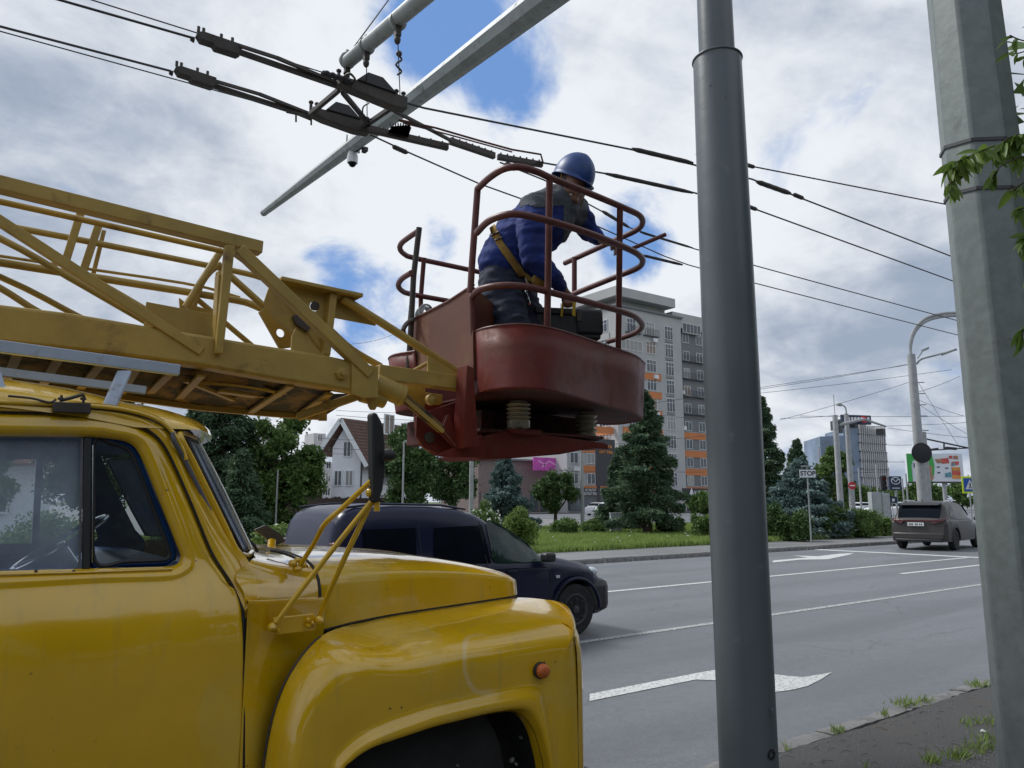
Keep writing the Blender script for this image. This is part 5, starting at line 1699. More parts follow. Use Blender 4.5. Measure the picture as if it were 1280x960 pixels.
mb = MB(); mb.tube(cr([od(516, 400, 4.8), od(509, 404, 4.75), od(504, 412, 4.7), od(506, 420, 4.75)], 4), .016, 8); mb.build('hose_end', M['dkmetal'], rtc)
#@@WORKER
# ------------------------------------------------------------------ the worker
def skin_mesh(name, joints, edges, m, parent=None, sub=2, root=None):
    """joints: {name:(Vector, r or (rx,ry))}; grows a tapered surface over the skeleton and returns a plain mesh"""
    keys = list(joints); idx = {k: i for i, k in enumerate(keys)}
    me = bpy.data.meshes.new(name)
    me.from_pydata([tuple(joints[k][0]) for k in keys], [(idx[a], idx[b]) for a, b in edges], [])
    o = bpy.data.objects.new(name, me); C.objects.link(o)
    md = o.modifiers.new('skin', 'SKIN'); md.use_smooth_shade = True
    for k in keys:
        r = joints[k][1]; r = r if isinstance(r, tuple) else (r, r)
        me.skin_vertices[0].data[idx[k]].radius = r
        me.skin_vertices[0].data[idx[k]].use_root = (k == root)
    ss = o.modifiers.new('sub', 'SUBSURF'); ss.levels = sub; ss.render_levels = sub
    dg = bpy.context.evaluated_depsgraph_get(); dg.update()
    nm = bpy.data.meshes.new_from_object(o.evaluated_get(dg))
    bpy.data.objects.remove(o)
    nm.name = name; nm.materials.clear(); nm.materials.append(m); nm.shade_smooth()
    o = bpy.data.objects.new(name, nm); C.objects.link(o)
    if parent is not None: o.parent = parent; o.location = -Vector(parent['_loc'])
    return o


foot = od(640, 470, 4.5)
man = thing('person', V(foot.x, foot.y, 2.25), 'worker in blue jacket and blue helmet bending forward over the red basket rail', 'person')
J = {
    'pelvis': (od(634, 352, 4.62), .12), 'waist': (od(642, 322, 4.60), .12), 'chest': (od(676, 280, 4.53), .13), 'upper': (od(695, 258, 4.50), .10), 'neck': (od(702, 241, 4.49), .06), 'headb': (od(709, 234, 4.46), .075),
    'hipL': (od(648, 372, 4.70), .095), 'kneeL': (od(668, 440, 4.58), .065), 'ankL': (od(655, 508, 4.72), .045), 'toeL': (od(680, 514, 4.62), .035),
    'hipR': (od(626, 374, 4.52), .10), 'kneeR': (od(648, 446, 4.38), .065), 'ankR': (od(634, 512, 4.52), .045), 'toeR': (od(662, 520, 4.40), .035),
    'shR': (od(668, 262, 4.38), .07), 'elR': (od(668, 322, 4.30), .050), 'wrR': (od(703, 360, 4.46), .030), 'palmR': (od(711, 371, 4.50), (.020, .034)),
    'shL': (od(718, 264, 4.62), .07), 'elL': (od(738, 291, 4.78), .045), 'wrL': (od(752, 299, 4.66), .030), 'palmL': (od(762, 304, 4.60), (.034, .02)),
}
for k_ in ('L', 'R'):
    a_ = J['ank' + k_][0]; t_ = J['toe' + k_][0]; kn = J['knee' + k_][0]
    J['ank' + k_] = (V(a_.x, a_.y, 2.35), .045); J['toe' + k_] = (V(t_.x, t_.y, 2.315), .035); J['knee' + k_] = (V(kn.x, kn.y, 2.60), .065)
E_ = [('pelvis', 'waist'), ('waist', 'chest'), ('chest', 'upper'), ('upper', 'neck'), ('neck', 'headb'), ('pelvis', 'hipL'), ('hipL', 'kneeL'), ('kneeL', 'ankL'), ('ankL', 'toeL'),
      ('pelvis', 'hipR'), ('hipR', 'kneeR'), ('kneeR', 'ankR'), ('ankR', 'toeR'), ('upper', 'shR'), ('shR', 'elR'), ('elR', 'wrR'), ('wrR', 'palmR'), ('upper', 'shL'), ('shL', 'elL'), ('elL', 'wrL'), ('wrL', 'palmL')]
# right hand gripping the handle: fingers curl round it, thumb on the side
def finger(tag_, root_, pts, rs, palm):
    prev = palm
    for k, (p, r) in enumerate(zip(pts, rs)):
        nm = f'{tag_}{k}'; J[nm] = (p, r); E_.append((prev, nm)); prev = nm
pr_ = J['palmR'][0]
for k in range(4):
    o_ = _R * (-.026 + .017 * k) + V(0, .0, 0)
    ln = (.9, 1.0, .95, .8)[k]
    a = pr_ + o_ - _F * .018 + _U * -.012
    finger(f'fr{k}', None, [a, a - _U * .028 * ln - _F * .010, a - _U * .048 * ln + _F * .008, a - _U * .050 * ln + _F * .026], [.010, .0095, .009, .008], 'palmR')
a = pr_ - _R * .034 + _U * .006
finger('thr', None, [a, a - _U * .030 + _F * .012, a - _U * .045 + _F * .026 + _R * .012], [.012, .011, .009], 'palmR')
pl_ = J['palmL'][0]
dl = (pl_ - J['wrL'][0]).normalized(); pn = dl.cross(_F).normalized()
for k in range(4):
    o_ = _F * (-.03 + .019 * k)
    ln = (.85, 1.0, .95, .8)[k]
    a = pl_ + o_ + dl * .035
    finger(f'fl{k}', None, [a, a + dl * .030 * ln - _U * .010, a + dl * .040 * ln - _U * .036, a + dl * .028 * ln - _U * .052], [.0105, .010, .009, .008], 'palmL')
a = pl_ - _F * .045 + dl * .0
finger('thl', None, [a, a - _U * .022 + dl * .012, a - _U * .045 + dl * .012], [.012, .011, .009], 'palmL')
caps = [(J[a_][0], J[a_][1] if not isinstance(J[a_][1], tuple) else min(J[a_][1]), J[b_][0], J[b_][1] if not isinstance(J[b_][1], tuple) else min(J[b_][1])) for a_, b_ in E_ if b_ not in ('toeL', 'toeR')]
for pk, wk in (('palmR', 'wrR'), ('palmL', 'wrL')):
    off = (_R if pk == 'palmR' else _F) * .018
    for s_ in (-1, 0, 1): caps.append((J[pk][0] + off * s_, .016, J[wk][0].lerp(J[pk][0], .4) + off * s_ * .5, .018))
body = blob_mesh('body', caps, M['skin'], .0055, 3, man)

# head with a face, joined into the body mesh
hd = od(715, 237, 4.44)
face = (-_F * .72 + _R * .28 - V(0, 0, 1) * .80).normalized()   # looks down and towards the camera
hup = (V(0, 0, 1) * .8 + (-_F * .5)); hup = (hup - face * hup.dot(face)).normalized(); hx = hup.cross(face).normalized()
RH = Matrix((hx, face, hup)).transposed()      # local x = side, y = forward, z = up
RH = Matrix(((hx.x, face.x, hup.x), (hx.y, face.y, hup.y), (hx.z, face.z, hup.z)))
mb = MB(); rows = []
for i in range(33):
    th = math.pi * i / 32; z = math.cos(th)
    row = []
    for k in range(48):
        ph = 2 * math.pi * k / 48
        x, y = math.sin(th) * math.cos(ph), math.sin(th) * math.sin(ph)
        X, Y_, Z = x * .077, y * .098, z * .118
        if Z < 0:
            X *= 1 - .30 * (-z) ** 1.5; 
            if y < 0: Y_ *= 1 - .35 * (-z)
            else: Y_ *= 1 - .12 * (-z)
        if y > 0:
            f = math.exp(-(X / .012) ** 2) * math.exp(-((Z + .018) / .022) ** 2); Y_ += .026 * f * (1 if Z > -.05 else .3)   # nose
            f = math.exp(-(X / .010) ** 2) * math.exp(-((Z - .005) / .02) ** 2); Y_ += .008 * f
            for s in (-1, 1):
                Y_ -= .012 * math.exp(-((X - s * .030) / .014) ** 2) * math.exp(-((Z - .012) / .010) ** 2)            # sockets
                Y_ += .008 * math.exp(-((X - s * .036) / .018) ** 2) * math.exp(-((Z + .022) / .016) ** 2)            # cheeks
            Y_ += .007 * math.exp(-(X / .045) ** 2) * math.exp(-((Z - .030) / .009) ** 2)                              # brow
            Y_ += .008 * math.exp(-(X / .022) ** 2) * math.exp(-((Z + .062) / .006) ** 2) + .007 * math.exp(-(X / .02) ** 2) * math.exp(-((Z + .075) / .006) ** 2)
            Y_ -= .006 * math.exp(-(X / .024) ** 2) * math.exp(-((Z + .0685) / .003) ** 2)
            Y_ += .012 * math.exp(-(X / .025) ** 2) * math.exp(-((Z + .10) / .014) ** 2)                               # chin
        row.append(hd + RH @ V(X, Y_, Z))
    rows.append(row)
mb.grid(rows, cv=True)
for s in (-1, 1):
    mb.ell(hd + RH @ V(s * .078, -.006, -.012), (.010, .020, .032), 12, 8, RH)
bm = bmesh.new(); bm.from_mesh(body.data)
tmp = mb.mesh('head_tmp', M['skin'], 80); bm.from_mesh(tmp)
bm.to_mesh(body.data); bm.free(); body.data.shade_smooth()
mb = MB()
for s in (-1, 1): mb.ell(hd + RH @ V(s * .030, .076, .012), (.012, .012, .009), 12, 8, RH)
mb.build('eyes', M['white'], man)
mb = MB()
for s in (-1, 1): mb.tube([hd + RH @ V(s * (.014 + .01 * k), .093 - .003 * k * k, .031 + .002 * math.sin(k)) for k in range(4)], .0035, 6)
mb.tube([hd + RH @ V(x * .02, .089 - .006 * abs(x), -.0685) for x in (-1, -.3, .3, 1)], .0018, 5)
mb.build('eyebrows', M['bark'], man)
rows = []
for i in range(9):
    th = math.radians(40 + i * 11)
    rows.append([hd + RH @ V(math.sin(th) * math.cos(p) * .083, math.sin(th) * math.sin(p) * .103, math.cos(th) * .122) for p in [math.radians(170 + k * 200 / 20) for k in range(21)]])
mb = MB(); mb.grid(rows); mb.build('hair', M['bark'], man)
# helmet: shell, ribs, peak
hx_ = hd + hup * .030 - face * .006
rows = []
HUP = (V(0, 0, 1) * .86 + _R * .36 - _F * .16).normalized()
hc_ = od(717, 221, 4.45)
hfwd = (face - HUP * face.dot(HUP)).normalized(); hsd = HUP.cross(hfwd)
RHm = Matrix(((hsd.x, hfwd.x, HUP.x), (hsd.y, hfwd.y, HUP.y), (hsd.z, hfwd.z, HUP.z)))
for i in range(17):
    th = math.radians(2 + i * 6.0)
    row = []
    for k in range(48):
        ph = 2 * math.pi * k / 48
        rr = 1 + .018 * math.exp(-((math.cos(ph) * math.sin(th)) / .14) ** 2) * (1 if i < 15 else 0)
        x, y, z = math.sin(th) * math.cos(ph) * .122, math.sin(th) * math.sin(ph) * .138, math.cos(th) * .150
        if z < 0: z *= 1.0
        row.append(hc_ + RHm @ V(x * rr, y * rr, z * rr))
    rows.append(row)
row = []
for k in range(48):
    ph = 2 * math.pi * k / 48; th = math.radians(99)
    ex = .010 + .042 * max(0, math.sin(ph)) ** 3
    row.append(hc_ + RHm @ V(math.cos(ph) * (.122 + ex * .6), math.sin(ph) * (.138 + ex), -.030 - .012 * max(0, math.sin(ph)) ** 2))
rows.append(row)
mb = MB(); mb.grid(rows, cv=True); mb.add(rows[0], [tuple(range(48))]); hel = mb.build('helmet', M['helmet'], man, smooth=70, solid=.004)
mb = MB()
for s in (-1, 1): mb.tube([hc_ + RHm @ V(s * .108, .03, -.03), hd + RH @ V(s * .079, .02, -.03), hd + RH @ V(s * .05, .055, -.10)], .004, 5)
mb.build('chin_strap', M['strap'], man)

# clothing fused over the same skeleton
seat = od(631, 327, 4.60); mid = od(650, 300, 4.57); che = od(680, 276, 4.52); upp = od(697, 257, 4.50); col_ = od(699, 244, 4.50)
shR, arR, elR, foR, cuR = od(668, 262, 4.38), od(664, 292, 4.30), J['elR'][0], od(688, 343, 4.33), od(699, 355, 4.42)
shL, elL, cuL = J['shL'][0], J['elL'][0], od(748, 297, 4.69)
jk = blob_mesh('jacket', [(seat, .168, mid, .178), (mid, .178, che, .178), (che, .178, upp, .135), (upp, .125, col_, .068), (od(655, 325, 4.60), .14, seat, .165), (upp, .13, shR, .098), (shR, .100, arR, .094), (arR, .094, elR, .078), (elR, .078, foR, .058), (foR, .058, cuR, .050),
                          (upp, .12, shL, .098), (shL, .098, elL, .066), (elL, .066, cuL, .046)], M['jacket'], .011, 5, man)
# wrinkles pushed into the cloth, and the grey yoke as a second material zone of its own panel
from mathutils import noise as mnoise
def wrinkle(o, amp, sc):
    me = o.data; ns = [v.normal.copy() for v in me.vertices]
    for v, nn in zip(me.vertices, ns):
        q = v.co
        f = mnoise.noise(q * sc) * .6 + mnoise.noise(V(q.x * sc * 1.2, q.y * sc * 1.2, q.z * sc * 3.2)) * .6
        v.co = q + nn * amp * f
wrinkle(jk, .017, 8); wrinkle(jk, .007, 24)
panel = bpy.data.objects.new('jacket_panel', jk.data.copy()); C.objects.link(panel); panel.parent = man; panel.location = jk.location
bm = bmesh.new(); bm.from_mesh(panel.data)
kill = []
c_y = od(690, 236, 4.5); front = od(730, 285, 4.5)
for f in bm.faces:
    c = f.calc_center_median()
    v = c - CAM; px = 640 + FPX * v.dot(_R) / v.dot(_F); py = 480 - FPX * v.dot(_U) / v.dot(_F)
    yoke = (py < 262 - (px - 650) * .10 and px > 650) and (c - J['upper'][0]).length < .30
    fr = px > 704 and py > 240 and px < 734 and (c - J['wrL'][0]).length > .16 and (c - cuR).length > .16
    if not (yoke or fr): kill.append(f)
bmesh.ops.delete(bm, geom=kill, context='FACES')
for v in bm.verts: v.co += v.normal * .003
bm.to_mesh(panel.data); bm.free()
panel.data.materials.clear(); panel.data.materials.append(M['jacket_grey'])
hpL, hpR = J['hipL'][0], J['hipR'][0]
tr_ = blob_mesh('trousers', [(od(632, 336, 4.61), .160, od(632, 356, 4.62), .168), (od(632, 356, 4.62), .150, hpL, .128), (hpL, .128, J['kneeL'][0], .095), (J['kneeL'][0], .095, J['ankL'][0], .072),
                             (od(628, 356, 4.58), .155, hpR, .132), (hpR, .132, J['kneeR'][0], .097), (J['kneeR'][0], .097, J['ankR'][0], .072)], M['trousers'], .011, 5, man)
wrinkle(tr_, .022, 11)
for k in ('L', 'R'):
    bt = blob_mesh('boot', [(J['ank' + k][0], .062, J['ank' + k][0] + V(0, 0, -.05), .058), (J['ank' + k][0] + V(0, 0, -.05), .058, J['toe' + k][0] + V(0, 0, -.02), .046)], M['boot'], .01, 3, man)
# harness webbing laid over the jacket
dgc = bpy.context.evaluated_depsgraph_get(); dgc.update()
def over(px, py, off=.010):
    d = ray(px, py).normalized(); best = None
    for ob in (jk, tr_):
        mi = ob.matrix_world.inverted() if ob.matrix_world != Matrix.Identity(4) else Matrix.Identity(4)
        ok, loc, nor, _ = ob.ray_cast(CAM, d)
        if ok:
            t = (loc - CAM).length
            if best is None or t < best[0]: best = (t, loc, nor)
    if best is None: return od(px, py, 4.42)
    return best[1] + best[2] * off
def webbing(nm, pts, wpx, m, parent):
    L_, R_ = [], []
    for i, (x, y) in enumerate(pts):
        a = pts[max(i - 1, 0)]; b = pts[min(i + 1, len(pts) - 1)]
        dx, dy = b[0] - a[0], b[1] - a[1]; l = math.hypot(dx, dy); nx, ny = -dy / l * wpx / 2, dx / l * wpx / 2
        L_.append(over(x + nx, y + ny)); R_.append(over(x - nx, y - ny))
    mb = MB(); mb.grid([[a, (a + b) / 2 - _F * .002, b] for a, b in zip(L_, R_)]); return mb.build(nm, m, parent, solid=.006)
webbing('harness_strap', [(616, 283), (620, 293), (626, 304), (633, 315), (640, 326), (647, 337), (652, 346)], 9, M['strap'], man)
webbing('harness_strap', [(655, 345), (662, 349), (670, 352)], 7, M['strap'], man)
b_ = over(621, 291, .018)
mb = MB(); mb.tube([over(616, 296, .02), over(626, 290, .02)], .006, 6); mb.tube([over(620, 303, .02), over(630, 298, .02)], .005, 6); mb.build('buckle', M['dkmetal'], man)
pc = over(678, 352, .03)
mb = MB(); mb.ell(pc, (.075, .045, .045), 16, 10, Matrix.Rotation(.15, 3, 'Y')); mb.build('tool_pouch', M['strap'], man, label='brown leather pouch on the belt').data
mb = MB()
mb.tube(cr([over(652, 350, .03), over(655, 358, .03), over(652, 366, .03), over(655, 374, .035), over(656, 383, .035)], 4), .0075, 8); mb.build('snap_hook', M['chrome'], man)

# tool case held by its handle
tcb = od(710, 408, 4.6)
case = thing('tool_case', tcb, 'black plastic tool case with yellow strap handle under the worker\'s hand', 'tool case')
dx_ = V(.93, -.12, 0).normalized()
ca, cb_ = od(668, 405, 4.62), od(751, 405, 4.70)
ax_ = (cb_ - ca); ax_.z = 0; L_ = ax_.length; ax_.normalize(); sd_ = V(-ax_.y, ax_.x, 0)
Rc = Matrix(((ax_.x, sd_.x, 0), (ax_.y, sd_.y, 0), (0, 0, 1)))
ctr = (ca + cb_) / 2
mb = MB(); mb.box(ctr + V(0, .03, -.03), (L_ * .96, .20, .15), R=Rc); mb.build('case_body', M['black_plastic'], case, bevel=.012)
mb = MB(); mb.box(ctr + V(0, .03, .06), (L_, .22, .045), R=Rc); mb.build('case_lid', M['black_plastic'], case, bevel=.012)
mb = MB(); mb.box(ctr + ax_ * L_ * .30 + V(0, .02, .0), (L_ * .40, .215, .16), R=Rc); mb.build('side_pocket', M['rubber'], case, bevel=.02)
for s in (-.16, .05):
    mb = MB(); mb.box(ctr - sd_ * .088 + ax_ * s + V(0, .0, .03), (.035, .012, .06), R=Rc); mb.build('latch', M['dkmetal'], case, bevel=.003)
h1, h2 = od(702, 391, 4.55), od(718, 391, 4.55); hh = J['palmR'][0] - _U * .035 + _F * .0
mb = MB(); mb.tube([h1 + V(0, 0, -.02), hh - _R * .036, hh + _R * .030, h2 + V(0, 0, -.02)], .008, 8); mb.build('handle', M['strap_yel'], case)
mb = MB(); mb.beam(od(718, 376, 4.47), od(717, 394, 4.50), .020, .004, up=tuple(_F)); mb.build('handle_tab', M['strap_yel'], case)
#@@CARS
# ------------------------------------------------------------------ cars
def car_parts(root, L, Wd, top, belt, paint, wheels, wr, glass, side_win=(), rear_glass=None, front_glass=None, sill=.24, roof_in=.80, plan=None, detail=True, ns=70):
    us = sorted(set([L * k / ns for k in range(ns + 1)] + [.01, .02, .04, .06, .1, .14, L - .01, L - .03, L - .06, L - .1] + [w_ + s * wr * 1.18 * c for w_ in wheels for s in (-1, 1) for c in (1, .98, .94, .85, .7, .5, .25, 0)]))
    tu = [a for a, b in top]; tz_ = [b for a, b in top]
    bu = [a for a, b in belt]; bz = [b for a, b in belt]
    plan = plan or [(0, .86), (.05, .91), (.15, .955), (.5, .99), (1.2, 1.0), (L - 1.2, 1.0), (L - .5, .97), (L - .2, .90), (L - .06, .80), (L, .70)]
    pu = [a for a, b in plan]; pw = [b for a, b in plan]
    zt = lambda u: float(np.interp(u, tu, tz_))
    hw = lambda u: Wd / 2 * float(np.interp(u, pu, pw))
    def be(u): return min(float(np.interp(u, bu, bz)), zt(u) - .05)
    def yside(u, z):
        b = be(u); t = max(0, min(1, (z - b) / max(.05, zt(u) - b)))
        return hw(u) * lerp(.965, roof_in, t ** 1.15)
    rows = []
    for u in us:
        z0 = sill
        for w_ in wheels:
            d = abs(u - w_); R_ = wr * 1.18
            if d < R_: z0 = max(z0, wr + math.sqrt(R_ * R_ - d * d))
        W2 = hw(u); b = be(u); t_ = zt(u)
        z0 = min(z0, b - .06)
        P = [(W2 * .93, z0), (W2 * .985, z0 + .012), (W2, lerp(z0, b, .25)), (W2 * 1.0, lerp(z0, b, .55)), (W2 * .992, lerp(z0, b, .85)), (W2 * .978, b - .01), (W2 * .965, b)]
        e = t_ - b
        P += [(hw(u) * lerp(.965, roof_in, k ** 1.15), b + e * k) for k in (.3, .6, .84)]
        P += [(hw(u) * (roof_in - .03), b + e * .93), (hw(u) * (roof_in - .10), b + e * .975), (W2 * .45, t_ + .004), (0, t_ + .012)]
        row = [V(u, y, z) for y, z in P] + [V(u, -y, z) for y, z in reversed(P[:-1])]
        rows.append(row)
    mb = MB(); mb.grid(rows)
    for r_ in (rows[0], rows[-1]): mb.add(r_, [tuple(range(len(r_)))])
    body = mb.build('body', paint, root, smooth=42)
    mb = MB(); mb.box((L / 2, 0, sill + .12), (L * .93, Wd * .80, .2)); mb.build('underbody', M['black_plastic'], root)
    for poly in side_win:
        for s in (1, -1):
            pts = cr([V(a, 0, b) for a, b in poly], 3, True) if len(poly) > 4 else [V(a, 0, b) for a, b in poly]
            mb = MB(); ce = sum(pts, Vector()) / len(pts)
            mb.grid([[V(q.x, s * (yside(q.x, q.z) + .007), q.z) for q in [p.lerp(ce, j / 7) for j in range(8)]] for p in sum([[pts[i_].lerp(pts[(i_ + 1) % len(pts)], f_ / 4) for f_ in range(4)] for i_ in range(len(pts))], [])], cu=True)
            mb.build('side_window', glass, root, smooth=0)
    for gl in (rear_glass, front_glass):
        if not gl: continue
        u0, u1, f = gl
        rr = []
        for k in range(9):
            u = lerp(u0, u1, k / 8); t_ = zt(u)
            rr.append([V(u, y, t_ + .014 - (abs(y) / hw(u)) ** 3 * .05) + V(-.006 if u < L / 2 else .006, 0, .006) for y in [hw(u) * f * c for c in (-1, -.8, -.4, 0, .4, .8, 1)]])
        mb = MB(); mb.grid(rr); mb.build('rear_window' if gl is rear_glass else 'windscreen', glass, root, smooth=60)
    for w_ in wheels:
        for s in (1, -1):
            c = V(w_, s * (Wd / 2 - .115), wr)
            mb = MB(); mb.lathe([(wr * .62, -.09), (wr * .90, -.10), (wr * .98, -.085), (wr, -.06), (wr, .06), (wr * .98, .085), (wr * .90, .10), (wr * .62, .09)], c, (0, s, 0), 28)
            wo = mb.build('wheel', M['tyre'], root)
            if detail:
                mb = MB(); mb.lathe([(.0, .05), (wr * .16, .055), (wr * .2, .03), (wr * .45, .045), (wr * .56, .075), (wr * .62, .095), (wr * .64, .08)], c, (0, s, 0), 24)
                mb.build('rim', M['wheel'], wo)
    return body, zt, hw, yside


# dark blue van in the second lane
VX0, VYC = 3.20, 8.30
van = thing('van', (VX0, VYC, 0), 'dark navy blue small van driving past behind the yellow truck bonnet', 'van', local=True)
top = [(0, .72), (.02, .98), (.05, 1.22), (.10, 1.44), (.18, 1.55), (.32, 1.60), (.8, 1.62), (1.25, 1.61), (1.6, 1.58), (1.85, 1.515), (2.24, 1.31), (2.59, 1.10), (2.82, .985), (3.14, .945), (3.49, .875), (3.69, .80), (3.80, .70), (3.87, .55), (3.90, .40)]
belt = [(0, .98), (.6, .97), (1.94, .94), (2.84, .90), (3.54, .80), (3.9, .6)]
def vw(pts): return [(oy(a, b, 7.56).x - VX0, oy(a, b, 7.56).z) for a, b in pts]
sw_ = [vw([(607, 654), (618, 653), (640, 665), (662, 682), (674, 698), (672, 702), (645, 702), (612, 702), (609, 680)]),
       vw([(540, 660), (601, 656), (608, 703), (536, 706)]),
       vw([(452, 662), (517, 660), (515, 704), (450, 704)])]
body, zt, hw, ys_ = car_parts(van, 3.90, 1.74, top, belt, M['navy'], (.62, 3.26), .315, M['glass_dark'], sw_[1:], None, (2.04, 2.74, .74), sill=.22, roof_in=.84)
# front door glass: greenish reflections painted into its colour
pts = cr([V(a, 0, b) for a, b in sw_[0]], 3, True)
for s in (1, -1):
    mb = MB(); ce = sum(pts, Vector()) / len(pts); mb.grid([[V(q.x, s * (ys_(q.x, q.z) + .008), q.z) for q in [p.lerp(ce, j / 7) for j in range(8)]] for p in pts], cu=True); mb.build('door_window', mat('green_reflection_glass', (.02, .04, .035), rough=.05, var=.6, vscale=3, spec=.45), van, smooth=0, label='door glass with greenish reflections in its colour')
for a, b in (((604, 652), (612, 760)), ((526, 657), (530, 730)), ((686, 712), (690, 770))):
    p, q = oy(*a, 7.46), oy(*b, 7.46)
    pts = [V(lerp(p.x, q.x, k / 8) - VX0, 0, lerp(p.z, q.z, k / 8)) for k in range(9)]
    mb = MB(); mb.tube([V(v.x, -(ys_(v.x, v.z) + .001) if v.z > .93 else -hw(v.x) * 1.0, v.z) for v in pts], .004, 5); mb.build('door_seam', M['black_plastic'], van)
mb = MB(); mb.box((2.76, -.93, .98), (.16, .14, .11)); mb.build('door_mirror', M['black_plastic'], van, bevel=.03)
mb = MB(); mb.box((3.68, 0, .45), (.46, 1.62, .42)); mb.build('front_bumper', M['black_plastic'], van, bevel=.10)
for s in (-1, 1):
    mb = MB(); mb.ell((3.65, s * .70, .75), (.085, .10, .06), R=Matrix.Rotation(-s * .4, 3, 'Z')); mb.build('headlight', M['headlamp'], van)
mb = MB(); mb.box((2.96, -.872, .735), (.06, .012, .035)); mb.build('side_repeater', M['headlamp'], van, bevel=.003)
mb = MB(); mb.box((2.26, -.872, .83), (.15, .02, .03)); mb.box((1.49, -.872, .85), (.15, .02, .03)); mb.build('door_handle', M['navy'], van, bevel=.006)
for s in (-1, 1):
    mb = MB(); mb.tube([V(.2, s * .62, 1.585), V(.6, s * .64, 1.625), V(1.4, s * .64, 1.61), V(1.75, s * .62, 1.56)], .013, 8); mb.build('roof_rail', M['navy'], van)
for s in (-1, 1):
    mb = MB(); mb.box((.07, s * .70, 1.08), (.05, .13, .30)); mb.build('tail_light', M['tail'], van, bevel=.02)
for w_ in (.62, 3.26):
    mb = MB(); mb.tube([V(w_ + math.cos(a) * .385, -.872, .315 + math.sin(a) * .385) for a in [math.pi * k / 16 for k in range(17)]], .022, 8); mb.build('arch_flare', M['navy'], van)

# bright steel rim detail on the visible front wheel and lower door trim
for w_ in (.62, 3.26):
    c = V(w_, -.872, .315)
    for k in range(8):
        a_ = k * math.pi / 4; mb = MB(); mb.ell(c + V(math.cos(a_) * .125, .0, math.sin(a_) * .125), (.022, .012, .022), 8, 5); mb.build('rim_hole', M['rubber'], van)
    mb = MB(); mb.lathe([(.185, -.005), (.195, .012), (.18, .016), (.16, .0)], c + V(0, .03, 0), (0, -1, 0), 28); mb.lathe([(.045, 0), (.05, .02), (.03, .03)], c + V(0, .03, 0), (0, -1, 0), 14); mb.build('rim_lip', M['wheel'], van)
mb = MB(); mb.box((1.95, -.868, .42), (2.2, .02, .03)); mb.build('door_trim', M['black_plastic'], van, bevel=.005)
mb = MB(); mb.tube([V(.62, -.864, .90), V(1.5, -.864, .885), V(2.8, -.862, .86)], .006, 5); mb.build('waist_crease', M['navy'], van)

# bronze-grey SUV turning away on the far side
SUVR = math.radians(9)
p_l = oz(1124, 686, 0); 
suv = thing('suv', (26.95, 13.15, 0), 'bronze-grey SUV seen from behind in the far lane by the galvanised pole', 'car', rz=SUVR, local=True)
top = [(0, .55), (.02, .80), (.05, .98), (.12, 1.08), (.30, 1.33), (.46, 1.50), (.60, 1.60), (1.2, 1.665), (2.0, 1.665), (2.5, 1.60), (3.2, 1.20), (3.5, 1.06), (4.2, .92), (4.45, .75), (4.5, .5)]
belt = [(0, 1.0), (1.0, 1.02), (2.5, .97), (4.5, .7)]
suv_win = [[(.62, 1.10), (.85, 1.38), (1.25, 1.53), (2.0, 1.56), (2.5, 1.47), (3.05, 1.10), (2.2, 1.03), (1.2, 1.05)]]
body, zt, hw, ys_ = car_parts(suv, 4.5, 1.88, top, belt, M['suv'], (.92, 3.62), .36, M['glass_dark'], suv_win, (.13, .50, .74), (2.6, 3.3, .8), sill=.30, roof_in=.74)
mb = MB(); mb.prism([V(.40, -.62, 1.56), V(.33, -.60, 1.53), V(.62, -.62, 1.60), V(.75, -.62, 1.635)], (0, 1.24, 0)); mb.build('roof_spoiler', M['black_plastic'], suv, bevel=.01)
mb = MB(); mb.box((-.005, 0, 1.005), (.05, 1.50, .05)); mb.build('light_bar', M['tail'], suv, bevel=.01)
for s in (-1, 1):
    mb = MB(); mb.prism([V(-.03, s * .42, 1.02), V(-.03, s * .50, .90), V(.0, s * .74, .95), V(.10, s * .90, 1.06), V(.05, s * .86, 1.07)], (.07, 0, 0)); mb.build('tail_light', M['tail'], suv, bevel=.008)
    mb = MB(); mb.tube([V(.75, s * .66, 1.655), V(1.3, s * .69, 1.70), V(2.1, s * .68, 1.68)], .015, 8); mb.build('roof_rail', M['chrome'], suv)
    mb = MB(); mb.tube([V(.92 + math.cos(a) * .43, s * .93, .36 + math.sin(a) * .43) for a in [math.pi * k / 14 for k in range(15)]], .03, 8); mb.build('arch_flare', M['black_plastic'], suv)
mb = MB(); mb.box((.02, 0, .48), (.14, 1.62, .24)); mb.build('rear_bumper', M['suv'], suv, bevel=.05)
mb = MB(); mb.box((.0, 0, .34), (.12, 1.5, .10)); mb.build('bumper_skirt', M['black_plastic'], suv, bevel=.03)
mb = MB(); mb.box((-.03, .05, .88), (.02, .52, .115)); npl = mb.build('number_plate', M['plate'], suv, bevel=.003)
mb = MB(); [mb.box((-.042, .05 + q_, .88), (.004, .035, .06)) for q_ in (-.19, -.13, -.05, .0, .10, .15, .20)]; mb.build('plate_marks', M['wheel'], npl, smooth=0)['kind'] = 'stuff'
mb = MB(); mb.box((3.3, -1.02, 1.05), (.16, .2, .13)); mb.box((3.3, 1.02, 1.05), (.16, .2, .13)); mb.build('door_mirror', M['suv'], suv, bevel=.03)
mb = MB(); mb.tube([V(.75, 0, 1.66), V(.66, 0, 1.74)], .012, 6); mb.build('aerial', M['black_plastic'], suv)

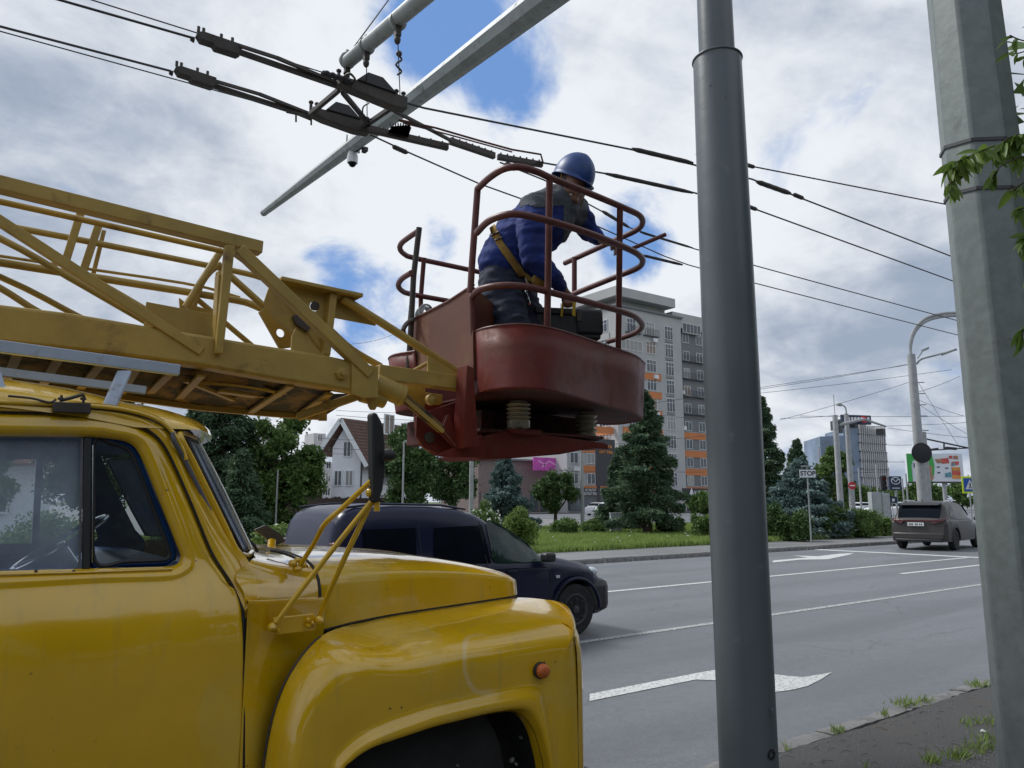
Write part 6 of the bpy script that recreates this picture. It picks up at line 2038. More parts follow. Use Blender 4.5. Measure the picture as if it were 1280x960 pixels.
# parked cars far off, small in the picture
def small_car(col_mat, name='parked_car'):
    r_ = bpy.data.objects.new(name, None); C.objects.link(r_)
    top = [(0, .7), (.05, .95), (.4, 1.02), (.75, 1.38), (1.2, 1.47), (2.2, 1.45), (3.0, 1.05), (4.0, .85), (4.25, .55)]
    car_parts(r_, 4.25, 1.75, top, [(0, .9), (3, .88), (4.2, .7)], col_mat, (.8, 3.4), .31, M['glass_dark'], [[(.75, .97), (1.0, 1.32), (2.2, 1.34), (2.85, .98)]], (.45, .72, .75), (2.3, 2.95, .8), detail=False, ns=26)
    return r_
carw = small_car(M['white']); cars_ = [carw]
silver = mat('silver_car_paint', (.42, .44, .46), rough=.3, metal=.3, var=.04, coat=.5)
spots = [(752, 75, .3, 'white parked car beside the big spruce trunk', 0), (738, 84, .2, 'pale parked car in front of the shops', 1), (776, 92, .4, 'white parked car seen just behind the spruce trunk', 0),
         (1036, 86, .9, 'leftmost white car in the parked row before the tower', 0), (1047, 88, .9, 'second parked car from the left in the row before the tower', 1), (1060, 86, .95, 'white car in the middle of the parked row', 0),
         (1072, 82, .9, 'white car parked just left of the grey cabinet', 0), (1084, 95, 1.0, 'silver car partly behind the grey cabinet', 1), (1124, 74, 1.2, 'white car parked between cabinet and bronze-grey SUV', 0), (1133, 90, 1.2, 'silver car peeping over the bronze-grey SUV', 1),
         (1098, 100, 1.0, 'farthest silver car behind the grey cabinet', 1)]
first = {0: carw, 1: None}
for i, (px, D_, rz, lab, k) in enumerate(spots):
    if i == 0: r_ = carw
    elif k == 1 and first[1] is None: r_ = small_car(silver); first[1] = r_
    else: r_ = copy_tree(first[k])
    p = od(px, 640, D_); r_.location = (p.x, p.y, .11); r_.rotation_euler = (0, 0, rz)
    tag(r_, lab, 'car', 'cars parked in the distance')
#@@BACK
# ------------------------------------------------------------------ trees and shrubs
def rand_tris(centers, size, up_bias=0.0, dirs=None, aspect=.45):
    """one leaf triangle (or needle spray) per centre"""
    n = len(centers)
    if dirs is None:
        d = nrg.normal(size=(n, 3)); d[:, 2] *= (1 - up_bias)
    else:
        d = dirs + nrg.normal(size=(n, 3)) * .45
    d /= np.linalg.norm(d, axis=1)[:, None]
    r_ = nrg.normal(size=(n, 3)); s = np.cross(d, r_); s /= np.linalg.norm(s, axis=1)[:, None]
    sz = (size * nrg.uniform(.6, 1.4, n))[:, None]
    v = np.zeros((n, 3, 3))
    v[:, 0] = centers - d * sz * .5 - s * sz * aspect * .5
    v[:, 1] = centers - d * sz * .5 + s * sz * aspect * .5
    v[:, 2] = centers + d * sz * .5
    return v


def conifer(px, D_, top_py, half_px, label, m, name='spruce_tree', n=26000, base_py=None, skirt=.10, group=None, leaf=.20, trunk=True, seed=0, gz=.14, droop=.25):
    rs = np.random.default_rng(seed + 5)
    b = od(px, 640, D_); b.z = gz
    H = od(px, top_py, D_).z - gz
    R_ = half_px * D_ / FPX * 1.02
    t = thing(name, b, label, 'tree', group)
    mb = MB(); mb.tube([b + V(0, 0, -.1), b + V(.03, 0, H * .4), b + V(0, .02, H * .96)], [H * .026 + .06, H * .017 + .04, .02], 9); mb.build('trunk', M['bark'], t)
    z0 = H * skirt
    cs, ds = [], []
    nb = int(56 + H * 4.5)
    limb = MB()
    for k in range(nb):
        u = (k + rs.random()) / nb                     # 0 bottom .. 1 top
        z = z0 + (H - z0) * (u ** .92)
        prof = (1 - u) ** .74 * (1 - .25 * math.exp(-(u / .08) ** 2))
        r_ = R_ * prof * rs.uniform(.45, 1.20) + .12
        a = k * 2.39996 + rs.normal() * .25
        m_ = max(6, int(n / nb * (.35 + 1.5 * prof)))
        s = rs.uniform(.12, 1.0, m_) ** .6
        wid = r_ * .20 * (1.15 - s * .75) + .05
        lat = rs.normal(size=m_) * wid
        dr = -droop * r_ * s ** 1.2 + .12 * r_ * np.maximum(0, s - .75) * 2
        hang = -np.abs(rs.normal(size=m_)) * (.10 + .05 * r_)
        x = np.cos(a) * r_ * s - np.sin(a) * lat
        y = np.sin(a) * r_ * s + np.cos(a) * lat
        zz_ = z + dr + hang + rs.normal(size=m_) * .03
        cs.append(np.stack([b.x + x, b.y + y, b.z + np.maximum(zz_, .1)], 1))
        dd = np.stack([np.full(m_, math.cos(a)) - np.sin(a) * lat / (wid + .01) * .5, np.full(m_, math.sin(a)) + np.cos(a) * lat / (wid + .01) * .5, np.full(m_, -.35)], 1)
        ds.append(dd)
        if k % 3 == 0: limb.tube([b + V(0, 0, z), b + V(math.cos(a) * r_ * .8, math.sin(a) * r_ * .8, z - droop * r_ * .6)], [.02 + .008 * r_, .008], 4, cap=False)
    limb.build('limbs', M['bark'], t, smooth=0, fix=False)['kind'] = 'stuff'
    tris = rand_tris(np.concatenate(cs), leaf, dirs=np.concatenate(ds), aspect=.42)
    tri_mesh('crown', tris, m, t)
    return t


def broad(px, D_, top_py, half_px, label, m, name='leafy_tree', n=22000, base_h=.22, group=None, leaf=.20, seed=0, gz=.14, clumps=38, cat='tree', pos=None, H=None, R_=None, fill=.5, vr=.52):
    rs = np.random.default_rng(seed + 99)
    if pos is None:
        b = od(px, 640, D_); b.z = gz
        H = od(px, top_py, D_).z - gz; R_ = half_px * D_ / FPX
    else: b = Vector(pos)
    t = thing(name, b, label, cat, group)
    z0 = H * base_h
    c0 = V(b.x, b.y, b.z + (H + z0) / 2)
    hz = (H - z0) / 2
    cl = []
    for k in range(clumps):
        while True:
            v = rs.uniform(-1, 1, 3)
            l = np.linalg.norm(v)
            if .25 < l < 1: break
        rr = rs.uniform(.15, .31)
        v = v * (1 - rr * .55)
        cl.append((np.array([c0.x + v[0] * R_, c0.y + v[1] * R_, c0.z + v[2] * hz]), rr * min(R_, hz * 1.2) * 1.0))
    mb = MB()
    mb.tube([b + V(0, 0, -.1), b + V(.05, .03, H * .3), V(c0.x, c0.y, c0.z)], [H * .022 + .05, H * .016 + .035, H * .008 + .015], 9)
    tk = mb.build('trunk', M['bark'], t)
    mb = MB()
    for c, r_ in cl[::2]:
        s_ = b + V(0, 0, H * rs.uniform(.22, .5)); e_ = Vector(c); md = s_.lerp(e_, .5) + V(rs.normal() * .1, rs.normal() * .1, .1 * H * .3)
        mb.tube(cr([s_, md, e_], 3), .02 + H * .003, 5, cap=False)
    mb.build('limbs', M['bark'], t, smooth=0, fix=False)['kind'] = 'stuff'
    cs = []
    tot = sum(r_ ** 2 for c, r_ in cl)
    for c, r_ in cl:
        m_ = int(n * r_ ** 2 / tot)
        d = rs.normal(size=(m_, 3)); d /= np.linalg.norm(d, axis=1)[:, None]
        rad = r_ * (rs.uniform(0, 1, m_) ** fill) * (1 + .22 * rs.normal(size=m_))
        p = c + d * rad[:, None]; p[:, 2] = np.maximum(p[:, 2], b.z + .05)
        cs.append(p)
    tri_mesh('crown', rand_tris(np.concatenate(cs), leaf, aspect=.6), m, t)
    return t


def shrub(px, D_, top_py, half_px, label, m, name='shrub', n=7000, leaf=.12, seed=0, depth=None, flowers=None, cat='shrub', gz=.14, group=None):
    rs = np.random.default_rng(seed + 300)
    b = od(px, 650, D_); b.z = gz; H = max(.4, od(px, top_py, D_).z - gz); R_ = half_px * D_ / FPX
    t = thing(name, b, label, cat, group)
    mb = MB()
    for k in range(7): a = k * .9; mb.tube([b, b + V(math.cos(a) * R_ * .3, math.sin(a) * R_ * .3, H * .6)], .02, 5, cap=False)
    mb.build('stems', M['bark'], t, smooth=0, fix=False)['kind'] = 'stuff'
    k = 16; cs = []
    for i in range(k):
        a = rs.uniform(0, 6.28); q = rs.uniform(0, .75); cxy = (b.x + math.cos(a) * q * R_, b.y + math.sin(a) * q * R_)
        h_ = H * rs.uniform(.55, .92) * (1 - .35 * q); rr = rs.uniform(.25, .42) * min(R_, H * 1.2)
        m_ = n // k
        d = rs.normal(size=(m_, 3)); d /= np.linalg.norm(d, axis=1)[:, None]
        r_ = rr * rs.uniform(.2, 1.15, m_)[:, None] ** .6
        p = np.array([cxy[0], cxy[1], b.z + h_ - rr * .4]) + d * r_
        low = rs.uniform(0, 1, m_) < .4
        p[low, 2] = b.z + (p[low, 2] - b.z) * rs.uniform(.05, 1, low.sum())
        p[:, 2] = np.maximum(p[:, 2], b.z + .03)
        cs.append(p)
    cs = np.concatenate(cs)
    tri_mesh('foliage', rand_tris(cs, leaf, aspect=.6), m, t)
    if flowers:
        sel = cs[rs.integers(0, len(cs), flowers)]
        out = sel + (sel - np.array([b.x, b.y, b.z + H * .4])) * .12
        o = tri_mesh('blossom', rand_tris(out, leaf * 1.1, aspect=.9), M['flower'], t); o['kind'] = 'stuff'
    return t


# left of the house, seen over the van and through the cab
conifer(272, 27, 430, 74, 'tall dark spruce left of the leafy tree behind the cab', M['spruce'], n=42000, leaf=.17, skirt=.04, seed=1, droop=.35)
broad(352, 27.5, 505, 52, 'mid green leafy tree right beside the tall dark spruce', M['leaf'], n=30000, leaf=.15, seed=2, base_h=.10, clumps=60)
conifer(300, 24, 560, 44, 'small dark spruce in front of the tall dark spruce', M['spruce'], n=14000, leaf=.13, skirt=.02, seed=3)
shrub(352, 20.5, 652, 34, 'light green bushy shrub with pale flower heads behind the wing mirror arms', M['leaf_lt'], n=7000, leaf=.09, seed=4, flowers=60, name='flowering_shrub')
broad(110, 30, 470, 70, 'leafy tree seen through the cab windows', M['leaf_dk'], n=22000, leaf=.17, seed=5, base_h=.12, clumps=50)
shrub(60, 22, 640, 70, 'broad hedge bush seen through the door glass', M['leaf'], n=8000, leaf=.10, seed=6)
broad(-30, 26, 480, 60, 'leafy tree at the far left seen through the door glass', M['leaf'], n=16000, leaf=.17, seed=7, base_h=.15)
# behind mirror and basket
broad(512, 52, 531, 40, 'large round dark green tree between the mirror and the basket', M['leaf_dk'], n=26000, leaf=.24, seed=8, base_h=.06, clumps=56)
broad(568, 60, 545, 34, 'dark green tree behind the red basket carrier', M['leaf_dk'], n=16000, leaf=.26, seed=9, base_h=.06, clumps=40)
conifer(632, 42, 566, 40, 'blue-green spruce under the red basket', M['bluespruce'], n=24000, leaf=.16, skirt=.03, seed=10)
broad(694, 44, 586, 30, 'small dark round-headed tree right of the blue-green spruce', M['leaf_dk'], n=9000, leaf=.16, seed=11, base_h=.22, clumps=40)
shrub(606, 28, 624, 22, 'white flowering bush behind the van roof', M['leaf'], n=6000, leaf=.09, seed=12, flowers=260, name='flowering_shrub')
shrub(650, 25, 634, 26, 'yellow-green feathery bush behind the van roof', M['leaf_lt'], n=11000, leaf=.08, seed=13)
shrub(706, 36, 646, 21, 'low clipped bush left of the lamp post on the lawn', M['leaf'], n=6000, leaf=.10, seed=14)
shrub(741, 37, 649, 17, 'low clipped bush right of the lamp post on the lawn', M['leaf'], n=5000, leaf=.10, seed=15)
# the big spruce on the lawn and its neighbours
bigspruce = conifer(809, 36, 486, 56, 'big spruce on the lawn left of the blue-grey pole', M['spruce'], n=46000, leaf=.16, skirt=.13, seed=16, droop=.30)
b_ = od(809, 650, 36)
mb = MB(); mb.tube([V(b_.x - .1, b_.y, .3), V(b_.x - .55, b_.y + .1, .75), V(b_.x - .75, b_.y + .1, 1.3)], .06, 7); mb.build('low_branch', M['bark'], bigspruce)
conifer(775, 41, 560, 32, 'lower spruce merging into the left of the big spruce', M['spruce'], n=20000, leaf=.16, skirt=.10, seed=17)
shrub(838, 37, 642, 22, 'green bush behind the big spruce trunk', M['leaf_dk'], n=6000, leaf=.10, seed=18)
shrub(880, 33, 636, 17, 'rounded green bush beside the blue-grey pole', M['leaf'], n=6000, leaf=.10, seed=19)
shrub(800, 44, 645, 18, 'small hedge bush behind the tool-grey box on the lawn', M['leaf'], n=4000, leaf=.12, seed=20)
# right of the blue-grey pole
conifer(958, 40, 493, 34, 'tall dark spruce just right of the blue-grey pole', M['spruce'], n=30000, leaf=.17, skirt=.05, seed=21)
conifer(1001, 46, 548, 30, 'dark spruce behind the blue spruce', M['spruce'], n=18000, leaf=.19, skirt=.05, seed=22)
conifer(1003, 34, 572, 62, 'wide blue-grey spruce behind the STOP board', M['bluespruce'], n=44000, leaf=.15, skirt=.02, seed=23, droop=.18)
broad(1045, 62, 552, 26, 'light green tree behind the twin concrete posts', M['leaf'], n=12000, leaf=.26, seed=24, base_h=.06)
shrub(967, 31, 628, 26, 'dark bush at the foot of the blue-grey spruce', M['leaf_dk'], n=8000, leaf=.10, seed=25)
shrub(1000, 30.5, 634, 24, 'dark green bush at the STOP board post', M['leaf_dk'], n=8000, leaf=.10, seed=29)
shrub(1042, 33, 630, 24, 'left half of the rounded green hedge before the parked cars', M['leaf'], n=10000, leaf=.09, seed=26)
shrub(1076, 34, 632, 28, 'right half of the rounded green hedge beside the grey cabinet', M['leaf'], n=11000, leaf=.09, seed=27)
shrub(1106, 35, 645, 12, 'small green bush just left of the bronze-grey SUV', M['leaf'], n=3000, leaf=.09, seed=28)
for i, (px, D_, tp_, hp, lab) in enumerate([(1150, 120, 598, 30, 'far green tree below the left part of the billboard'), (1195, 125, 604, 26, 'far green tree below the right part of the billboard'), (1100, 140, 607, 24, 'far green tree behind the traffic light'),
                                            (1065, 130, 604, 22, 'far tree at the foot of the glass tower'), (880, 90, 615, 20, 'far tree beside the shop front')]):
    broad(px, D_, tp_, hp, lab, M['leaf'], n=4000, leaf=.5, seed=40 + i, base_h=.05, group='far trees')

# trees behind the photographer on the near pavement verge (they show in the paintwork)
for i, (x, y, h_, r_, lab) in enumerate([(-6, -7, 9, 4.2, 'leftmost street tree behind the photographer'), (1.5, -8, 10, 4.6, 'middle street tree behind the photographer'), (9, -6.5, 9, 4.2, 'street tree behind the galvanised pole'),
                                         (17, -7, 10, 4.5, 'rightmost street tree behind the photographer'), (-14, -6.5, 9, 4.4, 'far left street tree behind the photographer'),
                                         (27, -2.5, 9, 4.4, 'street tree on the near verge beyond the right edge, first'), (38, -2, 10, 4.8, 'street tree on the near verge beyond the right edge, second'), (50, -2, 9, 4.6, 'street tree on the near verge beyond the right edge, third'), (64, -2, 10, 5, 'farthest street tree on the near verge beyond the right edge')]):
    broad(0, 0, 0, 0, lab, M['leaf_dk'], n=9000, leaf=.5, seed=60 + i, base_h=.10, pos=(x, y - 2.5, .05), H=h_ * .74, R_=r_, clumps=44, group='street trees behind the pavement')

broad(0, 0, 0, 0, 'near tree just outside the right edge whose branches reach the galvanised pole', M['leaf_dk'], n=16000, leaf=.22, seed=77, base_h=.12, pos=(7.7, -.7, .05), H=7.5, R_=2.9, clumps=60)

# ------------------------------------------------------------------ buildings
def window(mb_parent, meshf, meshg, p, rz, name='window'):
    o = bpy.data.objects.new(name, meshf); C.objects.link(o); o.parent = mb_parent; o.location = p; o.rotation_euler = (0, 0, rz)
    g_ = bpy.data.objects.new('pane', meshg); C.objects.link(g_); g_.parent = o
    return o


def win_meshes(wd, ht, cols=2, fr=.07, fm='win_frame', transom=False):
    """window in the local XZ plane facing -Y"""
    mb = MB()
    mb.box((0, 0, ht - fr / 2), (wd, .10, fr)); mb.box((0, 0, fr / 2), (wd, .12, fr))
    for k in range(cols + 1):
        mb.box((-wd / 2 + fr / 2 + (wd - fr) * k / cols, 0, ht / 2), (fr, .10, ht - 2 * fr))
    if transom: mb.box((0, .002, ht * .68), (wd, .09, fr * .8))
    f = mb.mesh('window', M[fm], 0)
    mb = MB(); mb.add([V(-wd / 2, .0, 0), V(wd / 2, .0, 0), V(wd / 2, .0, ht), V(-wd / 2, .0, ht)], [(0, 1, 2, 3)])
    g_ = mb.mesh('pane', M['win_glass'], 0)
    return f, g_


# apartment block
ap_c = od(775, 640, 116); AX, AY = ap_c.x, ap_c.y
apt = thing('apartment_block', (AX, AY, .1), 'tall grey and orange apartment block rising behind the basket and spruce', 'building', local=True)
ST = 3.0
def blk(nm, x0, x1, y0, y1, z0, z1, m_, par=None):
    mb = MB(); mb.box(((x0 + x1) / 2, (y0 + y1) / 2, (z0 + z1) / 2), (x1 - x0, y1 - y0, z1 - z0)); return mb.build(nm, m_, par or apt, smooth=0)
# px -> metres along the street-side face
def fx(px): return ox_face(px)
def ox_face(px, Y=AY):
    r = ray(px, 560); return CAM.x + r.x * (Y / r.y) - AX
def fz(py, px): return oy(px, py, AY).z - .1
H_top = fz(388, 800)
x_a, x_b, x_c, x_d = ox_face(795), ox_face(833), ox_face(845), ox_face(856)
x_e = ox_face(922)
blk('wall', -.0, x_d, 0, 16, 0, H_top, M['render_grey'])
blk('wall', x_d, x_e, .8, 16, 0, fz(412, 870), M['render_dgrey'])
blk('attic_wall', 2.0, x_c, 1.5, 14, H_top, H_top + 1.5, M['render_grey'])
blk('roof_slab', -.4, x_c + .3, -.6, 13, H_top + 1.5, H_top + 3.0, M['render_grey'])
blk('roof_parapet', x_c + .4, x_e, .2, 12, fz(413, 870), fz(395, 870), M['render_grey'])
blk('cornice', -.3, x_d + .3, -.35, 16, H_top - .05, H_top + .25, M['render_dgrey'])
zs_w = [fz(py, 810) for py in (641,)]
wA = win_meshes(4.6, 1.7, 5); wB = win_meshes(2.2, 2.0, 3, transom=True); wC = win_meshes(2.0, 2.2, 3, transom=True); wD = win_meshes(1.6, 1.6, 2)
acm = MB(); acm.box((0, -.2, .3), (.9, .35, .6)); acm.cyl((0, -.39, .3), (0, -.36, .3), .2); acm = acm.mesh('air_conditioner', M['white'], 30)
railm = MB()
for k in range(9): railm.box((-1.6 + k * .4, -.5, .5), (.04, .04, 1.0))
railm.box((0, -.5, 1.0), (3.3, .06, .06)); railm.box((0, -.25, 0), (3.3, .5, .12)); railm = railm.mesh('balcony_rail', M['rail_grey'], 0)
def put(mesh_, nm, x, y, z, rz=0.0):
    o = bpy.data.objects.new(nm, mesh_); C.objects.link(o); o.parent = apt; o.location = (x, y, z); o.rotation_euler = (0, 0, rz); return o
nst = 9
xa0, xa1 = 1.0, x_b - .8
for k in range(nst):
    z = 3.9 + k * 3.0
    if z > H_top - 2: break
    xm = (xa0 + xa1) / 2; wd = (xa1 - xa0)
    if k < nst - 2:
        blk('spandrel_band', xa0, xa1, -.12, .1, z - 1.05, z + .05, M['orange_wall'])
        blk('band_trim', xa0, xa1, -.16, .1, z + .052, z + .16, M['render_grey'])
    for j, xx in enumerate((lerp(xa0, xa1, .26), lerp(xa0, xa1, .75))):
        window(apt, *(wC if k >= nst - 1 else wA if (k == nst - 2 and j == 0) else wB), (xx, -.06, z + .22), 0)
    if k % 2 == 0: put(acm, 'air_conditioner', xa1 - 1.4, -.1, z - .8)
    if k == nst - 1: put(railm, 'balcony_rail', lerp(xa0, xa1, .3), 0, z + .1); put(railm, 'balcony_rail', lerp(xa0, xa1, .75), 0, z + .1)
    # narrow stair column
    window(apt, *wC, ((x_b + x_c) / 2 + .2, -.04, z + .1), 0)
    if k > 3: put(railm, 'balcony_rail', (x_b + x_c) / 2 + .2, .25, z - .4).scale = (.55, .6, .8)
    # right bay
    for xx in (x_d + 2.0, x_d + 5.4, x_d + 9.5, x_d + 13.0):
        window(apt, *wD, (xx, .74, z + .3), 0)
    if k < 4:
        blk('spandrel_band', x_d + .4, x_e, .66, .9, z - 1.05, z + .05, M['orange_wall']); blk('band_trim', x_d + .4, x_e, .62, .9, z + .052, z + .16, M['render_grey'])
    elif k < 8: put(railm, 'balcony_rail', x_d + 2.2, .8, z + .1); put(railm, 'balcony_rail', x_d + 5.6, .8, z + .1)
    if k in (3, 5): put(acm, 'air_conditioner', x_d + .6, .7, z + .4)
    # left face, looking along the street
    for yy in (3.0, 7.0, 11.0):
        window(apt, *wB, (-.06, yy, z + .22), -math.pi / 2)
    blk('spandrel_band', -.12, .1, 1.5, 12.5, z - 1.05, z + .05, M['orange_wall'] if k < 7 else M['render_grey'])
window(apt, *wA, (x_d + 3, .18, H_top - 2.2), 0)
# lower wing to the left with shops
blk('low_wing_wall', -9.5, -.02, 1.0, 14, 0, fz(560, 750), M['render_grey'])
for k in range(4):
    z = 3.9 + k * 3.0
    for xx in (-8.2, -4.9, -2.0):
        if z < fz(560, 750) - 2: window(apt, *wD, (xx, .92, z + .2), 0)
    blk('spandrel_band', -6.6, -.1, .88, 1.1, z - 1.1, z - .05, M['orange_wall'])
    if k < 2: put(acm, 'air_conditioner', -7.9, .9, z - .9)
blk('shop_front', -9.4, 1.0, .5, .98, .3, 3.0, M['win_glass']); blk('shop_fascia', -9.4, -.2, .30, .49, 2.5, 3.5, M['shop'])
blk('shop_fascia', x_d - 1, x_e, -.10, .15, 2.4, 3.7, M['shop']); blk('shop_front', x_d - .6, x_e, .4, .78, .3, 2.4, mat('purple_shop_glass', (.10, .04, .12), rough=.2, var=.6, vscale=1.5))
def marks(nm, x0, x1, y, z, h, m_, par, seed=1):
    # lettering too small to read in the photograph: a row of letter-sized strokes
    r_ = random.Random(seed); mb = MB(); x = x0
    while x < x1:
        w_ = h * r_.uniform(.35, .75); k_ = r_.random()
        mb.box((x, y, z), (h * .16, .05, h))
        mb.box((x + w_ * .4, y + .002, z + (h * .42 if k_ < .5 else -h * .42)), (w_ * .7, .05, h * .16))
        if k_ > .3: mb.box((x + w_ * .8, y + .004, z - h * .1), (h * .15, .05, h * .8))
        x += w_ + h * .38
    o = mb.build(nm, m_, par, smooth=0); o['kind'] = 'stuff'; return o
marks('shop_lettering', -6.6, -3.2, .28, 3.25, .35, M['white'], apt, 1); marks('shop_lettering', -7.6, -2.6, .28, 2.75, .42, M['white'], apt, 2)
marks('shop_lettering', x_d + 1.9, x_d + 5.6, -.12, 3.05, .62, M['white'], apt, 3)
mb = MB(); mb.prism([V(x_d + .5, -.13, 2.6), V(x_d + 1.7, -.13, 2.6), V(x_d + 1.1, -.13, 3.8)], (0, -.05, 0)); mb.build('shop_emblem', M['white'], apt, smooth=0)
mb = MB()
for k in range(9): mb.box((x_d + .3 + k * .7, -1.2, .8), (.05, .05, 1.1))
for zz_ in (.5, .9, 1.35): mb.box((x_d + 3.1, -1.2, zz_), (5.8, .05, .06))
mb.build('ramp_railing', M['white'], apt, smooth=0)
# dark advertising panel beside the spruce
adp = od(757, 600, 108); 
tt = thing('advert_panel', (adp.x, adp.y, .1), 'dark upright advertising panel with small orange lettering left of the big spruce', 'sign', local=True)
mb = MB(); mb.box((0, 0, 7.0), (3.6, .3, 6.6)); mb.build('panel', M['shop'], tt)
for x_ in (-1.2, 1.2):
    mb = MB(); mb.box((x_, .2, 2.2), (.3, .3, 4.2)); mb.build('leg', M['shop'], tt)
for k in range(2):
    marks('lettering', -1.2, 1.1, -.17, 9.3 - k * .8, .42, M['ad_orange'], tt, 7 + k)
# brown brick building with pink poster
bb = od(655, 640, 112); be_ = od(709, 640, 112)
tt = thing('brick_building', (bb.x, bb.y, .1), 'low brown brick building with a magenta poster under the basket', 'building', local=True)
hB = od(680, 577, 112).z
lenB = ox_face(712, bb.y) - (bb.x - AX)
mb = MB(); mb.box((lenB / 2 - 4, 5, hB / 2), (lenB + 8, 10, hB)); mb.build('wall', M['brown_brick'], tt)
mb = MB(); mb.box((lenB / 2 - 4, -.1, 1.5), (lenB + 7, .1, 2.6)); mb.build('shop_window', M['win_glass'], tt)
for k in range(9):
    mb = MB(); mb.box((-7 + k * 2.4, -.2, 1.5), (.25 if k % 3 else 1.4, .15, 2.9)); mb.build('pier', M['brown_brick'], tt)
mb = MB(); mb.box((lenB / 2 - 4, -.25, hB + .1), (lenB + 8.4, .7, .25)); mb.build('roof_edge', M['render_dgrey'], tt)
pk = od(671, 573, 111)
tt = thing('poster_board', (pk.x, pk.y, hB - 1.1), 'magenta advertising poster on top of the brick building', 'poster', local=True)
mb = MB(); mb.box((2.6, .2, .75), (6.2, .15, 1.9)); mb.build('poster', M['magenta'], tt)
for a, b in (((1.0, .3), (2.4, 1.2)), ((2.4, 1.2), (4.2, .4)), ((.4, 1.2), (1.8, .5))):
    mb = MB(); mb.beam(V(a[0], .11, a[1]), V(b[0], .11, b[1]), .02, .22); mb.build('pink_stroke', mat('pale_pink_print', (.75, .35, .65), rough=.6), tt)

# white gabled house behind the mirror
hA, hB_ = od(413, 640, 60), od(449, 640, 60)
house = thing('gabled_house', (hA.x, hA.y, .1), 'white three-storey house with brown tiled roof left of the mirror', 'house', local=True)
gv = (hB_ - hA); gv.z = 0; gw = gv.length; gv.normalize(); dv = V(-gv.y, gv.x, 0)   # dv points away
# side wall runs to the right from the near corner
sv = od(520, 640, 66) - hB_; sv.z = 0; svl = sv.length; sv.normalize()
ze = od(449, 572, 60).z; zr = od(430, 528, 60).z; zle = od(409, 561, 60).z
P0 = V(0, 0, 0); P1 = gv * gw; rid = gv * (gw * .44)
def H3(p, z): return V(p.x, p.y, z)
zeL = zle
mb = MB(); mb.prism([H3(P0, 0), H3(P1, 0), H3(P1, ze), H3(rid, zr - .3), H3(P0, zeL)], sv * svl); mb.build('wall', M['render_white'], house)
ov = -sv * .6
for a, b, za, zb in ((rid, P1 + gv * .9, zr, ze - .9), (rid, P0 - gv * .8, zr, zeL - .7)):
    mb = MB(); q = [H3(a, za) + ov, H3(b, zb) + ov, H3(b, zb) + sv * (svl + .5), H3(a, za) + sv * (svl + .5)]
    mb.add(q + [p + V(0, 0, .22) for p in q], [(0, 1, 2, 3), (7, 6, 5, 4), (0, 4, 5, 1), (1, 5, 6, 2), (2, 6, 7, 3), (3, 7, 4, 0)]); rf = mb.build('roof', M['rooftile'], house, smooth=0)
    n_ = 14
    mb = MB()
    for k in range(1, n_):
        t = k / n_; p = H3(a, za).lerp(H3(b, zb), t) + V(0, 0, .24); mb.beam(p + ov, p + sv * (svl + .5), .05, .05)
    mb.build('tile_courses', M['rooftile'], rf, smooth=0)['kind'] = 'stuff'
    mb = MB(); mb.beam(H3(a, za) + ov * 1.03 + V(0, 0, .08), H3(b, zb) + ov * 1.03 + V(0, 0, .08), .06, .34); mb.build('barge_board', M['win_frame'], rf, smooth=0)
angH = math.atan2(gv.y, gv.x)
wh_f = win_meshes(1.25, 1.7, 2, .09)
def hwin(px, py_top, face='g'):
    r = ray(px, py_top)
    p0 = hA; nrm = V(gv.y, -gv.x, 0)
    t = (p0 - CAM).dot(nrm) / r.dot(nrm); p = CAM + r * t
    loc = p - V(hA.x, hA.y, .1)
    o = window(house, *wh_f, loc + nrm * .06 - V(0, 0, 1.2), angH); return o
wh_keep = wh_f; wh_f = win_meshes(.62, 1.2, 2, .06)
for px, py in ((434.5, 552), (423, 588), (437, 588), (422, 620), (438, 620)): hwin(px, py)
wh_f = wh_keep
# things on its side wall
angS = math.atan2(sv.y, sv.x)
nS = V(sv.y, -sv.x, 0)
for k in range(3):
    for xx in (3.2, 7.0): window(house, *wh_f, P1 + sv * xx + nS * .06 + V(0, 0, 1.2 + k * 2.9), angS)
text_mesh('red_sign_letters', 'Sc', 1.9, M['red_sign'], house, Matrix.Translation(P1 + sv * 1.7 + nS * .3 + V(0, 0, ze - 1.0)) @ Matrix.Rotation(angS, 4, 'Z') @ Matrix.Rotation(math.pi / 2, 4, 'X'), ext=.05, bold=.02)
mb = MB(); mb.box(P1 + sv * 2.2 + nS * .3 + V(0, 0, ze - 2.6), (1.0, .5, .8), angS); mb.build('air_conditioner', M['white'], house)
mb = MB(); mb.cyl(P1 + nS * .1 - V(0, 0, 0), P1 + nS * .1 + V(0, 0, ze - .5), .07, seg=8); mb.build('downpipe', M['wheel'], house)
mb = MB()
bo = P1 + sv * 2.8 + nS * .7 + V(0, 0, 3.6)
mb.box(bo, (3.0, 1.4, .15), angS)
for k in range(10): mb.box(bo + sv * (-1.4 + k * .31) + nS * .65 + V(0, 0, .5), (.05, .05, 1.0), angS)
mb.box(bo + nS * .65 + V(0, 0, 1.0), (3.0, .07, .07), angS); mb.build('balcony', M['wheel'], house)
